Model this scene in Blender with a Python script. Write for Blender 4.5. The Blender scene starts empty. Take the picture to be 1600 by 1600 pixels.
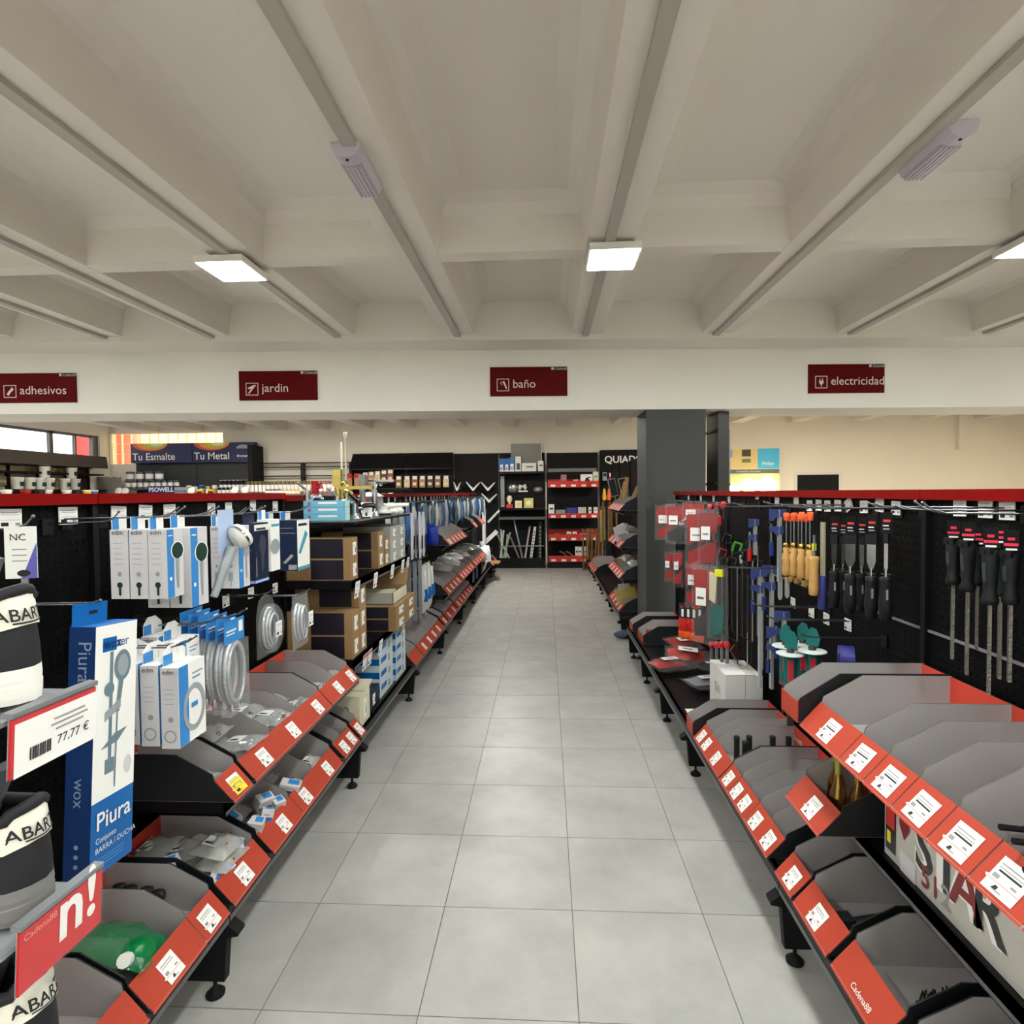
import bpy, bmesh, math, random
from mathutils import Vector, Matrix

# ------------------------------------------------------------------ camera, world, exposure
SC = bpy.context.scene
COL = SC.collection
RND = random.Random(11)

def srgb(c):
    f = lambda v: (v / 12.92 if v <= 0.04045 else ((v + 0.055) / 1.055) ** 2.4)
    return tuple(f(v / 255.0) for v in c) + (1.0,)

SC.view_settings.view_transform = 'Standard'
SC.view_settings.look = 'None'
SC.view_settings.gamma = 1.0
SC.view_settings.use_curve_mapping = False
SC.view_settings.exposure = 0.0

CAM_H = 1.4647
cam_data = bpy.data.cameras.new('camera')
cam_data.sensor_width = 36.0
cam_data.lens = 948.5 / 1600 * 36
cam_data.clip_start = 0.02
cam_data.clip_end = 80
cam = bpy.data.objects.new('camera', cam_data)
COL.objects.link(cam)
SC.camera = cam
_yaw, _pit, _rol = 0.05594, 0.03191, -0.009827
_f0 = Vector((-math.sin(_yaw), math.cos(_yaw), 0)); _r0 = Vector((math.cos(_yaw), math.sin(_yaw), 0)); _u0 = Vector((0, 0, 1))
_f = _f0 * math.cos(_pit) - _u0 * math.sin(_pit)
_u = _u0 * math.cos(_pit) + _f0 * math.sin(_pit)
_r = _r0 * math.cos(_rol) + _u * math.sin(_rol)
_u2 = _u * math.cos(_rol) - _r0 * math.sin(_rol)
cam.matrix_world = Matrix(((_r.x, _u2.x, -_f.x, 0), (_r.y, _u2.y, -_f.y, 0), (_r.z, _u2.z, -_f.z, CAM_H), (0, 0, 0, 1)))

world = bpy.data.worlds.new('daylight'); SC.world = world
world.use_nodes = True
bg = world.node_tree.nodes['Background']
bg.inputs[0].default_value = (1.0, 0.98, 0.95, 1)
bg.inputs[1].default_value = 3.0

LED_POWER = 134.0          # emission strength of the ceiling panels
BACK_FILL_POWER = 260.0  # stronger emission for the added panels beyond the header
WARM_FILL_POWER = 105.0  # emission of the added warm panels behind the header

# ------------------------------------------------------------------ materials
_MATS = {}
def mat(name, rgb, rough=0.5, metal=0.0, noise=0.0, scale=8.0, spec=0.5, bump=0.0, alpha=1.0, trans=0.0, emit=0.0, ior=1.45, coat=0.0):
    if name in _MATS: return _MATS[name]
    m = bpy.data.materials.new(name); m.use_nodes = True
    nt = m.node_tree; p = nt.nodes['Principled BSDF']
    c = srgb(rgb)
    p.inputs['Base Color'].default_value = c
    p.inputs['Roughness'].default_value = rough
    p.inputs['Metallic'].default_value = metal
    p.inputs['Specular IOR Level'].default_value = spec
    p.inputs['IOR'].default_value = ior
    p.inputs['Alpha'].default_value = alpha
    p.inputs['Transmission Weight'].default_value = trans
    p.inputs['Coat Weight'].default_value = coat
    if emit:
        p.inputs['Emission Color'].default_value = c
        p.inputs['Emission Strength'].default_value = emit
    if noise or bump:
        tc = nt.nodes.new('ShaderNodeTexCoord')
        n = nt.nodes.new('ShaderNodeTexNoise'); n.inputs['Scale'].default_value = scale; n.inputs['Detail'].default_value = 4
        nt.links.new(tc.outputs['Object'], n.inputs['Vector'])
        if noise:
            r = nt.nodes.new('ShaderNodeMapRange')
            r.inputs['From Min'].default_value = 0.3; r.inputs['From Max'].default_value = 0.7
            r.inputs['To Min'].default_value = 1 - noise; r.inputs['To Max'].default_value = 1 + noise
            mx = nt.nodes.new('ShaderNodeMix'); mx.data_type = 'RGBA'; mx.blend_type = 'MULTIPLY'; mx.inputs[0].default_value = 1
            mx.inputs[6].default_value = c
            nt.links.new(n.outputs['Fac'], r.inputs['Value']); nt.links.new(r.outputs['Result'], mx.inputs[7])
            nt.links.new(mx.outputs[2], p.inputs['Base Color'])
        if bump:
            b = nt.nodes.new('ShaderNodeBump'); b.inputs['Strength'].default_value = bump; b.inputs['Distance'].default_value = 0.01
            nt.links.new(n.outputs['Fac'], b.inputs['Height']); nt.links.new(b.outputs['Normal'], p.inputs['Normal'])
    _MATS[name] = m
    return m

def film(name, rgb, alpha=0.35, rough=0.12, scale=30):
    """crinkled clear packaging film: part see-through, part glossy"""
    return mat(name, rgb, rough=rough, alpha=alpha, bump=0.9, scale=scale, spec=0.9)

PAINT = mat('white_paint', (234, 229, 220), 0.6, noise=0.03, scale=1.5)
CEILP = mat('ceiling_paint', (228, 221, 213), 0.75, noise=0.03, scale=0.8)
BACKW = mat('back_wall_paint', (236, 229, 214), 0.65, noise=0.02, scale=1.0)
PILLAR = mat('charcoal_paint', (62, 63, 62), 0.55, noise=0.04, scale=4)
BLACK = mat('black_steel', (12, 12, 14), 0.42, noise=0.1, scale=20, spec=0.3)
BLACKM = mat('black_matt', (13, 13, 15), 0.6, spec=0.25)
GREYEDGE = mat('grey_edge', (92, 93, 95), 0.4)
RAIL = mat('red_rail', (128, 8, 6), 0.45, spec=.1, noise=0.06, scale=5)
REDC = mat('coral_card', (176, 68, 50), 0.5, spec=.15, noise=0.04, scale=9)
REDIN = mat('coral_card_inner', (205, 66, 50), 0.55)
GREYC = mat('grey_card', (164, 159, 158), 0.6, noise=0.03, scale=6)
BLKC = mat('black_card', (20, 22, 25), 0.55, noise=0.08, scale=10)
WHITE = mat('white_paper', (240, 238, 234), 0.5)
INK = mat('black_ink', (28, 27, 30), 0.5)
GINK = mat('grey_ink', (150, 148, 148), 0.5)
REDINK = mat('red_ink', (196, 52, 44), 0.5)
YELL = mat('yellow_paper', (245, 220, 40), 0.5)
CHROME = mat('chrome', (205, 208, 212), 0.15, metal=1.0)
STEEL = mat('brushed_steel', (150, 150, 152), 0.35, metal=1.0, noise=0.1, scale=30)
WIRE = mat('wire_steel', (120, 120, 124), 0.35, metal=1.0)
EDGEC = mat('card_edge', (96, 92, 90), 0.7, spec=.1)
LEDW = mat('led_diffuser', (247, 253, 249), 0.5, emit=LED_POWER)
BACK_FILL = mat('back_fill_diffuser', (255, 250, 240), 0.5, emit=BACK_FILL_POWER)
WARM_FILL = mat('warm_fill_diffuser', (255, 241, 216), 0.5, emit=WARM_FILL_POWER)

def tile_material():
    m = bpy.data.materials.new('concrete_tile'); m.use_nodes = True
    nt = m.node_tree; p = nt.nodes['Principled BSDF']
    tc = nt.nodes.new('ShaderNodeTexCoord'); oi = nt.nodes.new('ShaderNodeObjectInfo')
    add = nt.nodes.new('ShaderNodeVectorMath'); add.operation = 'ADD'
    mul = nt.nodes.new('ShaderNodeVectorMath'); mul.operation = 'SCALE'; mul.inputs['Scale'].default_value = 37.0
    nt.links.new(oi.outputs['Random'], mul.inputs[0])
    nt.links.new(tc.outputs['Object'], add.inputs[0]); nt.links.new(mul.outputs[0], add.inputs[1])
    n1 = nt.nodes.new('ShaderNodeTexNoise'); n1.inputs['Scale'].default_value = 3.2; n1.inputs['Detail'].default_value = 7; n1.inputs['Roughness'].default_value = 0.62
    nt.links.new(add.outputs[0], n1.inputs['Vector'])
    cr = nt.nodes.new('ShaderNodeValToRGB')
    cr.color_ramp.elements[0].position = 0.3; cr.color_ramp.elements[0].color = srgb((158, 156, 152))
    cr.color_ramp.elements[1].position = 0.7; cr.color_ramp.elements[1].color = srgb((186, 183, 177))
    nt.links.new(n1.outputs['Fac'], cr.inputs['Fac']); nt.links.new(cr.outputs[0], p.inputs['Base Color'])
    p.inputs['Roughness'].default_value = 0.38
    return m
TILE = tile_material()
GROUT = mat('grout', (112, 110, 106), 0.8)

def peg_material():
    """black pressed-steel back panel with a grid of small dimples"""
    m = bpy.data.materials.new('perforated_black'); m.use_nodes = True
    nt = m.node_tree; p = nt.nodes['Principled BSDF']
    tc = nt.nodes.new('ShaderNodeTexCoord')
    sc = nt.nodes.new('ShaderNodeVectorMath'); sc.operation = 'SCALE'; sc.inputs['Scale'].default_value = 40.0
    fr = nt.nodes.new('ShaderNodeVectorMath'); fr.operation = 'FRACTION'
    sub = nt.nodes.new('ShaderNodeVectorMath'); sub.operation = 'SUBTRACT'; sub.inputs[1].default_value = (0.5, 0.5, 0.5)
    mask = nt.nodes.new('ShaderNodeVectorMath'); mask.operation = 'MULTIPLY'; mask.inputs[1].default_value = (0, 1, 1)
    ln = nt.nodes.new('ShaderNodeVectorMath'); ln.operation = 'LENGTH'
    mr = nt.nodes.new('ShaderNodeMapRange'); mr.inputs['From Min'].default_value = 0.18; mr.inputs['From Max'].default_value = 0.26
    nt.links.new(tc.outputs['Object'], sc.inputs[0]); nt.links.new(sc.outputs[0], fr.inputs[0]); nt.links.new(fr.outputs[0], sub.inputs[0])
    nt.links.new(sub.outputs[0], mask.inputs[0]); nt.links.new(mask.outputs[0], ln.inputs[0]); nt.links.new(ln.outputs['Value'], mr.inputs['Value'])
    mx = nt.nodes.new('ShaderNodeMix'); mx.data_type = 'RGBA'
    mx.inputs[6].default_value = srgb((3, 3, 3)); mx.inputs[7].default_value = srgb((10, 10, 11))
    p.inputs['Specular IOR Level'].default_value = 0.08
    nt.links.new(mr.outputs[0], mx.inputs[0]); nt.links.new(mx.outputs[2], p.inputs['Base Color'])
    b = nt.nodes.new('ShaderNodeBump'); b.inputs['Strength'].default_value = 0.6; b.inputs['Distance'].default_value = 0.004
    nt.links.new(mr.outputs[0], b.inputs['Height']); nt.links.new(b.outputs['Normal'], p.inputs['Normal'])
    p.inputs['Roughness'].default_value = 0.5
    return m
PEG = peg_material()

# ------------------------------------------------------------------ mesh helpers
_TXT = {}
def text_faces(s, bold=0.0):
    """outline of a line of text as (verts, faces), cap height about 0.7, starting at x=0"""
    key = (s, bold)
    if key in _TXT: return _TXT[key]
    cu = bpy.data.curves.new('lettering_tmp', 'FONT'); cu.body = s; cu.size = 1.0; cu.resolution_u = 3; cu.offset = bold
    o = bpy.data.objects.new('lettering_tmp', cu); COL.objects.link(o)
    dg = bpy.context.evaluated_depsgraph_get()
    me = bpy.data.meshes.new_from_object(o.evaluated_get(dg))
    v = [tuple(x.co) for x in me.vertices]; f = [tuple(p.vertices) for p in me.polygons]
    bpy.data.objects.remove(o); bpy.data.curves.remove(cu); bpy.data.meshes.remove(me)
    _TXT[key] = (v, f)
    return _TXT[key]

def at(px, py, X=None, Y=None, Z=None):
    """the point of a plane of the shop (X=, Y= or Z= constant, metres) that stands behind a place measured in the 1600 px photograph"""
    d = _r * ((px - 800) / 948.5) - _u2 * ((py - 800) / 948.5) + _f
    o = Vector((0, 0, CAM_H))
    t = (X - o.x) / d.x if X is not None else ((Y - o.y) / d.y if Y is not None else (Z - o.z) / d.z)
    return o + d * t

def frame(o, right, up):
    """matrix whose x runs along right, y along up, z out of the face"""
    r = Vector(right).normalized(); u = Vector(up); u = (u - r * u.dot(r)).normalized(); n = r.cross(u)
    return Matrix(((r.x, u.x, n.x, o[0]), (r.y, u.y, n.y, o[1]), (r.z, u.z, n.z, o[2]), (0, 0, 0, 1)))

class B:
    def __init__(self):
        self.v = []; self.f = []; self.m = []; self.s = []; self.mats = []
    def mi(self, m):
        if m not in self.mats: self.mats.append(m)
        return self.mats.index(m)
    def add(self, verts, faces, m, smooth=False, M=None):
        k = len(self.v); i = self.mi(m)
        for p in verts:
            p = Vector(p)
            self.v.append(tuple(M @ p) if M else tuple(p))
        for f in faces:
            self.f.append([a + k for a in f]); self.m.append(i); self.s.append(smooth)
        return self
    def box(self, x0, x1, y0, y1, z0, z1, m, M=None):
        if x0 > x1: x0, x1 = x1, x0
        if y0 > y1: y0, y1 = y1, y0
        if z0 > z1: z0, z1 = z1, z0
        v = [(x0, y0, z0), (x1, y0, z0), (x1, y1, z0), (x0, y1, z0), (x0, y0, z1), (x1, y0, z1), (x1, y1, z1), (x0, y1, z1)]
        return self.add(v, [(3, 2, 1, 0), (4, 5, 6, 7), (0, 1, 5, 4), (1, 2, 6, 5), (2, 3, 7, 6), (3, 0, 4, 7)], m, M=M)
    def cbox(self, cx, cy, cz, dx, dy, dz, m, M=None):
        return self.box(cx - dx / 2, cx + dx / 2, cy - dy / 2, cy + dy / 2, cz - dz / 2, cz + dz / 2, m, M)
    def quad(self, pts, m, M=None):
        return self.add(pts, [tuple(range(len(pts)))], m, M=M)
    def rect(self, M, x0, x1, y0, y1, m, z=0.0006):
        return self.add([(x0, y0, z), (x1, y0, z), (x1, y1, z), (x0, y1, z)], [(0, 1, 2, 3)], m, M=M)
    def prism(self, poly, a0, a1, ax, m, m0=None, m1=None, M=None):
        """poly 2-D; ax x: (y,z), y: (x,z), z: (x,y); m0/m1 materials of the caps at a0/a1"""
        n = len(poly)
        P = {'x': lambda p, a: (a, p[0], p[1]), 'y': lambda p, a: (p[0], a, p[1]), 'z': lambda p, a: (p[0], p[1], a)}[ax]
        v = [P(p, a0) for p in poly] + [P(p, a1) for p in poly]
        self.add(v, [(i, (i + 1) % n, n + (i + 1) % n, n + i) for i in range(n)], m, M=M)
        self.add([P(p, a0) for p in poly], [tuple(range(n - 1, -1, -1))], m0 or m, M=M)
        self.add([P(p, a1) for p in poly], [tuple(range(n))], m1 or m, M=M)
        return self
    def tube(self, pts, r, m, n=8, M=None, closed=False):
        pts = [Vector(p) for p in pts]; k = len(pts)
        rs = r if isinstance(r, (list, tuple)) else [r] * k
        verts = []; ref = None
        for i, p in enumerate(pts):
            if closed: t = pts[(i + 1) % k] - pts[i - 1]
            else: t = pts[min(i + 1, k - 1)] - pts[max(i - 1, 0)]
            t = t.normalized() if t.length > 1e-9 else Vector((0, 0, 1))
            if ref is None: ref = Vector((0, 0, 1)) if abs(t.z) < 0.9 else Vector((1, 0, 0))
            a = ref - t * ref.dot(t)
            if a.length < 1e-6: a = t.orthogonal()
            a.normalize(); ref = a; b = t.cross(a)
            for j in range(n):
                an = 2 * math.pi * j / n
                verts.append(p + (a * math.cos(an) + b * math.sin(an)) * rs[i])
        faces = []
        for i in range(k if closed else k - 1):
            i2 = (i + 1) % k
            for j in range(n):
                faces.append((i * n + j, i * n + (j + 1) % n, i2 * n + (j + 1) % n, i2 * n + j))
        self.add(verts, faces, m, True, M)
        if not closed:
            self.add(verts[:n], [tuple(range(n - 1, -1, -1))], m, M=M); self.add(verts[-n:], [tuple(range(n))], m, M=M)
        return self
    def lathe(self, prof, m, n=14, o=(0, 0, 0), M=None, sx=1.0, sy=1.0, smooth=True):
        """prof: (radius, height) pairs from bottom to top round the z axis"""
        v = []; k = len(prof)
        for r, h in prof:
            for j in range(n):
                a = 2 * math.pi * j / n
                v.append((o[0] + r * math.cos(a) * sx, o[1] + r * math.sin(a) * sy, o[2] + h))
        f = [(i * n + j, i * n + (j + 1) % n, (i + 1) * n + (j + 1) % n, (i + 1) * n + j) for i in range(k - 1) for j in range(n)]
        self.add(v, f, m, smooth, M)
        self.add(v[:n], [tuple(range(n - 1, -1, -1))], m, M=M); self.add(v[-n:], [tuple(range(n))], m, M=M)
        return self
    def ball(self, c, r, m, n=12, k=7, M=None):
        r = r if isinstance(r, (tuple, list)) else (r, r, r)
        v = []
        for i in range(k + 1):
            t = math.pi * i / k
            for j in range(n):
                a = 2 * math.pi * j / n
                v.append((c[0] + r[0] * math.sin(t) * math.cos(a), c[1] + r[1] * math.sin(t) * math.sin(a), c[2] - r[2] * math.cos(t)))
        f = [(i * n + j, i * n + (j + 1) % n, (i + 1) * n + (j + 1) % n, (i + 1) * n + j) for i in range(k) for j in range(n)]
        return self.add(v, f, m, True, M)
    def text(self, s, M, size, m, x=0.0, y=0.0, z=0.0012, align='l', mirror=False, sx=1.0, bold=0.0):
        v, f = text_faces(s, bold)
        if not v: return self
        x1 = max(a[0] for a in v); off = {'l': 0, 'c': -x1 / 2, 'r': -x1}[align]
        T = Matrix.Translation((x, y, z)) @ Matrix.Diagonal((size * sx, size, 1, 1)) @ Matrix.Translation((off, 0, 0))
        return self.add(v, f, m, M=(M @ T) if M else T)
    def pillow(self, w, h, t, m, M=None, nx=7, ny=7, lump=0.25, seed=1):
        """lumpy sealed bag lying in its own x/y plane, thickness t"""
        rn = random.Random(seed); top = []; bot = []
        for j in range(ny + 1):
            for i in range(nx + 1):
                u = i / nx; w2 = j / ny
                e = (math.sin(math.pi * u) * math.sin(math.pi * w2)) ** 0.55 if 0 < i < nx and 0 < j < ny else 0
                jit = lambda a: (rn.random() - 0.5) * a
                x = (u - 0.5) * w + (jit(w * 0.05)); y = (w2 - 0.5) * h + jit(h * 0.05)
                d = t / 2 * e * (1 + jit(2 * lump))
                top.append((x, y, d)); bot.append((x, y, -d * 0.8 - (0.0004 if e else 0)))
        N = nx + 1; F = [(j * N + i, j * N + i + 1, (j + 1) * N + i + 1, (j + 1) * N + i) for j in range(ny) for i in range(nx)]
        self.add(top, F, m, True, M); self.add(bot, [tuple(reversed(q)) for q in F], m, True, M)
        return self
    def mesh(self, name):
        me = bpy.data.meshes.new(name)
        me.from_pydata(self.v, [], self.f)
        for m in self.mats: me.materials.append(m)
        me.polygons.foreach_set('material_index', self.m); me.polygons.foreach_set('use_smooth', self.s)
        me.update()
        return me
    def obj(self, name, parent=None, loc=None, rot=None):
        return put(name, self.mesh(name), parent, loc, rot)

def put(name, me, parent=None, loc=None, rot=None):
    o = bpy.data.objects.new(name, me); COL.objects.link(o)
    if parent: o.parent = parent
    if loc: o.location = loc
    if rot: o.rotation_euler = rot
    return o

_LABELS = set()
def tag(o, label, cat, group=None, kind=None):
    o['label'] = label; o['category'] = cat
    if group: o['group'] = group
    if kind: o['kind'] = kind
    return o
def thing(name, label, cat, loc=(0, 0, 0), rz=0.0, group=None):
    o = bpy.data.objects.new(name, None); COL.objects.link(o)
    o.location = loc; o.rotation_euler = (0, 0, rz); o.empty_display_size = 0.05
    return tag(o, label, cat, group)
def struct(o):
    o['kind'] = 'structure'; return o
def dup(root, loc=None, rot=None, label=None, group=None, scale=None):
    r = root.copy(); COL.objects.link(r)
    if loc is not None: r.location = loc
    if rot is not None: r.rotation_euler = rot
    if scale is not None: r.scale = scale
    if label: r['label'] = label
    if group: r['group'] = group
    for ch in list(root.children):
        c = ch.copy(); COL.objects.link(c); c.parent = r
        for g in ch.children:
            d = g.copy(); COL.objects.link(d); d.parent = c
    return r
ORD = ['first', 'second', 'third', 'fourth', 'fifth', 'sixth', 'seventh', 'eighth', 'ninth', 'tenth', 'eleventh', 'twelfth', 'thirteenth', 'fourteenth', 'fifteenth',
       'sixteenth', 'seventeenth', 'eighteenth', 'nineteenth', 'twentieth', 'twenty-first', 'twenty-second', 'twenty-third', 'twenty-fourth', 'twenty-fifth', 'twenty-sixth', 'twenty-seventh', 'twenty-eighth']

# ------------------------------------------------------------------ room shell
XL, XR, YB, YF = -9.0, 9.3, -4.0, 12.1       # side walls, wall behind the camera, far wall
SLAB, RIBZ = 3.05, 2.78

# floor: grout bed with single tiles
fl = struct(B().box(XL - .2, XR + .2, YB - .2, YF + .2, -.12, -.003, GROUT).obj('floor'))
T0X, T0Y, TS = 0.0803, 1.639, 0.45
tb = B(); g = 0.0016
tb.prism([(g, g), (TS - g, g), (TS - g, TS - g), (g, TS - g)], -.003, 0, 'z', TILE)
tme = tb.mesh('tile')
stuff = B()
for i in range(-21, 21):
    for j in range(-13, 24):
        x = T0X + i * TS; y = T0Y + j * TS
        if x < XL or x + TS > XR or y < YB or y + TS > YF: continue
        if -4 <= i <= 2 and -3 <= j <= 22:
            put('tile', tme, fl, (x, y, 0))
        else:
            stuff.box(x + g, x + TS - g, y + g, y + TS - g, -.003, 0, TILE)
so = stuff.obj('tile_field', fl); so['kind'] = 'stuff'

# ceiling slab, ribs with flared shoulders, cross ribs, conduits
ce = struct(B().box(XL - .2, XR + .2, YB - .2, YF + .2, SLAB, SLAB + .15, CEILP).obj('ceiling'))
RIBX = [-8.05, -7.15, -6.25, -5.36, -4.48, -3.60, -2.73, -1.70, -.71, .352, 1.438, 2.57, 3.715, 4.86, 6.0, 7.15, 8.3]
hw = 0.125
prof = [(-hw, RIBZ), (hw, RIBZ), (hw + .022, 2.94), (hw + .036, 2.995), (hw + .06, 3.025), (hw + .10, 3.042), (hw + .17, SLAB), (-hw - .17, SLAB), (-hw - .10, 3.042), (-hw - .06, 3.025), (-hw - .036, 2.995), (-hw - .022, 2.94)]
for x in RIBX:
    yb = 5.10 + .072 * x
    b = B()
    n = len(prof)
    v = [(p[0], YB, p[1]) for p in prof] + [(p[0], YF, p[1]) for p in prof]
    fs = [(i, (i + 1) % n, n + (i + 1) % n, n + i) for i in range(n)]
    for q in fs:
        b.add(v, [q], CEILP, smooth=(q[0] not in (0, 6)))
    b.obj('rib', ce, (x, 0, 0))
    B().box(-.026, .026, YB, yb, RIBZ - .022, RIBZ - .001, mat('conduit', (176, 170, 162), .5)).obj('conduit', ce, (x - .01, 0, 0))
for k in range(len(RIBX) - 1):
    a, c = RIBX[k] + hw, RIBX[k + 1] - hw
    B().prism([(3.36, RIBZ + .002), (3.48, RIBZ + .002), (3.50, 2.97), (3.54, 3.02), (3.62, SLAB), (3.22, SLAB), (3.30, 3.02), (3.34, 2.97)], a, c, 'x', CEILP).obj('cross_rib', ce)

# walls with the daylight openings
def wall(name, b): return struct(b.obj(name))
wall('wall_south', B().box(XL - .2, XR + .2, YB - .2, YB, 0, SLAB, PAINT))
wall('wall_east', B().box(XR, XR + .2, YB, YF, 0, SLAB, BACKW))
b = B()
WZ0, WZ1, WY0, WY1 = 2.05, 2.69, 7.6, 11.83
b.box(XL - .2, XL, YB, WY0, 0, SLAB, PAINT); b.box(XL - .2, XL, WY0, WY1, 0, WZ0, PAINT); b.box(XL - .2, XL, WY0, WY1, WZ1, SLAB, PAINT); b.box(XL - .2, XL, WY1, YF, 0, SLAB, PAINT)
wall('wall_west', b)
b = B()
GX0, GX1, GZ0, GZ1 = -8.98, -6.58, 2.13, 2.76
b.box(XL - .2, GX0, YF, YF + .2, 0, SLAB, BACKW); b.box(GX0, GX1, YF, YF + .2, 0, GZ0, BACKW); b.box(GX0, GX1, YF, YF + .2, GZ1, SLAB, BACKW); b.box(GX1, XR + .2, YF, YF + .2, 0, SLAB, BACKW)
b.box(7.82, 7.95, YF - .12, YF, 2.2, SLAB, BACKW)
wall('wall_north', b)
# window in the west wall
w = struct(B().box(XL - .12, XL - .06, WY0, WY1, WZ1 - .05, WZ1, GREYEDGE).box(XL - .12, XL - .06, WY0, WY1, WZ0, WZ0 + .05, GREYEDGE)
           .box(XL - .12, XL - .06, WY0, WY0 + .06, WZ0, WZ1, GREYEDGE).box(XL - .12, XL - .04, WY1 - .14, WY1, WZ0, WZ1, GREYEDGE).box(XL - .12, XL - .06, 10.66, 10.74, WZ0, WZ1, GREYEDGE)
           .box(XL - .12, XL - .06, 9.52, 9.6, WZ0, WZ1, GREYEDGE).box(XL - .12, XL - .06, 11.26, 11.3, WZ0, WZ1, GREYEDGE).obj('window_1'))
GLASS = mat('window_glass', (255, 255, 255), 0.0, trans=1.0, ior=1.0, spec=0.1)
for y0, y1 in ((WY0 + .06, 9.52), (9.6, 10.66), (10.74, 11.26), (11.3, WY1 - .14)):
    B().box(XL - .095, XL - .089, y0, y1, WZ0 + .05, WZ1 - .05, GLASS).obj('pane', w)
ob = B().box(XL - 1.2, XL - 1.1, 12.72, 14.6, 0, 3.4, mat('red_hoarding', (214, 60, 52), .6)).obj('hoarding')
struct(ob)
# glass blocks in the north wall
w2 = struct(B().box(GX0, GX1, YF + .16, YF + .18, GZ0 - .0, GZ0 + .01, PAINT).obj('window_2'))
GB = mat('glass_block', (255, 236, 190), 0.35, trans=0.75, ior=1.2)
gbm = B().box(0, .19, 0, .07, 0, .2, GB).mesh('glass_block')
for i in range(12):
    for k in range(3):
        put('glass_block', gbm, w2, (GX0 + .005 + i * .2, YF + .06, GZ0 + .004 + k * .21))

# header beam across the shop, its lip, and the pillar
hy = lambda x: 5.47 + .072 * x
pts = [(XL, hy(XL)), (XR, hy(XR)), (XR, hy(XR) + .58), (XL, hy(XL) + .58)]
hb = B().prism(pts, 2.2, SLAB + .02, 'z', PAINT)
wall('header_beam', hb)
lip = [(XL, hy(XL) - .37), (XR, hy(XR) - .37), (XR, hy(XR) - .001), (XL, hy(XL) - .001)]
wall('lintel_beam', B().prism(lip, 2.735, SLAB + .01, 'z', CEILP))
PX0, PX1 = .905, 1.445
pb = B().prism([(PX0, hy(PX0) + .012), (PX1, hy(PX1) + .012), (PX1, hy(PX1) + .54), (PX0, hy(PX0) + .54)], 0, 2.2, 'z', PILLAR)
wall('pillar', pb)

# ------------------------------------------------------------------ ceiling lights
def led_panel(x, y, label, m=LEDW, z=RIBZ - .024, s=.135, sy=.155):
    t = thing('led_panel', label, 'ceiling light', (x, y, z), 0, 'square ceiling panels')
    B().box(-s, s, -sy, sy, -.036, 0, mat('led_frame', (236, 232, 222), .4)).obj('frame', t)
    B().box(-s + .012, s - .012, -sy + .012, sy - .012, -.038, -.0365, m).obj('diffuser', t)
    return t
rowname = {3.36: 'in the row before the header', 1.3: 'in the second row from the header', -.8: 'in the third row from the header', -2.9: 'in the last row'}
for y in (3.36, 1.3, -.8, -2.9):
    for x, nm in ((-6.25, 'over the far paint aisle'), (-4.48, 'over the garden aisle'), (-1.75, 'over the bathroom shelving'), (.372, 'over the tiled aisle'), (2.59, 'over the tool shelving'), (4.86, 'over the electrical aisle'), (7.15, 'by the side wall')):
        led_panel(x, y, 'lit white ceiling panel %s %s' % (nm, rowname[y]))
for y in (7.6, 9.45):  # panels added out of sight behind the header to brighten the back room
    for x, nm in ((-6.25, 'over the paint corner'), (-3.6, 'over the hanging packs'), (-.71, 'over the far aisle'), (2.57, 'behind the dark panel')):
        led_panel(x, y, 'added unseen ceiling panel beyond the header %s, %s row' % (nm, 'first' if y < 8 else 'second'), BACK_FILL if x < -1 or y > 9 else LEDW)
for y in (7.9, 9.5):  # unseen warm panels added to light the far wall on this side
    for x, nm in ((4.86, 'nearer the pillar'), (6.0, 'in the middle'), (8.3, 'by the side wall')):
        led_panel(x, y, 'added unseen warm ceiling panel in the lighting corner %s, %s row' % (nm, 'first' if y < 9 else 'second'), WARM_FILL)

def emergency_light(x, y, label):
    t = thing('emergency_light', label, 'emergency light', (x, y, RIBZ - .002), 0)
    P = mat('lavender_plastic', (196, 188, 200), .35)
    b = B(); n = 8
    pr = [(-.055, 0), (.055, 0), (.055, -.02), (.042, -.045), (.02, -.056), (-.02, -.056), (-.042, -.045), (-.055, -.02)]
    b.prism([(a, c) for a, c in pr], -.155, .155, 'y', P); b.obj('housing', t)
    d = B().prism([(-.05, -.0225), (.05, -.0225), (.04, -.047), (.02, -.059), (-.02, -.059), (-.04, -.047)], -.09, .15, 'y', mat('ribbed_diffuser', (186, 180, 192), .2, spec=.7))
    for k in range(-2, 3): d.box(k * .016 - .003, k * .016 + .003, -.09, .15, -.062, -.058, P)
    d.obj('diffuser', t)
    B().lathe([(.006, -.004), (.006, 0)], INK, 8).obj('indicator', t, (0, -.135, -.0565))
    return t
emergency_light(-.735, 2.42, 'lavender grey emergency light on the ceiling rib above the bathroom shelving')
emergency_light(1.50, 2.45, 'lavender grey emergency light on the ceiling rib above the tool shelving')

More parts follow.
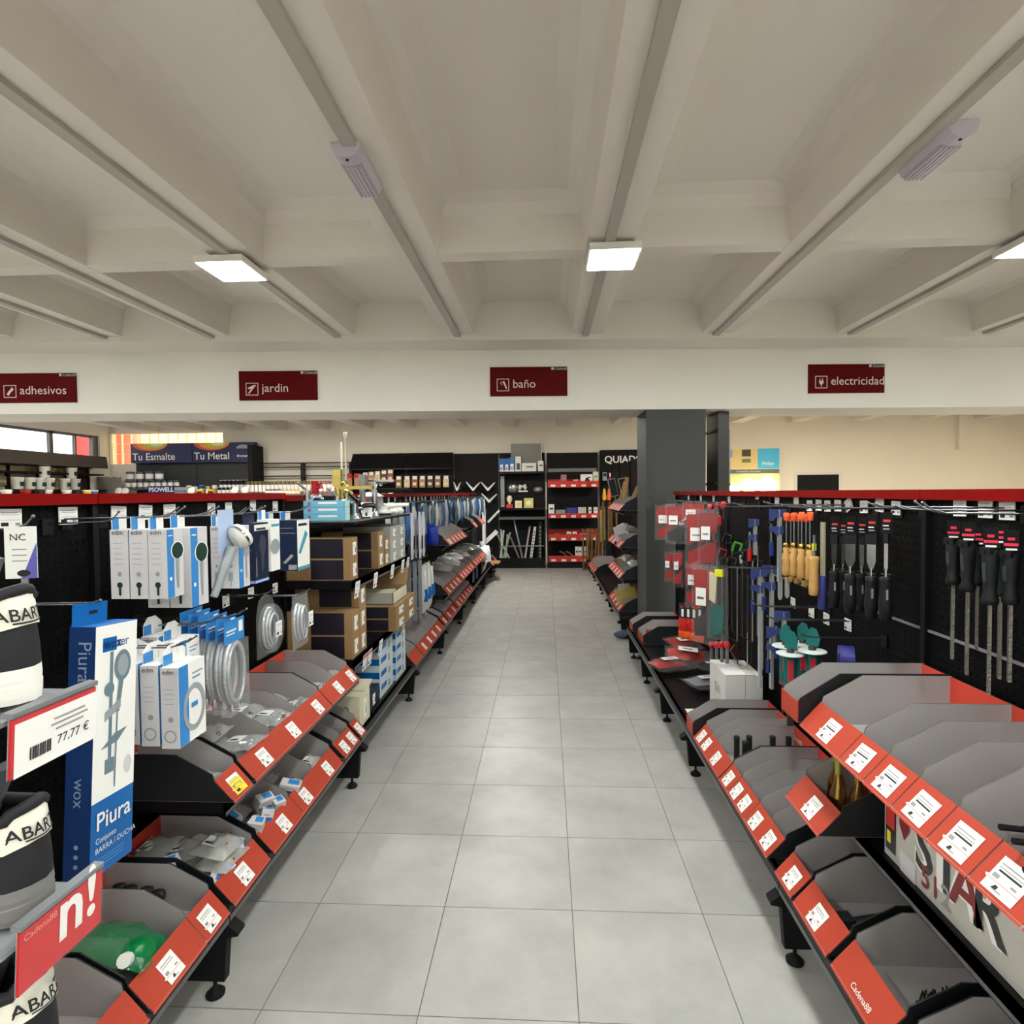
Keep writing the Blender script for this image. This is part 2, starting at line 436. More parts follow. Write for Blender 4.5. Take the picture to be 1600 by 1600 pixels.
# ------------------------------------------------------------------ aisle signs on the header
def aisle_sign(x, zc, text, icon, label):
    w, h = .69, .258
    yy = hy(x) - .0125; ang = math.atan(.072)
    t = thing('aisle_sign', label, 'sign', (x, yy, zc), ang, 'aisle signs on the header')
    RS = mat('sign_red', (88, 8, 10), .5, spec=.08, noise=.12, scale=3)
    B().box(-w / 2, w / 2, 0, .012, -h / 2, h / 2, RS).obj('board', t)
    M = frame((0, -.0012, 0), (1, 0, 0), (0, 0, 1))
    W = mat('sign_white', (226, 205, 200), .5)
    l = B().text(text, M, .105, W, -.145, -.055); l.obj('lettering', t)
    i = B()
    x0, x1, y0, y1 = -.285, -.175, -.085, .025
    for a in ((x0, x1, y1 - .006, y1), (x0, x1, y0, y0 + .006), (x0, x0 + .006, y0, y1), (x1 - .006, x1, y0, y1)): i.rect(M, *a, W)
    cx, cy = (x0 + x1) / 2, (y0 + y1) / 2
    if icon == 'plug':
        i.add([(cx - .022, cy + .012, .001), (cx + .022, cy + .012, .001), (cx + .018, cy - .012, .001), (cx, cy - .028, .001), (cx - .018, cy - .012, .001)], [(4, 3, 2, 1, 0)[::-1]], W, M=M)
        i.rect(M, cx - .014, cx - .008, cy + .012, cy + .034, W); i.rect(M, cx + .008, cx + .014, cy + .012, cy + .034, W); i.rect(M, cx - .003, cx + .003, cy - .042, cy - .026, W)
    elif icon == 'shower':
        i.add([(cx - .004, cy + .03, .001), (cx + .012, cy + .034, .001), (cx + .038, cy - .034, .001), (cx + .028, cy - .038, .001)], [(3, 2, 1, 0)], W, M=M)
        i.add([(cx - .03, cy + .02, .001), (cx - .008, cy + .036, .001), (cx - .006, cy - .012, .001)], [(2, 1, 0)], mat('sign_pink', (176, 100, 100), .5), M=M)
    elif icon == 'shears':
        i.add([(cx - .035, cy - .036, .001), (cx - .025, cy - .042, .001), (cx + .036, cy + .034, .001), (cx + .022, cy + .038, .001)], [(0, 1, 2, 3)], W, M=M)
        i.add([(cx - .04, cy + .008, .001), (cx - .02, cy - .004, .001), (cx + .03, cy + .03, .001), (cx + .01, cy + .034, .001)], [(0, 1, 2, 3)], W, M=M)
    else:
        i.add([(cx - .03, cy - .026, .001), (cx - .012, cy - .038, .001), (cx + .014, cy, .001), (cx - .004, cy + .012, .001)], [(0, 1, 2, 3)], W, M=M)
        i.add([(cx - .002, cy + .008, .001), (cx + .016, cy - .004, .001), (cx + .034, cy + .02, .001), (cx + .016, cy + .036, .001)], [(0, 1, 2, 3)], W, M=M)
    i.obj('icon', t)
    k = B().rect(M, .195, w / 2, h / 2 - .034, h / 2, mat('sign_dark', (52, 24, 26), .5), .0007); k.text('\u25a0 Cadena88', M, .03, W, .2, h / 2 - .027); k.obj('brand_strip', t)
    return t
aisle_sign(-4.47, 2.427, 'adhesivos', 'tube', 'dark red aisle sign reading adhesivos on the white header')
aisle_sign(-2.36, 2.433, 'jardin', 'shears', 'dark red aisle sign reading jardin on the white header')
aisle_sign(-.144, 2.454, 'baño', 'shower', 'dark red aisle sign reading baño on the white header')
aisle_sign(2.708, 2.460, 'electricidad', 'plug', 'dark red aisle sign reading electricidad on the white header')
# ------------------------------------------------------------------ shelving gondolas
LXF, LXP = -.925, -1.31        # bathroom side: deck front, panel
RXF, RXP = .705, 1.14          # tool side
DECK = .28
def bay(side, xf, xp, y0, y1, label, rail=True, last=False, top=1.44, deck=DECK):
    """one bay of a steel gondola; side -1: shelves face +x, side 1: shelves face -x"""
    t = thing('shelving_bay', label, 'shelving', (xp, y0, 0), 0, 'black shelving bays')
    L = y1 - y0; d = (xf - xp)                       # signed depth towards the aisle
    sg = 1 if d > 0 else -1
    B().box(0, -sg * .03, .004, L - .004, .10, top, PEG).obj('back_panel', t)
    B().box(-sg * .035, sg * .012, 0, .022, .02, top, BLACK).obj('upright', t)
    if last: B().box(-sg * .035, sg * .012, L - .022, L, .02, top, BLACK).obj('upright', t)
    if rail:
        B().box(sg * .03, -sg * .06, .002, L - .002, top - .008, top + .022, RAIL).obj('top_rail', t)
    # deck with folded front edge
    B().box(0, d - sg * .004, .002, L - .002, deck - .016, deck, BLACK).obj('deck', t)
    B().prism([(d - sg * .004, deck), (d, deck - .006), (d, deck - .052), (d - sg * .01, deck - .06), (d - sg * .02, deck - .052), (d - sg * .02, deck)], .002, L - .002, 'y', BLACK).box(d, d + sg * .0015, .004, L - .004, deck - .05, deck - .034, GREYEDGE).obj('deck_edge', t)  # grey strip paints a highlight along the black folded edge
    for yy in ([.015, L - .03] if last else [.015]):
        br = B().prism([(0, .05), (d - sg * .02, .05), (d - sg * .006, deck - .055), (0, deck - .018)], yy - .014, yy + .014, 'y', BLACKM); br.obj('base_bracket', t)
        f = B(); f.lathe([(.026, 0), (.027, .008), (.014, .02), (.006, .026), (.006, .062)], BLACKM, 12); f.obj('foot', t, (d - sg * .055, yy, 0))
        f2 = B(); f2.lathe([(.026, 0), (.027, .008), (.014, .02), (.006, .026), (.006, .062)], BLACKM, 12); f2.obj('foot', t, (sg * .04, yy, 0))
        B().prism([(d - sg * .01, deck - .062), (d + sg * .022, deck - .085), (d + sg * .022, deck - .095), (d - sg * .01, deck - .1)], yy - .012, yy + .03, 'y', BLACKM).obj('deck_clip', t)
    t['_sg'] = sg; t['_d'] = d
    return t

def shelf(t, y0, y1, z, xf, th=.03):
    """a shelf carried by the bay's uprights; y in room metres"""
    sg = t['_sg']; ox, oy = t.location.x, t.location.y
    b = B().box(sg * .004, xf - ox, y0 - oy + .004, y1 - oy - .004, z - th, z, BLACK)
    b.box(xf - ox - sg * .006, xf - ox, y0 - oy + .004, y1 - oy - .004, z - th - .01, z, BLACK)
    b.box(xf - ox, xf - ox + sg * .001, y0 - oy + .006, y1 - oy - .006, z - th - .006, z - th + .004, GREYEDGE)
    return b.obj('shelf', t)

def price_face(b, M, w, h, style=0):
    """white printed price ticket in the plane of M, origin bottom centre"""
    b.rect(M, -w / 2, w / 2, 0, h, WHITE, .0012)
    b.rect(M, -w * .42, w * .30, h * .78, h * .82, GINK, .0017); b.rect(M, -w * .42, w * .36, h * .68, h * .71, GINK, .0017)
    if style:
        b.rect(M, -w * .5, w * .5, h * .295, h * .31, REDINK, .0017)
        b.rect(M, -w * .18, w * .10, h * .08, h * .12, GINK, .0017); b.add([(-w * .24, h * .1, .0018), (-w * .16, h * .24, .0018), (-w * .06, h * .22, .0018), (-w * .08, h * .12, .0018)], [(3, 2, 1, 0)], INK, M=M)
        b.rect(M, -w * .42, -w * .22, h * .37, h * .5, GINK, .0017); b.rect(M, w * .16, w * .34, h * .38, h * .45, GINK, .0017)
        b.add([(-w * .5, h * .26, .0014), (-w * .6, h * .33, .0014), (-w * .5, h * .38, .0014)], [(2, 1, 0)], WHITE, M=M)
        if style == 2: b.rect(M, -w * .36, w * .36, h * .575, h * .635, INK, .0018)
    else:
        b.rect(M, -w * .42, w * .42, h * .42, h * .44, GINK, .0017)
        b.rect(M, -w * .42, -w * .1, h * .12, h * .3, INK, .0017); b.rect(M, w * .2, w * .42, h * .14, h * .28, GINK, .0017)

def panel_ticket(t, y, z, w=.055, h=.048, tilt=0.0, dx=.006):
    sg = t['_sg']; ox, oy = t.location.x, t.location.y
    up = Vector((0, 0, 1)); right = Vector((0, sg, 0))
    right = (right + up * tilt).normalized()
    M = frame((sg * dx, y - oy, z), right, up)
    b = B(); b.box(-w / 2, w / 2, 0, h, -.002, .0008, WHITE, M); price_face(b, M, w, h)
    return b.obj('price_label', t)

def hook(t, y, z, ln=.28, double=False, rise=.03, ticket=None):
    sg = t['_sg']; ox, oy = t.location.x, t.location.y; yy = y - oy
    b = B(); b.box(0, sg * .006, yy - .018, yy + .018, z - .03, z + .012, BLACK)
    for dy in ((-.012, .012) if double else (0,)):
        b.tube([(0, yy + dy, z), (sg * ln * .82, yy + dy, z + .004), (sg * ln * .93, yy + dy, z + rise * .45), (sg * ln, yy + dy, z + rise)], .0022, WIRE, 6)
    b.ball((sg * ln, yy + (.012 if double else 0), z + rise), .0042, WIRE, 6, 4)
    o = b.obj('hook', t)
    return o

def bay_at(bays, y):
    """the bay of a run whose length holds room coordinate y"""
    r = bays[0]
    for q in bays:
        if q.location.y <= y - .02: r = q
    return r
def hk(bays, y, z, ln=.28, double=False, rise=.03): return hook(bay_at(bays, y), y, z, ln, double, rise)
def tk(bays, y, z, w=.055, h=.048, tilt=0.0): return panel_ticket(bay_at(bays, y), y, z, w, h, tilt)

# ------------------------------------------------------------------ divided card display bins
def tray(side, xf, z, y0, y1, label, cuts=(), tickets=(), depth=.37, h=.138, front='slope', style=1, logo=None, flaps=None, group='coral fronted display bins', yellow=False, name='display_bin'):
    """open cardboard bin; side 1 opens to -x (tool side), -1 to +x. cuts: room y of dividers; tickets: room y of price labels"""
    t = thing(name, label, 'bin', (xf, y0, z), 0, group)
    L = y1 - y0; s = side
    P = [(0, .003), (s * .058, .063), (s * .063, .082), (s * .17, h), (s * depth, h), (s * depth, .003)]
    if front == 'flat': P = [(0, .003), (0, .062), (s * .006, .072), (s * .115, h), (s * depth, h), (s * depth, .003)]
    tk = .004
    for a, inner_far in ((0, True), (L - tk, False)):
        B().prism(P, a, a + tk, 'y', BLKC, m0=(BLKC if inner_far else GREYC), m1=(GREYC if inner_far else BLKC)).obj('side_panel', t)
    B().box(0, s * depth, tk, L - tk, 0, .003, GREYC).obj('bottom_panel', t)
    bp = B().box(s * (depth - .004), s * depth, tk, L - tk, .003, h - .002, BLKC); bp.box(s * (depth - .0055), s * (depth - .004), tk, L - tk, .003, h - .002, REDIN)
    M = frame((s * (depth - .0056), L * .5, h * .55), (0, -s, 0), (0, 0, 1))
    if depth > .3: bp.text('Cadena88', M, .032, WHITE, -.06, 0)
    bp.obj('back_panel', t)
    D = [(s * .005, .006), (s * .06, .066), (s * .066, .083), (s * .172, h - .001), (s * (depth - .007), h - .001), (s * (depth - .007), .004)]
    if front == 'flat': D = [(s * .005, .006), (s * .005, .062), (s * .118, h - .001), (s * (depth - .007), h - .001), (s * (depth - .007), .004)]
    for c in cuts:
        B().prism(D, c - y0 - .002, c - y0 + .002, 'y', EDGEC, m0=GREYC, m1=GREYC).obj('divider', t)
    fl = flaps or [(y0 + .001, y1 - .001)]
    for a, c in fl:
        b = B()
        if front == 'slope':
            b.prism([(-s * .003, -.001), (s * .057, .066), (s * .060, .063), (0, .001)], a - y0 + .001, c - y0 - .001, 'y', REDC)
        else:
            b.prism([(-s * .003, .001), (-s * .003, .062), (0, .062), (0, .001)], a - y0, c - y0, 'y', REDC)
        b.obj('front_flap', t)
    ln = math.hypot(.06, .067)
    for k, c in enumerate(tickets):
        st = style
        w = .058 if not isinstance(c, tuple) else c[1]; cy = c if not isinstance(c, tuple) else c[0]
        if front == 'slope': M = frame((-s * .003, cy - y0, -.001), (0, -s, 0), (s * .06, 0, .067))
        else: M = frame((-s * .003, cy - y0, 0), (0, -s, 0), (0, 0, 1))
        tilt = Matrix.Translation((0, .011, 0)) @ Matrix.Rotation(RND.uniform(-.04, .04), 4, 'Z')
        b = B(); price_face(b, M @ tilt, w * (1.08 if st == 2 else 1),   .062 if st == 2 else .058, st)
        if yellow: b.rect(M @ tilt, -w / 2, w / 2, 0, .044, YELL, .0015); b.rect(M @ tilt, -w * .36, -w * .1, .006, .014, INK, .0019); b.rect(M @ tilt, -w * .4, w * .36, .028, .031, GINK, .0019)
        b.obj('price_label', t)
    if logo:
        M = frame((-s * .003, logo - y0, -.001), (0, -s, 0), (s * .06, 0, .067))
        B().text('Cadena88', M, .02, WHITE, 0, .018, align='c').obj('brand_mark', t)
    return t

# --- bathroom side bays
Lb = []
LY = [.41, 1.67, 2.93, 4.19, 5.45, 6.71, 7.97, 9.23, 10.49, 11.25]
LLAB = ['black shelving bay with red rail behind the blue and white shower set box', 'black shelving bay with red rail behind the hanging shower head boxes', 'black shelving bay holding brown cartons under a glass display shelf',
        'black shelving bay after the brown cartons, long bars hanging on it', 'black shelving bay with the high card bin, fifth along the bathroom aisle', 'sixth black shelving bay along the bathroom aisle, hung with bags',
        'seventh black shelving bay along the bathroom aisle', 'eighth black shelving bay along the bathroom aisle', 'last black shelving bay of the bathroom aisle before the far wall']
for k in range(9):
    Lb.append(bay(-1, LXF, LXP, LY[k], LY[k + 1], LLAB[k], rail=(k != 2), last=(k == 8), top=1.452 if k < 3 else 1.444))
B().box(.03, -.06, .002, .35, 1.432, 1.462, RAIL).obj('top_rail', Lb[2])
shelf(Lb[1], 1.67, 2.93, .575, -.93)
shelf(Lb[2], 2.93, 4.19, 1.035, -.955, .04); shelf(Lb[2], 2.93, 4.19, .64, -.955, .04)
for k in range(4, 8): shelf(Lb[k], LY[k], LY[k + 1], .525, -.93)
shelf(Lb[4], 5.45, 6.71, .98, -.95); shelf(Lb[6], 7.97, 9.23, 1.03, -.95); shelf(Lb[5], 7.2, 7.97, 1.03, -.95)

# --- tool side bays
RY = [.62, 1.87, 3.12, 3.86, 4.63, 5.37]
RLAB = ['black shelving bay with red rail behind the hanging black files', 'black shelving bay with red rail behind the chisels and clamps', 'black shelving bay carrying the white carton on its deck', 'black shelving bay carrying the red bags on its deck', 'black shelving bay ending just before the charcoal pillar']
Rb = [bay(1, RXF, RXP, RY[k], RY[k + 1], RLAB[k], last=(k == 4)) for k in range(5)]
shelf(Rb[0], .62, 1.87, .545, .83); shelf(Rb[0], .62, 1.87, .801, .80)
RY2 = [6.18, 7.44, 8.70, 9.96, 11.2]
R2LAB = ['black shelving bay stacked with card bins just behind the charcoal pillar', 'second black shelving bay behind the pillar', 'third black shelving bay behind the pillar', 'last black shelving bay behind the pillar, beside the bamboo canes']
R2 = [bay(1, .74, 1.2, RY2[k], RY2[k + 1], R2LAB[k], rail=False, last=(k == 3), top=1.9, deck=.22) for k in range(4)]
for z in (.565, .885, 1.265): shelf(R2[0], 6.18, 7.44, z, .79)

# --- bins, bathroom side
tray(-1, -.905, DECK + .001, .62, 1.290, 'coral bin on the lower tier below the white trainers, nearest the camera', (1.0,), (1.12,), flaps=[(.62, .95), (.955, 1.289)])
tray(-1, -.905, DECK + .001, 1.300, 1.640, 'coral bin with a green bagged bottle, lower tier of the bathroom shelving', (1.525,), (1.404, 1.575), flaps=[(1.301, 1.522), (1.524, 1.639)])
tray(-1, -.905, DECK + .001, 1.662, 1.893, 'coral bin of small blue and white boxes under the yellow ticket', (), (1.769,))
tray(-1, -.905, DECK + .001, 1.917, 2.60, 'long three ticket coral bin in the lower tier below the plastic bags', (2.17, 2.39), (2.05, 2.245, 2.477), flaps=[(1.918, 2.168), (2.171, 2.599)])
tray(-1, -.905, DECK + .001, 2.632, 2.842, 'two ticket coral bin in the lower tier beside the cream carton', (2.735,), (2.695, 2.793))
tray(-1, -.905, DECK + .001, 2.866, 2.955, 'one ticket end bin in the lower tier beside the cream carton', (), (2.91,))
ZM = .577
tray(-1, -.905, ZM, 1.675, 1.792, 'coral bin with a yellow ticket at the near end of the middle tier', (), (1.735,), yellow=True)
tray(-1, -.905, ZM, 1.806, 2.479, 'long coral bin of bagged chrome fittings in the middle tier', (2.03, 2.25), (1.915, 2.144, 2.383))
tray(-1, -.905, ZM, 2.483, 2.853, 'two ticket coral bin at the far end of the middle tier', (2.66,), (2.629, 2.799))
# further along the bathroom aisle
tray(-1, -.905, DECK + .001, 4.10, 4.36, 'ticketless coral bin beside the blue striped cartons', (), ())
tray(-1, -.905, DECK + .001, 4.37, 5.30, 'four ticket coral bin on the lower tier after the blue striped cartons', (4.62, 4.85, 5.08), (4.52, 4.72, 4.92, 5.12))
tray(-1, -.905, DECK + .001, 5.36, 5.52, 'black edged single ticket bin on the lower tier below the hanging brushes', (), (5.44,))
tray(-1, -.905, DECK + .001, 5.56, 6.12, 'two ticket coral bin on the lower tier below the hanging brushes', (5.84,), (5.7, 5.98))
tray(-1, -.905, DECK + .001, 6.16, 7.5, 'six ticket coral bin on the lower tier far along the bathroom aisle', (6.5, 6.8, 7.1), (6.3, 6.5, 6.72, 6.92, 7.15, 7.35))
tray(-1, -.90, .527, 5.52, 6.42, 'four ticket coral bin on the middle tier behind the hanging brushes', (5.8, 6.1), (5.65, 5.87, 6.08, 6.3))
tray(-1, -.90, .527, 6.45, 7.65, 'middle tier coral bin filled with bagged fittings, far bathroom aisle', (6.8, 7.2), (6.6, 6.8, 7.0, 7.25, 7.48))
tray(-1, -.90, .527, 7.7, 9.1, 'last coral bin of the middle tier, far bathroom aisle', (8.1, 8.5), (7.85, 8.1, 8.35, 8.65, 8.9))
tray(-1, -.88, .985, 5.5, 6.72, 'high coral bin with a blue bag hung on its black end', (5.72, 5.95, 6.2, 6.45), (5.6, 5.68, 5.9, 6.1, 6.32, 6.55), depth=.42, h=.15)
tray(-1, -.88, 1.035, 7.55, 7.85, 'nearer of two high coral bins before the far wall', (), (7.7,), depth=.42)
tray(-1, -.88, 1.035, 8.3, 8.7, 'farther of two high coral bins before the far wall', (), (8.5,), depth=.42)
tray(-1, -.86, DECK + .001, 9.75, 10.0, 'nearer small coral bin on the deck at the far end of the bathroom aisle', (), (9.87,))
tray(-1, -.86, DECK + .001, 10.35, 10.6, 'farther small coral bin on the deck at the far end of the bathroom aisle', (), (10.47,))

# --- bins, tool side
tray(1, .71, .803, 1.745, 1.862, 'empty straight fronted bin at the far end of the top tool tier', (), (), depth=.41, front='flat', h=.142)
tray(1, .71, .803, .62, 1.735, 'long coral bin of the top tool tier with heavy price tickets', (1.508, 1.394, 1.282, 1.165, 1.052, .933, .80), (1.612, 1.450, 1.336, 1.223, 1.106, (.995, .06), .87, .73), depth=.41, style=2, h=.142,
     flaps=[(1.509, 1.734), (1.395, 1.507), (1.283, 1.393), (1.166, 1.281), (1.053, 1.164), (.934, 1.051), (.801, .932), (.621, .799)])
tray(1, .71, .550, 1.612, 1.833, 'single coral bin of brass nozzles under the top tool tier', (), (1.708,), depth=.30, style=1)
tray(1, .70, DECK + .001, 2.94, 3.06, 'empty straight fronted bin next to the white carton', (), (), depth=.40, front='flat')
tray(1, .70, DECK + .001, 2.505, 2.926, 'three ticket bin with black pegs on the lower tool tier', (2.815, 2.73), (2.868, 2.776, 2.63), depth=.40, flaps=[(2.816, 2.925), (2.506, 2.813)])
tray(1, .70, DECK + .001, 1.955, 2.500, 'five ticket empty bin on the lower tool tier', (2.388, 2.29, 2.187, 2.08), (2.446, 2.342, 2.25, 2.13, 2.012), depth=.40, flaps=[(2.389, 2.499), (2.188, 2.386), (1.956, 2.185)])
tray(1, .70, DECK + .001, 1.762, 1.89, 'one ticket bin below the brass nozzle bin on the lower tool tier', (), (1.815,), depth=.40)
tray(1, .70, DECK + .001, 1.540, 1.752, 'wide one ticket bin on the lower tool tier below the long white box', (), (1.648,), depth=.40)
tray(1, .70, DECK + .001, 1.300, 1.520, 'ticketless bin with a white brand mark on the lower tool tier', (), (), depth=.40, logo=1.40)
tray(1, .70, DECK + .001, .80, 1.270, 'coral bin nearest the camera on the lower tool tier', (1.05,), (.95,), depth=.40)
tray(1, .72, DECK + .001, 5.12, 5.30, 'empty grey straight fronted bin on the deck against the pillar', (), (), depth=.38, front='flat')
tray(1, .745, DECK + .001, 4.72, 4.98, 'small open bin with red goods on the deck behind the red bags', (), (), depth=.34, front='flat')
# behind the pillar
tray(1, .745, .222, 6.30, 7.3, 'lowest card bin behind the charcoal pillar', (6.6, 6.9), (6.4, 6.62, 6.86, 7.1), depth=.42)
tray(1, .745, .567, 6.25, 7.35, 'second card bin up behind the charcoal pillar', (6.5, 6.8, 7.05), (6.36, 6.55, 6.76, 7.0, 7.22), depth=.42)
tray(1, .745, .887, 6.25, 6.6, 'third card bin up, nearer half, behind the charcoal pillar', (), (6.4,), depth=.42)
tray(1, .745, .887, 6.75, 7.35, 'third card bin up, farther half, behind the charcoal pillar', (7.05,), (6.9, 7.2), depth=.42)
tray(1, .745, 1.267, 6.25, 7.35, 'topmost card bin behind the charcoal pillar', (6.5, 6.8, 7.05), (6.36, 6.6, 6.86, 7.1), depth=.42)
tray(1, .72, .222, 9.3, 10.5, 'card bin on the deck beside the bamboo canes', (9.6, 9.9, 10.2), (9.4, 9.7, 10.0, 10.3), depth=.42)
# ------------------------------------------------------------------ goods of the bathroom side
BLUE = mat('print_blue', (52, 132, 200), .45); BLUE2 = mat('deep_blue', (0, 96, 168), .4); NAVY = mat('navy_card', (22, 34, 62), .35)
NAVYS = mat('dark_blue_card', (8, 44, 96), .4); LILAC = mat('lilac_print', (150, 170, 230), .5); PALEGREY = mat('pale_grey_card', (206, 202, 204), .55)
DKGREEN = mat('shower_face_green', (30, 58, 50), .35); SILVERP = mat('printed_silver', (150, 158, 162), .4); TEAL = mat('teal_print', (70, 150, 170), .45)
KRAFT = mat('kraft_board', (150, 118, 78), .7, noise=.06, scale=10); KRAFTD = mat('kraft_board_dark', (118, 92, 60), .7, noise=.06, scale=10); PURPLEBLK = mat('dark_purple_print', (26, 20, 34), .5)
CREAM = mat('cream_board', (212, 206, 178), .6, noise=.04, scale=8); WARMW = mat('cool_white_board', (224, 224, 224), .5)
FILM = film('clear_film', (214, 216, 214), .30); FILM2 = film('cloudy_film', (196, 194, 188), .5, .2, 22); FILMG = film('green_film', (10, 120, 60), .75, .15, 20)
BRASS = mat('brass', (196, 160, 84), .22, metal=1.0); GOLD = mat('pale_gold', (206, 190, 110), .25, metal=.9); RUBBER = mat('black_rubber', (20, 20, 21), .65); REDP = mat('red_plastic', (190, 24, 26), .3)
OFFW = mat('off_white_plastic', (226, 224, 216), .3)

def disc(b, M, cx, cy, r, m, z=.0012, n=18, ry=None):
    ry = ry or r
    b.add([(cx + r * math.cos(2 * math.pi * k / n), cy + ry * math.sin(2 * math.pi * k / n), z) for k in range(n)], [tuple(range(n))], m, M=M)
def ring(b, M, cx, cy, r, w, m, z=.0012, n=24, ry=None):
    ry = ry or r
    o = [(cx + r * math.cos(2 * math.pi * k / n), cy + ry * math.sin(2 * math.pi * k / n), z) for k in range(n)]
    i = [(cx + (r - w) * math.cos(2 * math.pi * k / n), cy + (ry - w) * math.sin(2 * math.pi * k / n), z) for k in range(n)]
    b.add(o + i, [(k, (k + 1) % n, n + (k + 1) % n, n + k) for k in range(n)], m, M=M)

def shower_box(xf, y0, y1, z0, z1, d, label, kind='round', side=WHITE):
    """carton hung on a hook: front face to the aisle (+x), near side to the camera"""
    w, h = y1 - y0, z1 - z0
    t = thing('shower_head_box', label, 'box', (xf, y0, z1), 0, 'hanging shower boxes')
    B().box(-d, 0, 0, w, -h, 0, side if kind != 'navy' else NAVY).obj('carton', t)
    tb = B().box(-d - .001, -d + .001, w * .12, w * .88, -.004, .034, WHITE if kind != 'navy' else NAVY)
    if kind != 'navy': tb.rect(frame((-d + .001, w * .12, 0), (0, 1, 0), (0, 0, 1)), 0, w * .34, 0, .034, BLUE)
    tb.obj('hang_tab', t)
    F = frame((0, 0, -h), (0, 1, 0), (0, 0, 1)); S = frame((-d, 0, -h), (1, 0, 0), (0, 0, 1)); b = B()
    if kind in ('round', 'square'):
        b.rect(F, .002, w * .42, .001, h - .001, BLUE)
        if kind == 'round':
            disc(b, F, w * .62, h * .68, w * .40, WHITE, .0014, ry=h * .135); disc(b, F, w * .62, h * .68, w * .34, DKGREEN, .0018, ry=h * .122)
            b.add([(w * .54, h * .56, .0017), (w * .72, h * .56, .0017), (w * .68, h * .12, .0017), (w * .58, h * .12, .0017)], [(3, 2, 1, 0)], SILVERP, M=F)
        else:
            b.rect(F, w * .45, w * .92, h * .5, h * .76, SILVERP, .0014); b.rect(F, w * .62, w * .74, h * .14, h * .5, SILVERP, .0014)
        b.rect(F, w * .08, w * .34, h * .9, h * .915, WHITE, .0014); disc(b, F, w * .2, h * .28, w * .07, WHITE, .0014, 8)
        b.text('edm', S, .018, INK, d * .12, h * .93)
        for k in range(5): b.rect(S, d * .18, d * .7, h * (.5 + .075 * k), h * (.5 + .075 * k) + .0014, GINK)
        disc(b, S, d * .5, h * .36, d * .12, GINK, .0012, 12)
        if kind == 'round': disc(b, S, d * .5, h * .2, d * .16, DKGREEN, .0012, 12); b.rect(S, d * .44, d * .56, h * .05, h * .2, DKGREEN, .0011)
        else: b.rect(S, d * .3, d * .62, h * .12, h * .26, SILVERP); b.rect(S, d * .44, d * .52, h * .03, h * .12, SILVERP)
    elif kind == 'navy':
        b.rect(F, .001, w - .001, 0, h * .045, LILAC); b.rect(S, 0, d - .001, 0, h * .045, LILAC)
        disc(b, F, w * .55, h * .62, w * .28, mat('smoke_print', (58, 62, 76), .4), .0012, ry=h * .17); b.rect(F, w * .44, w * .66, h * .2, h * .5, mat('smoke_print', (58, 62, 76), .4), .0011)
        b.rect(F, 0, w, h * .87, h * .97, WHITE); b.rect(F, w * .12, w * .8, h * .88, h * .915, DKGREEN, .0014); b.rect(F, w * .08, w * .13, h * .1, h * .42, GINK, .0014)
        b.rect(S, d * .2, d * .5, h * .1, h * .17, GINK); b.rect(S, d * .1, d * .85, h * .8, h * .81, GINK); b.rect(S, d * .3, d * .8, h * .55, h * .56, GINK)
    elif kind == 'rain':
        b.rect(F, w * .1, w * .95, h * .86, h * .91, TEAL); disc(b, F, w * .45, h * .47, w * .5, SILVERP, .0012, ry=h * .15)
    elif kind == 'teal':
        b.rect(F, 0, w, 0, h, WHITE, .0004)
        b.rect(F, w * .1, w * .8, h * .88, h * .93, NAVY); b.rect(F, 0, w, 0, h * .07, TEAL)
        b.add([(w * .05, h * .35, .001), (w * .25, h * .32, .001), (w * .85, h * .7, .001), (w * .65, h * .78, .001)], [(0, 1, 2, 3)], TEAL, M=F)
        b.rect(S, d * .1, d * .8, h * .84, h * .85, GINK); b.rect(S, d * .1, d * .9, h * .74, h * .75, GINK); b.rect(S, d * .5, d * .95, h * .02, h * .12, GINK)
        b.add([(d * .2, h * .16, .001), (d * .35, h * .14, .001), (d * .8, h * .3, .001), (d * .65, h * .33, .001)], [(0, 1, 2, 3)], GINK, M=S)
    b.obj('print', t)
    return t
t1 = Lb[1]
for y, z, l in ((1.585, 1.405, .33), (1.72, 1.402, .35), (1.95, 1.395, .33), (2.08, 1.395, .32), (2.45, 1.39, .33)): hk(Lb, y, z, l, True)
hk(Lb, 1.52, 1.395, .2)
for k, (x, nm) in enumerate(((-1.003, 'front box of three with a green shower head, nearest the aisle'), (-1.055, 'middle box of the three with a green shower head'), (-1.108, 'rear box of the three with a green shower head, nearest the panel'))):
    shower_box(x, 1.548, 1.622, 1.192, 1.376, .050, 'white carton, ' + nm, side=PALEGREY)
shower_box(-1.003, 1.655, 1.742, 1.148, 1.374, .062, 'taller white and blue shower head carton just behind the three smaller ones', side=PALEGREY)
shower_box(-1.068, 1.655, 1.742, 1.148, 1.37, .062, 'second tall shower head carton, mostly hidden behind the three smaller ones', side=PALEGREY)
shower_box(-.998, 1.912, 1.986, 1.162, 1.365, .05, 'slim white and blue carton with a square shower head print', 'square', PALEGREY)
shower_box(-1.05, 1.912, 1.98, 1.162, 1.365, .04, 'slim grey sided carton behind the square shower head carton', 'square', PALEGREY)
shower_box(-1.0, 2.026, 2.13, 1.160, 1.368, .045, 'navy carton with a lilac bottom edge, hanging under the red rail', 'navy')
shower_box(-1.0, 2.150, 2.225, 1.186, 1.375, .05, 'white carton with a grey rain shower print behind the navy carton', 'rain')
shower_box(-1.0, 2.385, 2.51, 1.158, 1.362, .075, 'navy sided carton with a teal and white front next to the pale blue boxes', 'teal', NAVY)
